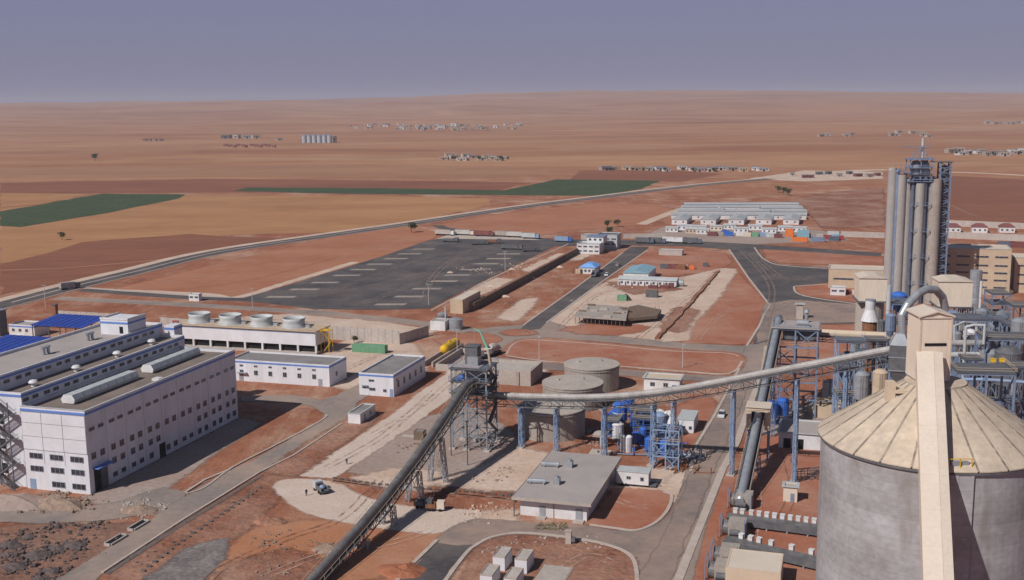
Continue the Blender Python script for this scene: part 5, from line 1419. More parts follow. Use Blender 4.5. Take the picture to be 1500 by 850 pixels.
end_drum("grey round pulley casing at the left end of the nearer ground conveyor", G(1054, 822), 3)
end_drum("grey pulley casing and motor just above the lower edge, left of the beige roof", G(1046, 845), 3)
end_drum("dark pulley casing at the foot of the climbing conveyor", G(1077, 741), 3)
b = simple_building("beige_building", "plain beige flat roof cut by the lower edge beside the nearer belt", "building", G(1062, 866), 9.4, 8.8, 4.4, 'beige', 'beigepale', False, .06)

# ---- silo with gallery
def silo():
    C = V(1366, 638, 120.9); RAD, ZR = 12.2, C.z
    t = thing("silo", "huge stained concrete silo with a beige cone roof at the right edge", "silo", (C.x, C.y, 0), 0.0)
    part("wall", MB().lathe([(RAD, 0), (RAD, ZR)], 96), SILO, t)
    for a in (-104, -97, -40): # pilasters on the wall
        c, s = math.cos(R(a)), math.sin(R(a))
        p = Vector((c, s, 0)); q = Vector((-s, c, 0))
        mb = MB(); w = 1.15
        vs = [p * (RAD - .2) - q * w, p * (RAD - .2) + q * w, p * (RAD + .22) + q * w, p * (RAD + .22) - q * w]
        mb.add([v + Vector((0, 0, 0)) for v in vs] + [v + Vector((0, 0, ZR - .4)) for v in vs], [(0, 1, 2, 3), (4, 7, 6, 5), (0, 4, 5, 1), (1, 5, 6, 2), (2, 6, 7, 3), (3, 7, 4, 0)])
        part("pilaster", mb, SILO, t)
    RT, ZT = 3.2, ZR + 6.2
    n = 24; e = .35
    seam = MB()
    for k in range(n):
        a0, a1 = 2 * math.pi * k / n + .008, 2 * math.pi * (k + 1) / n - .008
        mb = MB(); vs = []
        for j in range(4):
            for r, z in ((RAD + e, ZR - .15), (RT, ZT)):
                pass
        A = [a0 + (a1 - a0) * j / 3 for j in range(4)]
        for up in (0.12, 0.0):
            for a in A: vs.append(((RAD + e) * math.cos(a), (RAD + e) * math.sin(a), ZR - .15 + up))
            for a in A: vs.append((RT * math.cos(a), RT * math.sin(a), ZT + up))
        fs = [(j, j + 1, 4 + j + 1, 4 + j) for j in range(3)] + [(8 + j, 12 + j, 12 + j + 1, 8 + j + 1) for j in range(3)]
        fs += [(j, 8 + j, 8 + j + 1, j + 1) for j in range(3)] + [(0, 4, 12, 8), (3, 11, 15, 7)]
        mb.add(vs, fs)
        part("roof_panel", mb, ROOFM, t)
        a = 2 * math.pi * k / n
        seam.beam(((RAD + e) * math.cos(a), (RAD + e) * math.sin(a), ZR - .02), (RT * math.cos(a), RT * math.sin(a), ZT + .12), .2, .11)
    part("roof_seam", seam, SEAMM, t)
    part("eave", MB().lathe([(RAD + .05, ZR - .5), (RAD + .3, ZR - .45), (RAD + .3, ZR - .2), (RAD + .05, ZR - .2)], 96), 'steeldark', t)
    part("top_plate", MB().lathe([(RT + .12, ZT + .05), (RT + .12, ZT + .22), (0, ZT + .45)], 40), ROOFM, t)
    part("side_platform", MB().box(-5.0, -1.5, -1.9, 1.6, ZT - .75, ZT - .45), 'beige', t)
    part("vent_box", MB().box(-5.9, -5.0, -1.6, -.6, ZT - 2.4, ZT + .5), 'beige', t)
    for x in (-4.6, -3.0): part("platform_bracket", MB().beam((x, -1.6, ZT - .75), (x, -1.6, ZT - 2.6), .2), 'steeldark', t)
    part("inspection_box", MB().box(-2.5, -.7, -RAD + .4, -RAD + 1.6, ZR - .1, ZR + .8), 'steel', t)
    part("roof_railing", MB().beam((-2.9, -RAD + .2, ZR + 1.2), (-.5, -RAD + .2, ZR + 1.2), .08).beam((-2.9, -RAD + .2, ZR), (-2.9, -RAD + .2, ZR + 1.2), .08).beam((-1.7, -RAD + .2, ZR), (-1.7, -RAD + .2, ZR + 1.2), .08).beam((-.5, -RAD + .2, ZR), (-.5, -RAD + .2, ZR + 1.2), .08), 'yellow', t)
    # tower house on the roof
    q = V(1369.5, 520, 119.6)
    h = thing("head_house", "tall beige sheet metal head house with a gable roof standing on the silo", "building", (q.x, q.y, ZT + .45), 0.0)
    ztop = V(1366, 464, 119.6).z - ZT - .45; w, d = 3.45, 4.0
    part("wall", MB().box(-w / 2, w / 2, 0, .2, 0, ztop).box(-w / 2, w / 2, d - .2, d, 0, ztop).box(-w / 2, -w / 2 + .2, .2, d - .2, 0, ztop).box(w / 2 - .2, w / 2, .2, d - .2, 0, ztop)
         .add([(-w / 2, 0.0, ztop), (w / 2, 0.0, ztop), (0, 0.0, ztop + .42), (-w / 2, .2, ztop), (w / 2, .2, ztop), (0, .2, ztop + .42)], [(0, 1, 2), (5, 4, 3), (0, 2, 5, 3), (1, 4, 5, 2)]), 'gallery', h)
    part("roof", MB().add([(-w / 2 - .25, -.25, ztop - .08), (0, -.25, ztop + .50), (w / 2 + .25, -.25, ztop - .08), (-w / 2 - .25, d + .25, ztop - .08), (0, d + .25, ztop + .50), (w / 2 + .25, d + .25, ztop - .08),
                           (-w / 2 - .25, -.25, ztop + .08), (0, -.25, ztop + .65), (w / 2 + .25, -.25, ztop + .08), (-w / 2 - .25, d + .25, ztop + .08), (0, d + .25, ztop + .65), (w / 2 + .25, d + .25, ztop + .08)],
         [(6, 7, 10, 9), (7, 8, 11, 10), (0, 3, 4, 1), (1, 4, 5, 2), (0, 1, 7, 6), (1, 2, 8, 7), (3, 9, 10, 4), (4, 10, 11, 5), (0, 6, 9, 3), (2, 5, 11, 8)]), 'beigepale', h)
    part("vent_slot", MB().box(-1.2, 1.2, -.06, 0, ztop - 3.3, ztop - 3.0), 'dark', h)
    part("corner_trim", MB().box(-w / 2 - .05, -w / 2 + .12, -.05, 0, 0, ztop).box(w / 2 - .12, w / 2 + .05, -.05, 0, 0, ztop), 'beige', h)
    part("gable_bracket", MB().box(-w / 2 - .3, w / 2 + .3, -.12, -.03, ztop - .2, ztop - .06), 'beigepale', h)
    # belt gallery coming down over the rim towards the camera
    a = V(1361.5, 516, 119.4); b = V(1375, 850, 97.5)
    g = thing("belt_gallery", "long beige enclosed gallery running down over the silo roof towards the viewer", "conveyor", a, 0.0)
    d = b - a; far = d * 1.75
    u = far.normalized(); s = Vector((u.y, -u.x, 0)).normalized() * -1; up = s.cross(u).normalized()
    if up.z < 0: up = -up
    wd, hh = 2.65, 2.3
    nseg = 24
    prof = [(-wd / 2, -hh), (wd / 2, -hh), (wd / 2, 0), (wd * .16, .16), (-wd / 2, .0)]
    vs = []; L = far.length
    for tt in (0, L): vs += [u * tt + s * x + up * y for x, y in prof]
    part("casing", MB().add(vs, [(0, 1, 2, 3, 4), (9, 8, 7, 6, 5)] + [(k, (k + 1) % 5, (k + 1) % 5 + 5, k + 5) for k in range(5)]), 'gallery', g)
    for k in range(nseg):
        t0, t1 = L * k / nseg + .003, L * (k + 1) / nseg - .003
        vs = []
        for tt in (t0, t1):
            vs += [u * tt + s * (-wd / 2 - .03) + up * .05, u * tt + s * (wd * .16) + up * .21, u * tt + s * (wd * .16) + up * .17, u * tt + s * (-wd / 2 - .03) + up * .0]
        part("roof_sheet", MB().add(vs, [(0, 1, 2, 3), (7, 6, 5, 4), (0, 4, 5, 1), (1, 5, 6, 2), (2, 6, 7, 3), (3, 7, 4, 0)]), 'beigepale', g)
        vs = []
        for tt in (t0, t1):
            vs += [u * tt + s * (wd * .17) + up * .21, u * tt + s * (wd / 2 + .03) + up * .05, u * tt + s * (wd / 2 + .03) + up * 0, u * tt + s * (wd * .17) + up * .16]
        part("roof_sheet", MB().add(vs, [(0, 1, 2, 3), (7, 6, 5, 4), (0, 4, 5, 1), (1, 5, 6, 2), (2, 6, 7, 3), (3, 7, 4, 0)]), 'beigepale', g)
    foot = far * .95
    part("support", MB().beam(foot + Vector((-1.2, 0, -2.2)), Vector((foot.x - 2, foot.y, -a.z)), .6).beam(foot + Vector((1.2, 0, -2.2)), Vector((foot.x + 2, foot.y, -a.z)), .6), 'bluesteel', g)

def silo_materials():
    m = mat("stained_silo_concrete", (0.415, 0.405, 0.425), (0.29, 0.275, 0.275), 0.13, 0.95, fine=0.12, fscale=1.4, detail=10, stretch=(1, 1, 1.3), bump=0.02)
    nt = m.node_tree; N, Lk = nt.nodes, nt.links
    b = N["Principled BSDF"]; src = b.inputs["Base Color"].links[0].from_socket
    g = N.new("ShaderNodeNewGeometry"); sp = N.new("ShaderNodeSeparateXYZ"); Lk.new(g.outputs["Position"], sp.inputs[0])
    # lifts of the slip form: a faint line every 1.25 m, each lift of its own tone, with brown water streaks down the wall
    zz = N.new("ShaderNodeMath"); zz.operation = 'MULTIPLY'; zz.inputs[1].default_value = 0.8; Lk.new(sp.outputs[2], zz.inputs[0])
    fl = N.new("ShaderNodeMath"); fl.operation = 'FLOOR'; Lk.new(zz.outputs[0], fl.inputs[0])
    wn_ = N.new("ShaderNodeTexWhiteNoise"); wn_.noise_dimensions = '1D'; Lk.new(fl.outputs[0], wn_.inputs["W"])
    r = N.new("ShaderNodeMapRange"); r.inputs[3].default_value = .86; r.inputs[4].default_value = 1.07; Lk.new(wn_.outputs[0], r.inputs[0])
    fr = N.new("ShaderNodeMath"); fr.operation = 'FRACT'; Lk.new(zz.outputs[0], fr.inputs[0])
    ln = N.new("ShaderNodeMapRange"); ln.inputs[1].default_value = 0; ln.inputs[2].default_value = .09; ln.inputs[3].default_value = .82; ln.inputs[4].default_value = 1; Lk.new(fr.outputs[0], ln.inputs[0])
    mu = N.new("ShaderNodeMath"); mu.operation = 'MULTIPLY'; Lk.new(r.outputs[0], mu.inputs[0]); Lk.new(ln.outputs[0], mu.inputs[1])
    sc = N.new("ShaderNodeVectorMath"); sc.operation = 'SCALE'; Lk.new(src, sc.inputs[0]); Lk.new(mu.outputs[0], sc.inputs["Scale"])
    mp = N.new("ShaderNodeMapping"); mp.inputs["Scale"].default_value = (.34, .34, .07); Lk.new(g.outputs["Position"], mp.inputs[0])
    n = N.new("ShaderNodeTexNoise"); n.inputs["Scale"].default_value = 1.0; n.inputs["Detail"].default_value = 7; Lk.new(mp.outputs[0], n.inputs["Vector"])
    st = N.new("ShaderNodeMapRange"); st.inputs[1].default_value = .55; st.inputs[2].default_value = .75; st.inputs[3].default_value = 0; st.inputs[4].default_value = .8; Lk.new(n.outputs[0], st.inputs[0])
    mx = N.new("ShaderNodeMixRGB"); mx.inputs[2].default_value = (.20, .165, .14, 1); Lk.new(st.outputs[0], mx.inputs[0]); Lk.new(sc.outputs[0], mx.inputs[1])
    Lk.new(mx.outputs[0], b.inputs["Base Color"])
    m2 = mat("weathered_beige_roof", (0.60, 0.49, 0.385), (0.47, 0.385, 0.30), 0.28, 0.75, fine=0.10, fscale=1.6, detail=10, dust=0.45, dcol=(0.36, 0.30, 0.245), dscale=0.5)
    m3 = mat('dusty_roof_seam', (0.40, 0.33, 0.265), (0.15, 0.125, 0.105), 0.9, 0.9, fine=.2, detail=8)
    return m, m2, m3
SILO, ROOFM, SEAMM = silo_materials()
silo()

# ================================================================== THE KILN SIDE (right)
def kiln_tower():
    Y = 458.0; o = V(1338, 440, Y); k = (V(1380, 300, Y).x - V(1297, 300, Y).x) / 83.0      # metres per photograph pixel here
    t = thing("preheater_tower", "tall tower of pale concrete pillars and blue pipes with a steel head", "tower", (o.x, Y, 0), R(-8))
    zt = lambda y: V(1338, y, Y).z
    X = lambda px: (px - 1338) * k
    for px, y, top, r, m in ((1301, 1, 250, 1.55, 'tanpillar'), (1312.5, -1, 256, 1.6, 'tanpillar'), (1322, 0, 262, 1.5, 'tanpillar'), (1338, -2.5, 268, 1.5, 'tanpillar'), (1359.5, -1.5, 262, 2.0, 'concretedark'), (1306, 9, 248, 1.4, 'concretepale'), (1352, 9, 250, 1.7, 'concrete')):
        p = part("pillar", MB().cyl((X(px), y, 0), (X(px), y, zt(top)), r * 1.25, n=20), m, t)
    part("core_wall", MB().box(X(1303), X(1374), 2.6, 6.0, 0, zt(262)), 'steeldark', t)
    part("lattice_fill", MB().box(X(1369.5), X(1377), .2, 2.4, 0, zt(243)), 'steeldark', t)  # dark box added inside the lattice so that it reads dense
    for px, y, top, r in ((1308, .4, 250, .5), (1355.5, -1.2, 258, .6), (1367, 0, 262, .8), (1328, -2.0, 258, .75), (1331.5, -.8, 262, .7), (1345, -2.4, 258, .8), (1350, -1.2, 262, .75)):
        part("riser_duct", MB().cyl((X(px), y, 0), (X(px), y, zt(top)), r, n=12), 'bluedeep', t)
    part("gas_duct", MB().cyl((X(1306.5), -1.6, 0), (X(1306.5), -1.6, zt(247)), .7, n=12), 'bluesteel', t)
    # ring platforms
    for y in (262, 300, 338, 376, 414):
        z = zt(y); b = MB().beam((X(1326), -4.2, z), (X(1353), -4.2, z), .22).beam((X(1326), -4.2, z + 1.2), (X(1353), -4.2, z + 1.2), .1)
        for px in (1327, 1335, 1344, 1353): b.beam((X(px), -4.2, z), (X(px), 2, z), .25).beam((X(px), -4.2, z), (X(px), -4.2, z + 1.2), .1)
        part("platform", b, 'bluesteel', t)
    # stair lattice at the right
    x0, x1 = X(1366), X(1380.5); H = zt(238)
    for x in (x0, x1):
        for y in (-1, 3.4): part("column", MB().beam((x, y, 0), (x, y, H), .55), 'bluesteel', t)
    n = 26
    for i in range(n):
        z0, z1 = H * i / n, H * (i + 1) / n
        b = MB().beam((x0, -1, z1), (x1, -1, z1), .28).beam((x0, 3.4, z1), (x1, 3.4, z1), .28).beam((x0, -1, z1), (x0, 3.4, z1), .25).beam((x1, -1, z1), (x1, 3.4, z1), .25)
        b.beam(((x0, x1)[i % 2], -1, z0), ((x1, x0)[i % 2], -1, z1), .6, .2).beam((x1, (-1, 3.4)[i % 2], z0), (x1, (3.4, -1)[i % 2], z1), .2)
        b.beam(((x0, x1)[i % 2], 3.4, z0), ((x1, x0)[i % 2], 3.4, z1), .2)
        part("stair_bay", b, 'bluedeep' if i % 2 else 'bluesteel', t)
    part("stair_roof", MB().box(x0 - 3.4, x1 + 1.0, -1.6, 4.2, H, H + .2), 'steeldark', t)
    # head
    z0, z1 = zt(266), zt(237)
    for px in (1322, 1337, 1352):
        for y in (-3, 5): part("column", MB().beam((X(px), y, z0 - 2), (X(px), y, zt(232)), .4), 'bluesteel', t)
    for y in (266, 256, 246, 234):
        z = zt(y)
        part("floor", MB().box(X(1319), X(1355), -3.8, 6, z, z + .25), 'steeldark' if y in (256,) else 'bluesteel', t)
        part("railing", MB().beam((X(1319), -3.8, z + 1.2), (X(1355), -3.8, z + 1.2), .12).beam((X(1319), -3.8, z + .7), (X(1355), -3.8, z + .7), .1).beam((X(1319), -3.8, z), (X(1319), -3.8, z + 1.2), .1).beam((X(1355), -3.8, z), (X(1355), -3.8, z + 1.2), .1), 'bluesteel', t)
    part("cyclone", MB().lathe([(.4, z0), (2.2, z0 + 3.2), (2.2, z1 - 1), (1.2, z1 + .4), (0, z1 + .5)], 18, (X(1332), 0, 0)), 'steel', t)
    part("cyclone", MB().lathe([(.4, z0), (2.2, z0 + 3.2), (2.2, z1 - 1), (1.2, z1 + .4), (0, z1 + .5)], 18, (X(1344), 1, 0)), 'steel', t)
    b = MB(); za, zb = zt(234), zt(219)
    b.beam((X(1324), -1, za), (X(1333), 0, zb), .28).beam((X(1350), -1, za), (X(1342), 0, zb), .28).beam((X(1333), 0, zb), (X(1342), 0, zb), .28).beam((X(1328), -1, (za + zb) / 2), (X(1346), -1, (za + zb) / 2), .2).beam((X(1337), 0, za), (X(1337), 0, zb), .2)
    b.beam((X(1312), 0, zt(215)), (X(1352), 0, zt(215)), .3).beam((X(1337), 0, zb), (X(1337), 0, zt(215)), .3)
    part("hoist_gantry", b, 'bluesteel', t)
    part("vent_stack", MB().cyl((X(1341), 1, za), (X(1341), 1, zt(203)), .55, n=12), 'ventgrey', t)
    for px in (1305, 1313, 1320): part("aerial", MB().cyl((X(px), 2, zt(252)), (X(px), 2, zt(240)), .12, n=6), 'bluesteel', t)
    part("side_platform", MB().box(X(1304), X(1318), -3, 4, zt(252), zt(252) + .25).beam((X(1304), -3, zt(252) + 1.3), (X(1318), -3, zt(252) + 1.3), .12), 'bluesteel', t)
    return t
M['tanpillar'] = mat("tan_concrete_pillar", (0.385, 0.355, 0.335), (0.29, 0.27, 0.26), 0.2, 0.95, stretch=(1, 1, .3), fine=.1)
M['bluedeep'] = mat("deep_blue_grey_steel", (0.09, 0.11, 0.165), (0.13, 0.15, 0.20), 0.6, 0.55)
kiln_tower()

def block(label, o, w, l, h, wall='tan', roof='beigepale', slits=(), cols=3, rz=RG, name="office_block", cat="building", roofover=.15):
    b = simple_building(name, label, cat, o, w, l, h, wall, roof, False, .35, rz, over=roofover)
    for z in slits:
        for k in range(cols):
            window(b, (w * (k + .5) / cols, 0, z), 0, round(w / cols * .68, 2), .85, 2)
    return b
g = G(1478, 433)
block("big beige block of several floors with long dark window slits, right of the tower", g - UX * 31, 31, 16, 20.0, slits=(3.2, 6.4, 9.6, 12.8, 16.6), cols=4)
block("lower beige block at the right edge behind the big one", G(1478, 430) + UX * 2 + UY * 3, 26, 14, 15.5, slits=(4, 8, 12), cols=3)
block("long low beige hall left of the tower, by the asphalt plaza", G(1213, 422), 26, 14, 8.8, slits=(4.4,), cols=2, name="storage_hall")
block("small white house with pale blue shutters beside the beige hall", G(1216, 433), 6.4, 4, 3.8, 'white', 'ventgrey', (2.2,), 2, name="small_house")
for k, lb in enumerate(("dark red crate right of the small white house", "pale crate between the two red crates by the beige hall", "dark red crate nearest the beige penthouse")):
    container(lb, G(1239 + 8 * k, 432), ('maroon', 'beigepale', 'maroon')[k], 2.2, 2, 2.0)

def penthouse(label, px0, px1, ytop, ybase, Y, depth, below, m='beige'):
    a, b = V(px0, ybase, Y), V(px1, ybase, Y); w = b.x - a.x; zt = V(px0, ytop, Y).z
    t = thing("filter_house", label, "building", (a.x, Y, 0), R(-8))
    hh = zt - a.z
    part("wall", MB().box(0, w, 0, depth, a.z, zt - .8), 'gallery', t)
    part("roof", MB().sweep_y([(-.3, zt - .8), (w * .3, zt), (w * .7, zt), (w + .3, zt - .8)], -.3, depth + .3), 'beigepale', t)
    part("floor", MB().box(-.4, w + .4, -.6, depth + .6, a.z - .4, a.z), 'steeldark', t)
    if below == 'silo':
        part("silo", MB().cyl((w / 2, depth / 2, 0), (w / 2, depth / 2, a.z - .4), w * .52, n=24), 'concrete', t)
    else:
        for x in (.3, w / 2, w - .3):
            for y in (.3, depth - .3): part("column", MB().beam((x, y, 0), (x, y, a.z - .4), .45), 'bluesteel', t)
        for z in (a.z * .3, a.z * .6, a.z * .85):
            part("floor_beam", MB().beam((0, .3, z), (w, .3, z), .35).beam((0, .3, z), (w / 2, .3, z + a.z * .25), .25).beam((w, .3, z), (w / 2, .3, z + a.z * .25), .25), 'bluesteel', t)
    return t
penthouse("beige filter house on a round grey silo left of the tower", 1258, 1297, 404, 441, 330, 9, 'silo')
penthouse("beige filter house with a chamfered roof right behind the head house", 1374, 1421, 409, 449, 330, 9, 'frame')
def cone_hopper(label, px, y0, y1, Y, r, m='white'):
    p = V(px, y1, Y); zt = V(px, y0, Y).z; t = thing("cone_hopper", label, "hopper", (p.x, Y, 0))
    part("shell", MB().lathe([(r * .75, zt), (r * .75, zt - (zt - p.z) * .45), (r * 1.35, p.z), (r * 1.3, p.z - .1), (.3, p.z - .1)], 16), m, t)
    part("base", MB().cyl((0, 0, 0), (0, 0, p.z - .1), r * 1.1, n=14), 'rust', t)
    part("top", MB().lathe([(r * .8, zt), (r * .8, zt + .3), (0, zt + .4)], 16), 'steel', t)
cone_hopper("white flared hopper under the left beige filter house", 1274, 440, 470, 316, 1.9)
def stack(label, px, y0, y1, Y, r, m, name="vent_stack", bend=None):
    p = V(px, y1, Y); zt = V(px, y0, Y).z; t = thing(name, label, "stack", (p.x, Y, 0))
    part("shaft", MB().cyl((0, 0, 0), (0, 0, zt), r, n=14), m, t)
    c = MB()
    for k in range(1, 5): c.lathe([(r + .02, zt * k / 5 - .15), (r + .12, zt * k / 5), (r + .02, zt * k / 5 + .15)], 14)
    part("flange", c, 'steel', t)["kind"] = "stuff"
    if bend: part("bend", MB().pipe([(0, 0, zt - .2), (bend * .4, 0, zt + r), (bend, 0, zt + r), (bend, 0, zt - 4)], r * .9, 10), m, t)
    return t
stack("slim white pipe rising beside the left foot of the tall tower", 1299, 418, 500, 300, .65, 'ventgrey')
stack("fat grey chimney in front of the big beige block", 1426, 396, 470, 380, 2.0, 'steel')
stack("bent white pipe just right of the head house", 1411, 478, 545, 250, .35, 'ventgrey', "bent_pipe", 4.0)
stack("thin white pipe leaning beside the fat grey chimney", 1434, 412, 470, 350, .4, 'white')
# steel structures between the silo roof and the beige blocks
def frame_at(label, px0, px1, ytop, Y, depth, nz, m, nx=2, ny=1, floors='steeldark', r=.28, fl=True):
    a, b = V(px0, 560, Y), V(px1, 560, Y); h = V(px0, ytop, Y).z
    return steel_frame("pipe_rack", label, (a.x, Y, 0), b.x - a.x, depth, h, nx, ny, nz, m, "steel frame", R(-8), floors, True, r, fl)
frame_at("blue braced steel platform right behind the silo roof", 1404, 1482, 548, 205, 8, 4, 'bluesteel', 2, 1, 'steeldark')
frame_at("blue steel frame tower in front of the big beige block", 1446, 1472, 432, 360, 9, 6, 'bluesteel', 1, 1)
frame_at("dark decked steel structure between head house and chimney", 1396, 1440, 470, 290, 9, 5, 'bluesteel', 3, 1, 'steeldark')
frame_at("grey decked pipe bridge at the right edge", 1440, 1510, 498, 250, 8, 4, 'bluesteel', 3, 1, 'steeldark')
frame_at("blue steel frame holding the filter hoppers left of the duct", 1302, 1330, 446, 300, 8, 5, 'bluesteel', 2, 1, 'steeldark')
frame_at("low blue steel frame under the level conveyor gallery", 1226, 1262, 502, 280, 6, 3, 'bluelight', 2, 1, 'steeldark', .2)
frame_at("grey steel frame below the end of the long conveyor", 1262, 1304, 520, 262, 6, 3, 'bluesteel', 2, 1, 'steeldark', .2)
frame_at("blue pipe frame far right behind the fuel drums", 1478, 1520, 450, 320, 8, 4, 'bluedeep', 2, 1)
def vat(label, px, ytop, Y, r, h, m, cone=0.0, name="process_tank", m2=None):
    p = V(px, ytop, Y); return vessel(name, label, (p.x, Y, 0), r, h, m, z0=max(0.5, p.z - h), cone=cone, m2=m2)
vat("big dark steel drum tank at the right edge", 1478, 515, 245, 3.0, 7.5, 'steeldark')
vat("grey square shouldered tank beside the big dark drum", 1452, 516, 252, 2.3, 6.5, 'steel')
vat("blue grey cyclone below the right beige filter house", 1396, 458, 310, 1.8, 7, 'bluesteel', 3)
vat("pale grey cyclone below the right beige filter house", 1408, 462, 305, 1.6, 7, 'steelpale', 3)
vat("grey cyclone between the chimney and the blue frame tower", 1438, 455, 330, 1.8, 8, 'steel', 3)
vat("blue filter drum on top of the frame behind the duct", 1317, 432, 310, 2.3, 5, 'bluestrong', 2, m2='bluedeep')
vat("small blue grey hopper left of the duct", 1305, 462, 290, 1.4, 6, 'bluesteel', 2)
vat("grey tank low behind the left rim of the silo roof", 1262, 548, 262, 2.0, 6, 'steel')
vat("dark tank beneath the level conveyor gallery", 1243, 520, 285, 2.2, 7, 'bluedeep')
vat("tan tank behind the left shoulder of the silo roof", 1290, 545, 258, 1.8, 6, 'tan')
vat("white tank on the dark decks right of the head house", 1421, 486, 285, 1.7, 5, 'white')
vat("steel cyclone at the right edge above the big dark drum", 1494, 470, 290, 2.2, 9, 'steel', 3)
for k, (px0, px1, yt, Y, dp, nz, m, lb) in enumerate(((1398, 1418, 452, 345, 6, 6, 'bluesteel', "slim blue frame under the right beige filter house"), (1424, 1444, 500, 270, 6, 5, 'bluedeep', "dark blue frame among the pipes right of the head house"),
        (1448, 1468, 470, 310, 7, 5, 'bluelight', "pale blue frame below the blue steel frame tower"), (1470, 1496, 478, 300, 7, 5, 'bluesteel', "blue frame behind the big dark drum"), (1412, 1436, 528, 230, 5, 4, 'bluesteel', "low blue frame just behind the right shoulder of the silo roof"),
        (1480, 1512, 540, 222, 6, 4, 'bluedeep', "dark blue frame at the right edge beyond the braced platform"), (1228, 1250, 540, 262, 5, 3, 'bluesteel', "small blue frame beneath the conveyor left of the silo roof"), (1270, 1296, 500, 290, 6, 4, 'bluedeep', "dark frame below the white flared hopper"))):
    frame_at(lb, px0, px1, yt, Y, dp, nz, m, 2, 1, 'steeldark', .2)
for k, (px, py, Y, r_, h_, m_, cn, lb) in enumerate(((1402, 488, 290, 1.2, 5, 'steel', 2, "small steel cyclone touching the head house"), (1416, 496, 275, 1.0, 4, 'steeldark', 0, "dark drum between the pale ducts"), (1430, 480, 310, 1.2, 6, 'bluesteel', 2, "blue grey cyclone left of the pale blue frame"),
        (1456, 488, 305, 1.4, 5, 'steel', 2, "steel cyclone inside the pale blue frame"), (1482, 500, 270, 1.3, 5, 'bluedeep', 0, "deep blue tank above the big dark drum"), (1444, 540, 235, 1.3, 4, 'steeldark', 0, "dark tank low behind the braced platform"), (1490, 550, 225, 1.4, 5, 'steel', 0, "steel tank at the right edge beside the braced platform"),
        (1252, 500, 300, 1.2, 6, 'steel', 2, "steel cyclone above the level gallery near the left filter house"), (1292, 470, 305, 1.0, 6, 'steeldark', 2, "dark cyclone beside the white flared hopper"))):
    vat(lb, px, py, Y, r_, h_, m_, cn)
def lying(label, px, py, Y, L, r, m, rz=0.0):
    p = V(px, py, Y); t = thing("horizontal_tank", label, "tank", (p.x, Y, 0), rz)
    part("shell", MB().cyl((-L / 2, 0, p.z), (L / 2, 0, p.z), r, n=18).ball((-L / 2, 0, p.z), r * .98, 14, 8).ball((L / 2, 0, p.z), r * .98, 14, 8), m, t)
    for x in (-L * .3, L * .3): part("saddle", MB().box(x - .4, x + .4, -r * .8, r * .8, 0, p.z - r * .6), 'bluesteel', t)
lying("blue grey horizontal tank inside the blue braced platform", 1456, 604, 207, 4.4, 2.2, 'bluesteel', R(70))
lying("pale horizontal duct crossing right of the head house, upper", 1412, 503, 262, 9, .8, 'steelpale')
lying("pale horizontal duct crossing right of the head house, lower", 1420, 520, 258, 11, .7, 'ventgrey')
lying("grey kiln drum running away beside the big dark drum", 1464, 470, 320, 16, 1.9, 'steel', R(60))
for k, (px, py) in enumerate(((1450, 552), (1463, 550))):
    p = V(px, py, 214); single("pallet_crate", ("orange yellow box on the grey deck, left one", "orange yellow box on the grey deck, right one")[k], "box", MB().box(-.5, .5, -.4, .4, 0, .6).box(-.55, .55, -.45, .45, .6, .68), 'yellow', (p.x, 213, V(1404, 548, 205).z + .35))
def slant_duct(label, pts, r, m):
    P = [V(*p) for p in pts]; o = Vector((P[0].x, P[0].y, 0)); t = thing("process_duct", label, "duct", o, 0.0)
    part("pipe", MB().pipe([p - o for p in P], r, 12), m, t)
    part("support", MB().beam((0, 0, 0), P[0] - o, r * .9), 'bluesteel', t)
slant_duct("grey duct slanting down right of the head house", [(1416, 470, 300), (1424, 472, 298), (1440, 505, 285), (1450, 520, 275)], .7, 'steel')
slant_duct("dark sloping chute below the big beige block", [(1440, 450, 350), (1470, 478, 320), (1500, 500, 300)], .9, 'steeldark')
slant_duct("pale pipe loop over the dark decks", [(1398, 500, 270), (1398, 478, 270), (1412, 472, 272), (1430, 474, 274), (1430, 510, 274)], .3, 'ventgrey')
slant_duct("long blue pipe along the edge of the grey decks", [(1396, 556, 225), (1440, 556, 222), (1500, 560, 220)], .35, 'bluelight')
for k in range(6):
    px = 1398 + k * 17; Y = 240 + (k % 3) * 25
    p = V(px, 535 - (k % 3) * 18, Y)
    single("pump_unit", ("pump box nearest the head house on the mill floor", "second pump box right of the head house, set farther back", "pump box below the white tank", "pump box under the grey square shouldered tank", "pump box beside the big dark drum, set farther back", "pump box at the right edge beneath the kiln drum")[k], "pump",
           MB().box(-1.5, 1.5, -1.0, 1.0, 0, p.z * .6).cyl((-1.2, 0, p.z * .6 + .6), (1.4, 0, p.z * .6 + .6), .7).box(-.4, .4, -.4, .4, p.z * .6 + 1.2, p.z * .6 + 2.2), ('bluesteel', 'steel', 'rust')[k % 3], (p.x, Y, 0), R(-8 + 5 * k))
t = thing("settling_tank", "round low tan settling tank behind the left edge of the silo", "tank", G(1214, 606), RG)
part("wall", MB().lathe([(5.6, 0), (5.6, 3.2), (5.2, 3.2), (5.2, 2.4), (0, 2.4)], 40), 'tan', t)
part("bridge", MB().beam((-5.4, 0, 3.6), (5.4, 0, 3.6), .8, .2).beam((-5.4, -.4, 4.6), (5.4, -.4, 4.6), .08), 'steel', t)
b = simple_building("pump_hut", "small white pump hut above the round settling tank", "hut", G(1204, 582), 4.0, 4, 4.2, 'white', 'roofdust', False, .1)
for k, (px, py) in enumerate(((1195, 588), (1215, 586), (1236, 590))):
    single("pipe_post", ("left post of the pipe line behind the settling tank", "middle post of the pipe line behind the settling tank", "right post of the pipe line behind the settling tank")[k], "post", MB().beam((0, 0, 0), (0, 0, 6), .3).beam((-1, 0, 6), (1, 0, 6), .25), 'steeldark', G(px, py))
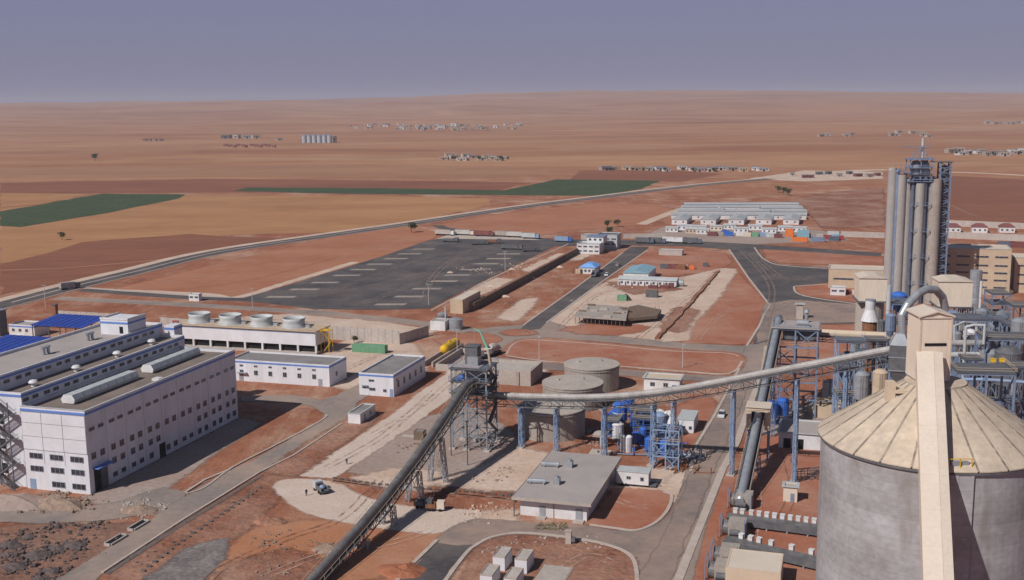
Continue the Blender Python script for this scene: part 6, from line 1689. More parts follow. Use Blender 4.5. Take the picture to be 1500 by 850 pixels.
# bin by the plaza
b = simple_building("gate_pillar", "small concrete pillar hut at the end of the plaza beside the blue tower", "hut", G(1166, 468), 2.6, 2.6, 6.0, 'concrete', 'roofdust', False, .1, over=.6)

# ================================================================== MIDDLE DISTANCE
def truck(label, loc, rz, cab, body, length=9.0, trailer=True, group=None):
    t = thing("truck", label, "truck", loc, rz, group)
    part("chassis", MB().box(-length / 2, length / 2, -1.0, 1.0, .7, 1.05), 'steeldark', t)
    c = part("cab", MB().sweep_x([(-1.2, .8), (1.2, .8), (1.2, 3.0), (-1.2, 3.0)], length / 2 - 2.2, length / 2), cab, t)
    part("windscreen", MB().box(length / 2, length / 2 + .05, -1.05, 1.05, 1.9, 2.8), 'glass', c)
    if trailer: part("cargo_box", MB().box(-length / 2 - .2, length / 2 - 2.5, -1.25, 1.25, 1.05, 3.6), body, t)
    else: part("tipper", MB().box(-length / 2, length / 2 - 2.6, -1.2, 1.2, 1.05, 1.3).box(-length / 2, length / 2 - 2.6, -1.2, -1.1, 1.3, 2.3).box(-length / 2, length / 2 - 2.6, 1.1, 1.2, 1.3, 2.3).box(length / 2 - 2.7, length / 2 - 2.6, -1.1, 1.1, 1.3, 2.6), body, t)
    for x in (-length / 2 + 1, -length / 2 + 2.2, length / 2 - 1.2):
        for y in (-1.1, 1.1): part("wheel", MB().cyl((x, y - .18, .5), (x, y + .18, .5), .5, n=10), 'rubber', t)
    for y in (-.8, .8): part("headlight", MB().box(length / 2, length / 2 + .06, y - .2, y + .2, 1.0, 1.3), 'white', t)
    return t
ALONG = RG + R(-4)
M['palegrey'] = mat('pale_grey_tarpaulin', (.50, .48, .46), (.40, .37, .35), .3, .8)
row = [(652, 345, 'white', 'concretepale', 13, "white box truck at the left end of the truck row along the access road"), (681, 345, 'beigepale', 'palegrey', 13, "second white box truck from the left end of the truck row"),
       (710, 346.5, 'maroon', 'maroon', 13, "dark red truck in the truck row along the access road"), (736, 347, 'yellow', 'concretedark', 11, "truck with a yellow cab right of the dark red truck"), (757, 348, 'white', 'palegrey', 13, "white box truck just right of the yellow cab"), (778, 350, 'bluelight', 'ventgrey', 11, "last truck of the row, pale blue cab, nearest the junction")]
for px, py, c, b_, L, lb in row: truck(lb, G(px, py), ALONG, M[c], M[b_], L, True, "trucks waiting along the access road")
for px, py, a, lb in ((703, 359, 20, "dark flatbed truck in the far part of the truck park, left of two close together"), (722, 357, 10, "dark flatbed truck right of the first one in the truck park"), (750, 366, 0, "longest dark truck near the right edge of the truck park"), (778, 369, 25, "dark truck at the corner of the truck park, slanting"), (660, 355, 0, "dark truck alone at the back left corner of the truck park")):
    truck(lb, G(px, py), RG + R(a), M['steeldark'], M['rust'] if px == 722 else M['steeldark'], 13 if px == 750 else 10, False, "dark trucks parked on the asphalt")
for px, py, lb in ((945, 357, "dark blue truck at the left end of the line on the back road"), (962, 357, "dark truck second in the line on the back road"), (984, 356, "white truck in the line on the back road, longest one"), (1000, 357, "white truck at the right of the long white one"), (1014, 357.5, "dark truck at the right end of the line on the back road")):
    truck(lb, G(px, py), ALONG, M['white' if 'white' in lb else 'bluedeep'], M['white' if 'white' in lb else 'steeldark'], 11, True, "trucks on the back road")
truck("blue truck on the access road near the gate house", G(826, 355), ALONG, M['bluestrong'], M['bluelight'], 11, True)
truck("dark truck on the asphalt road just right of the bright blue roof", G(872, 405), RG + R(90), M['steeldark'], M['steeldark'], 8, False)
def car(label, loc, rz, m='white'):
    t = thing("parked_car", label, "car", loc, rz)
    b = part("body", MB().sweep_y([(-2.2, .35), (2.2, .35), (2.25, .8), (1.9, .95), (.9, 1.0), (-2.0, 1.05), (-2.25, .8)], -.88, .88), m, t)
    part("cabin", MB().add([(-1.9, -.82, 1.0), (1.0, -.82, .98), (1.0, .82, .98), (-1.9, .82, 1.0), (-1.4, -.66, 1.65), (.2, -.66, 1.65), (.2, .66, 1.65), (-1.4, .66, 1.65)], [(0, 1, 5, 4), (1, 2, 6, 5), (2, 3, 7, 6), (3, 0, 4, 7), (4, 5, 6, 7)]), 'glass', t)
    part("roof", MB().box(-1.42, .22, -.68, .68, 1.65, 1.70), m, t)
    for x in (-1.4, 1.4):
        for y in (-.8, .8): part("wheel", MB().cyl((x, y - .12, .33), (x, y + .12, .33), .33, n=12), 'rubber', t)
    for y in (-.6, .6): part("headlight", MB().box(2.2, 2.27, y - .2, y + .2, .62, .78), 'ventgrey', t)
    return t
car("white car driving on the main road below the long conveyor", G(1057, 611), RG + R(-90))
car("white car on the asphalt road between the blue and teal roofs", G(889, 404), RG + R(90))
car("silver car farther up the asphalt road past the bright blue roof", G(905, 390), RG + R(90), 'steelpale')
truck("old dusty pick up parked on the pale apron beside a conveyor trestle", G(638, 748), RG + R(10), M['beigepale'], M['rust'], 5.5, False).scale = (.72, .72, .72)
truck("small dark truck in the shadow of the sloping conveyor", G(621, 744), RG + R(5), M['steeldark'], M['steeldark'], 5.5, False).scale = (.72, .72, .72)
truck("truck turning off the highway at the left", G(103, 424), RG + R(60), M['steeldark'], M['steelpale'], 9, True)

# gate house
b = block("white two storey gate house beside the truck park", G(845, 372), 13, 12, 5.8, 'white', 'ventgrey', (1.8, 4.3), 4, name="gate_house")
part("upper_floor", MB().box(4, 13.5, 8, 19, 5.4, 8.8), 'white', b); part("upper_roof", MB().box(3.6, 14, 7.6, 19.4, 8.8, 9.1), 'bluesteel', b)
for k in range(3): window(b, (5.8 + k * 3, 8, 7.4), 0, 1.4, 1.2)
block("grey building with a dark roof behind the white gate house", G(872, 366) + UY * 4, 12, 12, 8.5, 'ventgrey', 'steeldark', (3, 6), 3, name="office_block")
block("low grey shed at the top of the dark bank by the gate house", G(850, 352) + UY * 2, 14, 6, 3.2, 'concretepale', 'bluesteel', (), 1, name="low_shed")
def hip_house(label, g, w, l, h, wall, roof, rise=1.8, nwin=3, name="house", group=None):
    t = thing(name, label, "building", g, RG, group)
    part("wall", MB().box(0, w, 0, l, 0, h), wall, t)
    e = .4; i = min(w, l) * .3
    part("roof", MB().add([(-e, -e, h), (w + e, -e, h), (w + e, l + e, h), (-e, l + e, h), (i, i, h + rise), (w - i, i, h + rise), (w - i, l - i, h + rise), (i, l - i, h + rise)],
         [(0, 1, 5, 4), (1, 2, 6, 5), (2, 3, 7, 6), (3, 0, 4, 7), (4, 5, 6, 7), (3, 2, 1, 0)]), roof, t)
    for k in range(nwin): window(t, (w * (k + .5) / nwin, 0, h * .5), 0, 1.2, 1.2)
    return t
hip_house("small house with a bright blue sheet roof beside the asphalt road", G(849, 401), 8.0, 12, 3.2, 'white', 'skyroof', 1.6, 4)
container("rusty dark container left of the bright blue roof, left one", G(838, 401), 'rust', 3, 2.5, 2.6)
container("tan container touching the bright blue roofed house, right one", G(843, 401.5), 'tan', 2.4, 2.5, 2.6)
def gable_house(label, g, w, l, h, wall, roof, rise, along='y', nwin=0, name="workshop", group=None, panes=True):
    t = thing(name, label, "building", g, RG, group)
    part("wall", MB().box(0, w, 0, l, 0, h), wall, t)
    e = .35
    if along == 'y': part("roof", MB().sweep_y([(-e, h), (w / 2, h + rise), (w + e, h), (w + e, h - .15), (-e, h - .15)], -e, l + e), roof, t)
    else: part("roof", MB().sweep_x([(-e, h), (l / 2, h + rise), (l + e, h), (l + e, h - .15), (-e, h - .15)], -e, w + e), roof, t)
    for k in range(nwin): window(t, (w * (k + .5) / nwin, 0, h * .52), 0, 1.1, 1.1, 1)
    return t
gable_house("workshop with a wide teal sheet roof above the long dormitory", G(913, 412), 12, 22, 4.2, 'white', 'tealroof', 1.3)
t = gable_house("long white dormitory with a grey vaulted roof below the teal roof", G(906, 418), 27, 6, 3.0, 'white', 'ventgrey', 1.2, 'x', 9, "dormitory")
for k in range(10): part("buttress", MB().box(27 * k / 9 - .2, 27 * k / 9 + .2, -.9, 0, 0, 2.2), 'white', t)
part("end_drum", MB().cyl((27.5, 3, 1.6), (30, 3, 1.6), 1.6, n=14), 'steel', t)
for k, (px, lb) in enumerate(((949, "dark red trailer platform below the dormitory, left one"), (966, "dark red trailer platform below the dormitory, middle one"), (979, "dark red crate at the right end of the trailer platforms"))):
    container(lb, G(px, 423), 'maroon', 4.2 if k < 2 else 2.2, 2.2, 1.4 if k < 2 else 2.4)
t = container("dark green container on the pale plot, near the concrete slab", G(904, 441), 'green', 4.0, 2.5, 2.4)
single("spoil_pile", "dark pile beside the dark green container", "pile", MB().lathe([(2.6, 0), (1.6, 1.6), (.6, 2.6), (0, 2.8)], 9), 'rubbledark', G(917, 440))
container("dark grey container alone on the pale plot", G(946, 436), 'steeldark', 5.0, 3.0, 2.9)
def slab_site():
    o = G(838, 472); t = thing("unfinished_slab", "unfinished concrete slab on dark props on the pale plot", "building site", o)
    def lc(px, py, z): d = G(px, py, z) - o; return (d.dot(UX), d.dot(UY))
    dk = [lc(*p, 3.2) for p in ((839, 463), (917, 468.5), (921, 450), (866, 446))]
    part("deck", MB().prism(dk, 2.7, 3.3), 'concretedark', t)
    fw = [lc(*p, 2.4) for p in ((918, 467), (962, 463), (968, 454), (934, 447), (903, 453))]
    part("formwork", MB().prism([(x + .2, y) for x, y in fw], 1.4, 2.5), 'timber', t)
    a, b = Vector(dk[0]), Vector(dk[1]); c = Vector(dk[3]); e = Vector(dk[2])
    for i in range(13):
        for k in range(4):
            f, g_ = (i + .5) / 13, (k + .1) / 4; p = (a.lerp(b, f)).lerp(c.lerp(e, f), g_)
            part("prop", MB().beam((p.x, p.y, 0), (p.x, p.y, 2.7), .2), 'timber', t)
    q = a.lerp(c, .5); r = b.lerp(e, .5)
    part("deck_shade", MB().beam((q.x, q.y, 1.3), (r.x, r.y, 1.3), .3, 2.5), 'dark', t)  # dark wall added to stand in for the shade under the deck
    for i in range(9):
        p = Vector(fw[0]).lerp(Vector(fw[2]), (i + .5) / 9); part("rebar", MB().beam((p.x, p.y, 0), (p.x, p.y, 4.4), .14), 'rust', t)
    for i in range(10):
        p = a.lerp(c, random.random()).lerp(b.lerp(e, random.random()), random.random()); part("timber_stack", MB().box(p.x - 1.5, p.x + 1.5, p.y - .6, p.y + .6, 3.3, 3.3 + random.uniform(.3, .9)), 'timber' if i % 2 else 'concrete', t)
slab_site()
block("low open shed with a pale roof north of the teal workshop", G(965, 374), 13, 5, 3.0, 'concretepale', 'ventgrey', (), 1, name="open_shed")
for k, lb in enumerate(("dark lorry body parked above the dormitory, left one", "dark lorry body parked above the dormitory, middle one", "rusty lorry body above the dormitory, right one")):
    container(lb, G(967 + 11 * k, 394 + k * .5), ('steeldark', 'maroon', 'rust')[k], 5.0, 2.5, 2.4)
for k, (px, py) in enumerate(((1000, 394), (1010, 395), (1030, 391))): container(("small tan crate on the bare plot, leftmost of three", "small tan crate on the bare plot, middle of three", "small dark machine box on the bare plot, rightmost of three")[k], G(px, py), ('tan', 'orange', 'steeldark')[k], 2.4, 2, 2)
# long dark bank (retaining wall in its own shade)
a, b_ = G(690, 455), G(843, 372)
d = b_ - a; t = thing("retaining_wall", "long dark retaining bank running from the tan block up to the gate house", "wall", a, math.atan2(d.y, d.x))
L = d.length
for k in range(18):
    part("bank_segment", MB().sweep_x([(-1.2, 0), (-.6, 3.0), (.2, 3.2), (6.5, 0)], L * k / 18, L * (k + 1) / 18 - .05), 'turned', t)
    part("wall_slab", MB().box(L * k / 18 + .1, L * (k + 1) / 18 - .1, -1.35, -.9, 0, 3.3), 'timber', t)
# camp
M['tealpale'] = mat('pale_blue_grey_roof', (0.33, 0.37, 0.40), (0.42, 0.44, 0.45), 0.06, 0.6, dust=.35, dcol=(.42, .36, .33), dscale=.1)
for k, px in enumerate((984, 1026, 1067, 1107, 1147)):
    nm = ("leftmost white barrack of the camp, gable end towards the viewer", "second white barrack from the left of the camp", "middle white barrack of the camp", "second white barrack from the right of the camp", "rightmost white barrack of the camp")[k]
    gable_house(nm, G(px, 329), 10.5, 26, 3.6, 'white', 'tealpale', 1.4, 'y', 2, "barrack", "white barracks of the camp")
for k, (pa, pb, py) in enumerate(((984, 1078, 321.5), (1082, 1181, 322), (992, 1060, 315.5), (1064, 1128, 316), (1132, 1182, 316.5), (999, 1052, 310), (1056, 1112, 310), (1116, 1176, 311), (1003, 1170, 305.5))):
    a_, b_ = G(pa, py), G(pb, py); dd = b_ - a_
    gable_house("long grey roofed barrack of the camp, " + ("left half of the front row", "right half of the front row", "left third of the second row", "middle third of the second row", "right third of the second row", "left third of the third row", "middle third of the third row", "right third of the third row", "single long one across the back")[k], a_, dd.length, 17 if k < 8 else 12, 3.3, 'white', 'tealpale', 1.0, 'x', 6, "barrack", "long barracks of the camp").rotation_euler = (0, 0, math.atan2(dd.y, dd.x))
cab = [(1012, 338, 'white', 10), (1040, 338, 'beigepale', 8), (1075, 341, 'white', 9), (1004, 342, 'tan', 7), (1116, 342, 'whitepanel', 9), (975, 340, 'white', 8), (992, 337, 'whitepanel', 9), (1060, 336, 'white', 8), (1096, 337, 'white', 9), (1140, 339, 'white', 8), (1160, 340, 'white', 9), (1020, 343, 'white', 8)]
for k, (px, py, m, w) in enumerate(cab):
    gable_house(("white cabin below the leftmost barrack", "beige cabin in front of the second barrack", "white cabin in front of the middle barrack", "tan cabin at the lower left of the camp", "pale cabin in front of the fourth barrack", "white cabin at the left corner of the camp", "pale cabin under the leftmost barrack gable", "white cabin between the second and the middle barrack", "white cabin between the middle and the fourth barrack", "white cabin between the fourth and the rightmost barrack", "white cabin under the rightmost barrack gable", "white cabin right of the tan cabin at the lower left of the camp")[k], G(px, py), w, 5, 3, m, 'ventgrey', .7, 'x', 3, "camp_cabin", "cabins in front of the barracks")
cont = [(1036, 346, 'maroon', 6), (1048, 346, 'concretedark', 5), (1056, 344, 'bluestrong', 5), (1064, 346, 'bluestrong', 4), (1078, 346, 'white', 5), (1088, 347, 'beigepale', 5), (1099, 347, 'green', 5), (1111, 347, 'bluelight', 6), (1122, 348, 'ventgrey', 5), (1134, 349, 'maroon', 5), (1150, 347, 'orange', 5), (1160, 354, 'orange', 9), (1168, 349, 'tealroof', 7), (1180, 348, 'red', 3), (1188, 354, 'bluesteel', 8), (1196, 349, 'concretepale', 4), (1206, 351, 'red', 5), (1214, 353, 'bluedeep', 6), (1220, 350, 'tealroof', 5), (1228, 352, 'red', 3), (1212, 345, 'ventgrey', 7)]
names = "leftmost maroon container in the camp row|dark grey container right of the maroon one in the camp row|blue container behind the camp row|second blue container of the camp row|white container right of the blue ones in the camp row|beige container in the middle of the camp row|green container in the middle of the camp row|pale blue container right of the green one in the camp row|grey container below the fourth barrack|small maroon container below the rightmost barrack|tall orange container below the rightmost barrack|long orange container nearest the back road|teal container right of the tall orange one|short red container left of the blue grey one|long blue grey container nearest the back road|pale concrete box among the right hand containers|red container among the right hand containers|dark blue container at the right end of the camp row|teal container behind the dark blue one|small red container at the far right end of the camp row|grey container standing behind the right hand containers".split("|")
for (px, py, m, w), lb in zip(cont, names): container(lb, G(px, py), m, w, 2.5, 5.0 if 'tall' in lb else 2.6, RG + R(random.uniform(-6, 6)), "containers beside the camp", ribs=False)
panel_wall("pale boundary wall left of the camp", G(913, 349.5), G(975, 349), 3.0, 8, group="camp boundary walls")
panel_wall("pale boundary wall running right from the camp to the tower", G(1232, 347), G(1296, 349), 3.5, 8, group="camp boundary walls")
panel_wall("pale boundary wall behind the villas at the right edge", G(1385, 331), G(1505, 336), 4.0, 10, group="walls by the villas")
panel_wall("pale boundary wall in front of the villas at the right edge", G(1388, 349), G(1505, 354), 4.0, 10, group="walls by the villas")
for k, px in enumerate((1385, 1424, 1464)):
    hip_house(("white villa with a maroon roof, leftmost of three", "white villa with a maroon roof, middle of three", "white villa with a maroon roof, rightmost of three")[k], G(px, 341), 9, 8, 3.6, 'white', 'maroon', 2.0, 3, "villa", "white villas with maroon roofs")
container("blue container at the right edge beyond the beige block", G(1462, 362), 'bluedeep', 9, 3, 3)
container("dark container at the right edge beside the blue container", G(1480, 362.5), 'maroon', 9, 3, 3)
block("pale house cut by the right edge above the beige blocks", G(1476, 362) + UX * 14, 14, 8, 4, 'white', 'roofdust', (2,), 3, name="small_house")
# white guard box by the service road
block("small white guard box beside the service road at the left", G(277, 441), 5.0, 2.5, 3.2, 'white', 'ventgrey', (1.8,), 2, name="guard_box")
def mast(label, g, h):
    t = thing("lamp_mast", label, "lamp mast", g, RG, "thin lamp masts")
    part("pole", MB().cyl((0, 0, 0), (0, 0, h), .16, .1, 8), 'ventgrey', t)
    part("crossarm", MB().beam((-1, 0, h), (1, 0, h), .12), 'ventgrey', t)
    for x in (-.9, .9): part("floodlight", MB().box(x - .25, x + .25, -.3, .1, h - .15, h + .2), 'steel', t)
for lb, px, py, h in (("lamp mast at the near right corner of the truck park", 628, 447, 9), ("lamp mast on the right edge of the truck park", 740, 397, 10), ("lamp mast left of the truck park by the service road", 370, 450, 8), ("lamp mast behind the blue canopies at the left", 67, 452, 10), ("lamp mast beside the pit of the yellow tank", 670, 521, 9), ("lamp mast by the main road near the round lawn end", 790, 528, 8), ("lamp mast in front of the blue tower on the crossroads", 1000, 540, 8)):
    mast(lb, G(px, py), h)
dk = MB().box(0, 5, 0, 4, 0, 7).box(-.3, 5.3, -.3, 4.3, 7, 7.4)
t = thing("dark_tower", "dark square tower cut by the left edge of the picture", "tower", G(-14, 492)); part("wall", MB().box(0, 4.6, 0, 4, 0, 9.5), 'steeldark', t); part("roof", MB().box(-.3, 4.9, -.3, 4.3, 9.5, 9.9), 'steel', t)
t = thing("chimney_post", "short brown post at the left end of the pale panel wall", "post", G(82, 470)); part("shaft", MB().box(-.8, .8, -.8, .8, 0, 6.5), 'rust', t); part("cap", MB().box(-1, 1, -1, 1, 6.5, 6.8), 'steeldark', t)

# ================================================================== FAR COUNTRY
M['palewall'] = mat('pale_far_wall', (0.38, 0.31, 0.265), (0.31, 0.245, 0.205), .05, .9)
M['redwall'] = mat('red_far_wall', (0.40, 0.20, 0.14), (0.33, 0.16, 0.11), .05, .9)
M['silosteel'] = mat('far_silo_steel', (0.42, 0.45, 0.50), (0.34, 0.37, 0.42), .3, .5)
CW = dict(palewall='pale', concrete='grey', tan='tan', white='white', concretepale='light grey')
def far_box(name, label, g, w, l, h, wall, roof, group, pitched=False):
    if '%' in label: label = label % CW[wall]
    t = thing(name, label, "building", g, R(random.uniform(-25, 25)), group)
    part("wall", MB().box(-w / 2, w / 2, 0, l, -2, h), wall, t)
    if pitched: part("roof", MB().sweep_x([(-.4, h), (l / 2, h + l * .3), (l + .4, h)], -w / 2 - .4, w / 2 + .4), roof, t)
    else: part("roof", MB().box(-w / 2 - .3, w / 2 + .3, -.3, l + .3, h, h + .4), roof, t)
    part("door", MB().box(-w * .1, w * .1, -.15, 0, 0, h * .7), 'dark', t)
    for sg in (-1, 1): part("window", MB().box(sg * w * .28 - w * .08, sg * w * .28 + w * .08, -.12, 0, h * .4, h * .75), 'glass', t)
    return t
# grain silos on the plain
sp = [G(446 + 7.4 * k, 209.5) for k in range(6)]
t0 = thing("grain_silo", "steel grain silo in the row standing alone on the far plain", "silo", sp[0], 0.0, "row of steel grain silos")
part("shell", MB().cyl((0, 0, 0), (0, 0, 15.5), 5.2, n=20), 'silosteel' if 'silosteel' in M else 'steelpale', t0)
part("roof", MB().lathe([(5.3, 15.5), (1.0, 18.6), (0, 18.7)], 20), 'bluesteel', t0)
part("catwalk", MB().beam((-5.8, 0, 19.2), (5.8, 0, 19.2), 1.0, .5), 'bluesteel', t0)
for p in sp[1:]: dup(t0, p, 0.0, "steel grain silo in the row standing alone on the far plain")
far_box("elevator_house", "dark house at the right end of the grain silo row", G(490, 209), 7, 8, 14, 'steeldark', 'bluesteel', None)
for k, (px, w, m) in enumerate(((330, 24, 'steeldark'), (345, 14, 'concretepale'), (362, 22, 'steel'), (376, 20, 'tan'))):
    far_box("farm_shed", ("dark farm shed left of the grain silos, outermost", "small pale farm shed between the dark and the grey one", "grey farm shed left of the grain silos", "tan farm shed nearest the grain silos")[k], G(px, 203), w, 14, 9, m, 'roofgrey', "farm sheds by the grain silos")
far_box("farm_shed", "low farm shed between the sheds and the grain silos", G(410, 206), 14, 8, 5, 'concretepale', 'roofgrey', "farm sheds by the grain silos")
for k in range(6):
    far_box("row_house", "reddish house with a pale wall in the short row at the far left", G(210 + 5.6 * k, 206.5), 6.2, 6, 3.6, 'palewall', 'maroon', "short row of houses at the far left", True)
for k in range(12):
    far_box("row_house", "small red house in the double row in front of the grain silos", G(330 + 6.3 * k + random.uniform(-1, 1), 214.5 + (k % 3) * .9), 7, 6, 3.6, 'redwall', 'maroon', "red houses in front of the grain silos", True)
# village on the horizon plain
for k in range(78):
    px = random.triangular(500, 800, 640); py = random.uniform(184, 191.5) - abs(px - 640) * .008
    w = random.uniform(10, 22)
    far_box("village_house", "small %s house of the hazy village below the horizon", GT(px, py), w, random.uniform(9, 16), random.uniform(4, 9), random.choice(('palewall', 'palewall', 'concrete', 'tan', 'white')), random.choice(('roofdust', 'concretepale', 'concretedark')), "houses of the hazy village")
for k in range(11):
    far_box("farm_house", "%s farm house of the hamlet in the middle of the plain", G(650 + k * 9 + random.uniform(-3, 3), random.uniform(229, 236)), random.uniform(9, 18), 9, random.uniform(3.5, 5.5), random.choice(('palewall', 'tan', 'concretepale')), 'roofdust', "houses of the hamlet on the plain")
for k in range(16):
    px = 888 + k * 15.5 + random.uniform(-4, 4)
    far_box("roadside_house", "low %s roadside house where the highway meets the pale yard", G(px, 249.5 + random.uniform(-1, 2.5)), random.uniform(7, 15), 8, random.uniform(3.2, 5), random.choice(('palewall', 'white', 'tan', 'concrete')), random.choice(('roofdust', 'concretedark', 'bluesteel')), "houses along the far highway")
for k in range(10):
    far_box("roadside_house", "dark kiosk beside the pale yard left of the tall tower", G(1160 + k * 14 + random.uniform(-4, 4), 257 + random.uniform(-1.5, 4)), random.uniform(4, 9), 6, 3.2, random.choice(('concretedark', 'steeldark', 'maroon')), 'roofgrey', "kiosks by the pale yard")
for k in range(17):
    far_box("village_house", "%s house of the village right of the tall tower", G(1392 + k * 7.2 + random.uniform(-3, 3), random.uniform(223, 229)), random.uniform(9, 18), 10, random.uniform(4, 7), random.choice(('palewall', 'white', 'concrete')), random.choice(('roofdust', 'concretedark')), "houses of the right hand village")
for k in range(14):
    far_box("village_house", "hazy %s house on the slope above the tall tower", GT(random.choice((1215, 1240, 1315, 1335, 1350)) + random.uniform(-12, 12), random.uniform(195, 202)), random.uniform(10, 20), 10, random.uniform(4, 7), random.choice(('palewall', 'concrete')), 'roofdust', "houses on the far slope")
for k in range(9):
    far_box("village_house", "distant %s house at the upper right edge near the skyline", GT(1445 + k * 7 + random.uniform(-3, 3), random.uniform(178, 183)), random.uniform(14, 24), 12, random.uniform(5, 8), random.choice(('palewall', 'concrete')), 'roofdust', "houses near the skyline at the right")

# trees and bushes
def leaf_mesh(n, rx, rz, z0, size, seed):
    rnd = random.Random(seed); mb = MB()
    clumps = [Vector((rnd.uniform(-1, 1) * rx * .7, rnd.uniform(-1, 1) * rx * .7, z0 + rnd.uniform(-.8, .9) * rz * .7)) for _ in range(9)]
    for k in range(n):
        c = rnd.choice(clumps)
        p = c + Vector((rnd.gauss(0, 1) * rx * .26, rnd.gauss(0, 1) * rx * .26, rnd.gauss(0, 1) * rz * .22))
        a = Vector((rnd.uniform(-1, 1), rnd.uniform(-1, 1), rnd.uniform(-.4, .8))).normalized() * size * rnd.uniform(.6, 1.3)
        b = a.cross(Vector((rnd.uniform(-1, 1), rnd.uniform(-1, 1), rnd.uniform(-1, 1)))).normalized() * size * rnd.uniform(.4, .9)
        mb.add([p - a, p - b, p + a, p + b], [(0, 1, 2, 3)])
    me = bpy.data.meshes.new("crown"); me.from_pydata(mb.v, [], mb.f); me.materials.append(M['leaf']); return me
CROWN = leaf_mesh(420, 2.6, 2.3, 4.0, .42, 3)
def tree(label, g, s=1.0, group=None, cat="tree", name="tree"):
    t = thing(name, label, cat, g, random.uniform(0, 6), group); t.scale = (s, s, s)
    k = MB().cyl((0, 0, -.3), (.1, 0, 2.2), .24, .17, 8).cyl((.1, 0, 2.2), (.9, .4, 4.2), .14, .06, 6).cyl((.1, 0, 2.2), (-.8, .5, 4.0), .13, .06, 6).cyl((.1, 0, 2.0), (.1, -.8, 4.1), .12, .05, 6)
    part("trunk", k, 'bark', t); put("crown", CROWN, t)
    return t
tree("dark leafy tree beside the highway at the far end of the truck row", G(603, 341), 1.15)
tree("lone dark tree in the plain at the far left", G(139, 236), 2.0)
tree("lone dark bush in the ploughed field at the left", G(91, 352), .9)
for k, px in enumerate((664, 702, 733)): tree(("tree at the left of the hamlet on the plain", "tree in the middle of the hamlet on the plain", "tree at the right of the hamlet on the plain")[k], G(px, 236), 1.3)
for k in range(7): tree("small tree by the houses along the far highway", G(900 + k * 24 + random.uniform(-6, 6), 252), .9, "trees by the far houses")
for k in range(6): tree("small tree among the houses right of the tall tower", G(1400 + k * 18 + random.uniform(-5, 5), 228), 1.1, "trees of the right hand village")
for k, (px, py) in enumerate(((890, 334), (905, 333), (893, 345))): tree(("dark bush by the track left of the camp, left one", "dark bush by the track left of the camp, right one", "dark bush near the end wall left of the camp")[k], G(px, py), .9)
tree("dark bush beside the green container", G(519, 503), .45)
for k in range(3): tree("low dark bush on the red land right of the camp", G((1140, 1155, 1148)[k], (283, 287, 285)[k]), 1.1, "low bushes on the red land")
WEED = leaf_mesh(26, .7, .45, .4, .16, 11)
WEED.materials[0] = mat('dry_weed', (0.13, 0.13, 0.055), (0.20, 0.165, 0.08), .9, .95, fine=.25)
for k in range(14):
    o = put("weed_clump", WEED, None, G(786 + (k % 7) * 7 + random.uniform(-2, 2), 771 + (k // 7) * 5 + random.uniform(-1, 1)), random.uniform(0, 6)); tag(o, "dusty weed tuft at the kerb in front of the flat roofed building", "weeds", "weeds in front of the flat roofed building")
for k, (px, py) in enumerate(((776, 489), (783, 488), (771, 487))):
    o = put("weed_clump", WEED, None, G(px, py)); tag(o, "green tuft growing on the little roundabout", "weeds", "weeds on the roundabout")

# rubble, spoil and blocks
def heap(label, g, rx, ry, h, m, seed, name="soil_heap", group=None, n=18, rings=6, rz=RG, cat="heap"):
    rnd = random.Random(seed); mb = MB(); vs = []; fs = []
    for j in range(rings + 1):
        f = j / rings
        for i in range(n):
            a = 2 * math.pi * i / n; nz = 1 + .35 * noise.noise(Vector((math.cos(a) * 1.3 + seed, math.sin(a) * 1.3, seed * .7)))
            z = h * (1 - f) ** .8 * (1 + .5 * noise.noise(Vector((math.cos(a) * f * 3 + seed, math.sin(a) * f * 3, 5.0))))
            vs.append((rx * f * nz * math.cos(a), ry * f * nz * math.sin(a), z - (.15 if j == rings else 0)))
    for j in range(rings):
        for i in range(n): fs.append((j * n + i, (j + 1) * n + i, (j + 1) * n + (i + 1) % n, j * n + (i + 1) % n))
    mb.add(vs, fs)
    return single(name, label, cat, mb, m, g, rz, group)
def rocks(name, label, outline, count, size, m, seed, spread=1.6):
    """many broken pieces in one mesh: nobody could count them"""
    rnd = random.Random(seed); mb = MB()
    for k in range(count):
        p = G(*rnd.choice(outline)); p = p + Vector((rnd.gauss(0, spread), rnd.gauss(0, spread * 1.2), 0)); s = size * rnd.choice((.3, .4, .5, .6, .8, 1.3)) * rnd.uniform(.6, 1.2)
        vs = [p + Vector((x * s * rnd.uniform(.5, 1), y * s * rnd.uniform(.5, 1), (z + .7) * s * rnd.uniform(.3, .8))) for x in (-1, 1) for y in (-1, 1) for z in (-1, 1)]
        mb.add(vs, [(0, 1, 3, 2), (4, 6, 7, 5), (0, 4, 5, 1), (2, 3, 7, 6), (0, 2, 6, 4), (1, 5, 7, 3)])
    o = put(name, fixn(mb.mesh(name, M[m]))); o["kind"] = "stuff"; return o
rocks("rubble", "", [(60, 733), (80, 728), (95, 735), (110, 740), (75, 742), (120, 738), (45, 742)], 700, .38, 'rubble', 2)
rocks("rubble", "", [(185, 742), (200, 738), (215, 748), (228, 744), (205, 752)], 300, .25, 'concretepale', 3)
rocks("spoil_rocks", "", [(20, 790), (60, 800), (100, 800), (30, 825), (80, 820), (120, 805), (10, 838)], 300, .3, 'rubbledark', 4, 2.6)
rocks("rubble", "", [(390, 800), (400, 790), (410, 830), (440, 800), (470, 805), (480, 800)], 260, .26, 'rubble', 5, 2)
rocks("rubble", "", [(690, 756), (700, 750), (710, 758), (725, 745)], 200, .25, 'palesoil', 6)
rocks("rubble", "", [(735, 800), (760, 795), (790, 790), (840, 790), (720, 805), (870, 796)], 240, .22, 'concretepale', 7)
rocks("rubble", "", [(600, 655), (620, 640), (640, 680), (720, 700), (740, 690)], 200, .24, 'rubble', 8)
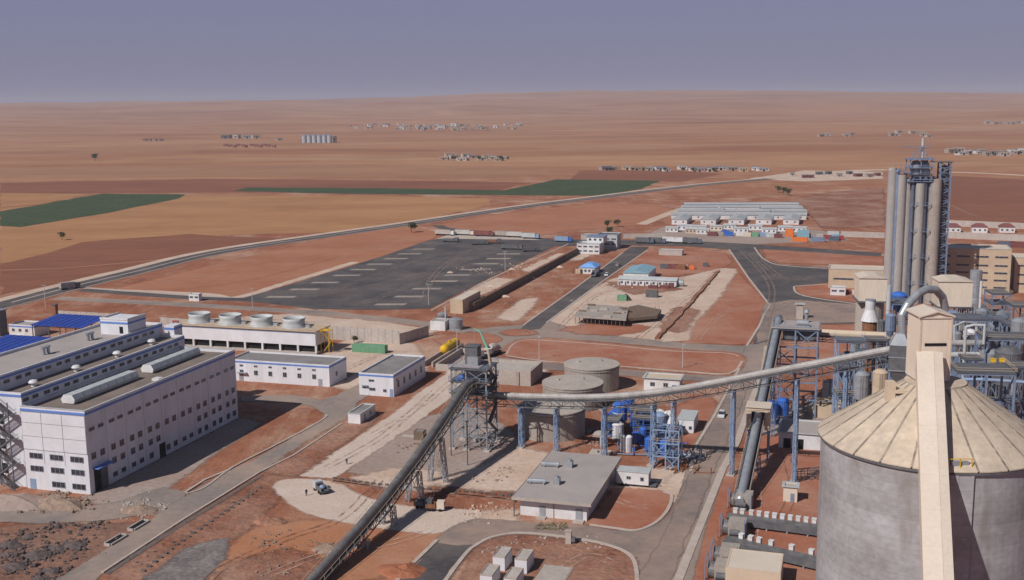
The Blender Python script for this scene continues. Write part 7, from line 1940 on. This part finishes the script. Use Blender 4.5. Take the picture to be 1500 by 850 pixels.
rocks("rubble", "", [(250, 800), (300, 770), (340, 740), (220, 820), (380, 720)], 170, .2, 'rubbledark', 9)
rocks("rubble", "", [(840, 590), (870, 650), (860, 630), (880, 600)], 160, .25, 'concretepale', 10)
rocks("rubble", "", [(700, 395), (720, 400), (740, 420), (760, 390), (715, 425)], 160, .4, 'palesoil', 12, 4)
rocks("rubble", "", [(860, 440), (900, 420), (960, 440), (990, 430), (870, 470)], 160, .4, 'concretepale', 13, 4)
SP = ((14, 800, 3.2, 2, 1.0, "dark spoil heap at the far left of the lower yard"), (55, 815, 3.6, 2.2, 1.1, "widest dark spoil heap in the lower left yard"), (108, 800, 3.4, 1.8, 1.0, "dark spoil heap nearest the left road"), (22, 832, 3.0, 1.8, 1.0, "dark spoil heap at the lower left corner"), (75, 838, 2.6, 1.6, .8, "small dark spoil heap above the lower edge"), (42, 788, 1.8, 1.2, .8, "small dark heap behind the widest spoil heap"), (84, 772, 1.4, 1.0, .8, "small dark mound near the pale track, left one"), (130, 772, 1.6, .9, .7, "small dark mound near the pale track, right one"), (82, 804, 2.2, 1.4, .8, "dark heap between the widest one and the left road"), (12, 815, 2.0, 1.4, .8, "dark heap touching the left edge of the yard"), (60, 850, 2.2, 1.4, .8, "dark heap cut by the lower edge at the left"))
for k, (px, py, rx, ry, h, lb) in enumerate(SP):
    heap(lb, G(px, py), rx, ry, h, 'rubbledark', 20 + k, "spoil_heap", "dark spoil heaps in the lower left")
rocks("spoil_rocks", "", [(p[0] + dx, p[1] + dy) for p in SP for dx, dy in ((0, 0), (9, -2), (-8, 2), (4, 3))], 900, .34, 'rubbledark', 31, 1.3)
heap("reddish rubble mound in front of the gable of the factory hall", G(85, 741), 7, 3.5, 2.2, 'rubble', 40)
heap("grey gravel mound at the left edge before the fire stair", G(18, 738), 9, 5, 2.0, 'greysoil', 41)
heap("pale rubble mound beside the bend of the left road", G(205, 748), 5, 3, 1.2, 'rubble', 42)
heap("dark earth mound on the orange sand", G(395, 765), 4, 2.5, 1.4, 'turned', 43)
heap("low red earth ridge beside the bottom asphalt road", G(590, 838), 5, 4, 1.4, 'redheap', 44)
heap("brown earth mound left of the sloping conveyor near the bottom", G(480, 806), 4, 2.6, 1.3, 'rubble', 45)
for k in range(9):
    px, py = ((640, 400), (700, 420), (730, 395), (760, 408), (800, 392), (690, 440), (660, 432), (785, 385), (720, 435))[k]
    heap("low pale heap of stone on the red strip beside the truck park", G(px + 20, py), 2.2, 1.6, .9, 'palesoil', 60 + k, "stone_heap", "stone heaps beside the truck park")
# ragged earth banks beside trenches: the line of the ditch with spoil thrown up
for k, (pts, w, h, lb) in enumerate((([(488, 706), (540, 715), (600, 722), (680, 728), (755, 735)], 1.4, .7, ""),)):
    struct(ribbon("trench_bank", pts, w, -.1, h * .5, 'turned', 0, 1.0, step=1.5))
def wedge_line(name, pts, n, label, group, mk):
    P = [G(*p) for p in pts]; Q = resample(P, sum((b - a).length for a, b in zip(P, P[1:])) / n)
    for k, p in enumerate(Q): mk(p, k)
M['blockdark'] = mat('dark_ditch_block', (0.11, 0.095, 0.095), (0.17, 0.14, 0.13), .8, .95)
blk = fixn(MB().box(-.42, .42, -.22, .22, 0, .45).mesh("ditch_block", M['blockdark']))
def mkblock(group, label):
    def f(p, k):
        o = put("ditch_block", blk, None, p, random.uniform(-.3, .3)); tag(o, label, "concrete block", group)
    return f
wedge_line("ditch_block", [(490, 702), (540, 709), (610, 716), (690, 722), (756, 729)], 26, "", "", mkblock("blocks along the ditch under the conveyors", "dark block in the line along the ditch behind the pale apron"))
wedge_line("ditch_block", [(210, 838), (260, 798), (310, 764), (350, 738), (380, 716)], 22, "", "", mkblock("blocks along the trench by the left road", "dark block in the line along the trench beside the left road"))
for pts in ([(156, 842), (272, 766), (385, 696)], [(390, 692), (436, 668), (506, 624)]): struct(ribbon('drain_shadow_line', pts, .9, 0, .12, 'blockdark', 0, .25, step=1.5))  # dark ribbon: drain and its shadow together, the shade put into the colour
struct(ribbon("ditch_edge", [(486, 706), (560, 716), (650, 724), (756, 734)], .5, 0, .35, 'concrete', 0))
# drain frames on the left road
for k, (px, py) in enumerate(((158, 800), (192, 778))):
    t = thing("drain_pit", ("open concrete drain frame on the left road, nearer one", "open concrete drain frame on the left road, farther one")[k], "drain", G(px, py), RG)
    part("kerb_frame", MB().box(-.9, -.6, 0, 5, 0, .6).box(.6, .9, 0, 5, 0, .5).box(-.6, .6, -.3, 0, 0, .55).box(-.6, .6, 5, 5.3, 0, .55), 'concretepale', t)
    part("opening", MB().box(-.6, .6, 0, 5, 0, .25), 'dark', t)
# concrete plant blocks at the bottom
def white_block(label, g, w, l, h):
    t = thing("concrete_module", label, "concrete block", g, RG, "pale concrete modules at the bottom")
    part("body", MB().box(0, w, 0, l, 0, h), 'whitepanel', t)
    part("lid", MB().box(.12, w - .12, .12, l - .12, h, h + .15), 'concretepale', t)
    part("rim", MB().box(0, w, 0, .12, h, h + .28).box(0, w, l - .12, l, h, h + .28).box(0, .12, .12, l - .12, h, h + .28).box(w - .12, w, .12, l - .12, h, h + .28), 'concrete', t)
white_block("white concrete module, farther left of the four at the lower edge", G(722, 836), 2.3, 4.8, 2.6)
white_block("white concrete module, farther right of the four at the lower edge", G(754, 840), 2.3, 4.8, 2.6)
white_block("white concrete module, nearer left of the four, cut by the lower edge", G(703, 862), 2.3, 4.8, 2.4)
white_block("white concrete module, nearer right of the four, cut by the lower edge", G(738, 867), 2.3, 4.8, 2.4)
single("concrete_slab", "flat grey concrete slab on the ground right of the white modules", "slab", MB().box(0, 5.6, 0, 9, 0, .25).box(.2, 5.4, .2, 8.8, .25, .32), 'concrete', G(778, 858))
t = thing("signal_post", "square pale post with a box near the weeds by the bottom road", "post", G(833, 797)); part("shaft", MB().box(-.55, .55, -.4, .4, 0, 2.6), 'concretepale', t); part("cap", MB().box(-.65, .65, -.5, .5, 2.6, 2.8), 'concrete', t); part("box", MB().box(.55, 1.3, -.3, .3, .6, 1.5), 'steeldark', t)
b = simple_building("shelter", "small dark shelter beside the sloping conveyor on the grey yard", "hut", G(606, 645), 2.6, 2.4, 2.4, 'timber', 'roofgrey', False, .1)
pl = MB()
t = thing("plank_stack", "thin planks lying on the grey yard beside the dark shelter", "planks", G(588, 640))
for k in range(5): part("plank", MB().box(0, 5, k * .4, k * .4 + .28, .02, .14 + .05 * (k % 2)), 'concretepale', t)

# workers
def person(label, g, rz, m='overall'):
    t = thing("person", label, "person", g, rz)
    me = bpy.data.meshes.new("body")
    v = [(0, 0, .95), (0, 0, 1.2), (0, 0, 1.42), (0, 0, 1.53), (0, .01, 1.66), (.1, 0, .9), (.12, .06, .5), (.13, 0, .08), (.14, -.14, .04), (-.1, 0, .9), (-.14, -.05, .5), (-.16, .03, .08), (-.17, -.11, .04), (.2, 0, 1.4), (.27, .02, 1.12), (.26, -.1, .88), (-.2, 0, 1.4), (-.28, .0, 1.12), (-.25, -.12, .9)]
    e = [(0, 1), (1, 2), (2, 3), (3, 4), (0, 5), (5, 6), (6, 7), (7, 8), (0, 9), (9, 10), (10, 11), (11, 12), (2, 13), (13, 14), (14, 15), (2, 16), (16, 17), (17, 18)]
    r = [.15, .15, .16, .06, .11, .1, .075, .05, .045, .1, .075, .05, .045, .07, .05, .04, .07, .05, .04]
    me.from_pydata(v, e, []); me.materials.append(M[m])
    o = put("body", me, t); sk = o.modifiers.new("skin", 'SKIN'); o.modifiers.new("sub", 'SUBSURF').levels = 1
    for k, q in enumerate(me.skin_vertices[0].data): q.radius = (r[k], r[k]); q.use_root = (k == 0)
    part("head", MB().ball((0, -.01, 1.66), .105, 10, 8, 1.2), 'skin', t)
    part("hard_hat", MB().lathe([(.15, 1.70), (.125, 1.72), (.11, 1.80), (.05, 1.84), (0, 1.845)], 12), 'hat', t)
    return t
person("person in dark workwear standing on the pale apron left of the mixer truck", G(449, 727), R(40))
person("person in dark workwear on the gravel strip above the ditch", G(508, 681), R(-30))

t = truck("small grey loader truck with a flat bed on the pale apron", G(470, 721), RG + R(140), M['ventgrey'], M['steeldark'], 6.5, False); t.scale = (.75, .75, .75)
part("mixer_tub", MB().ball((-1.2, 0, 1.9), .9, 12, 8, .8), 'bluelight', t)
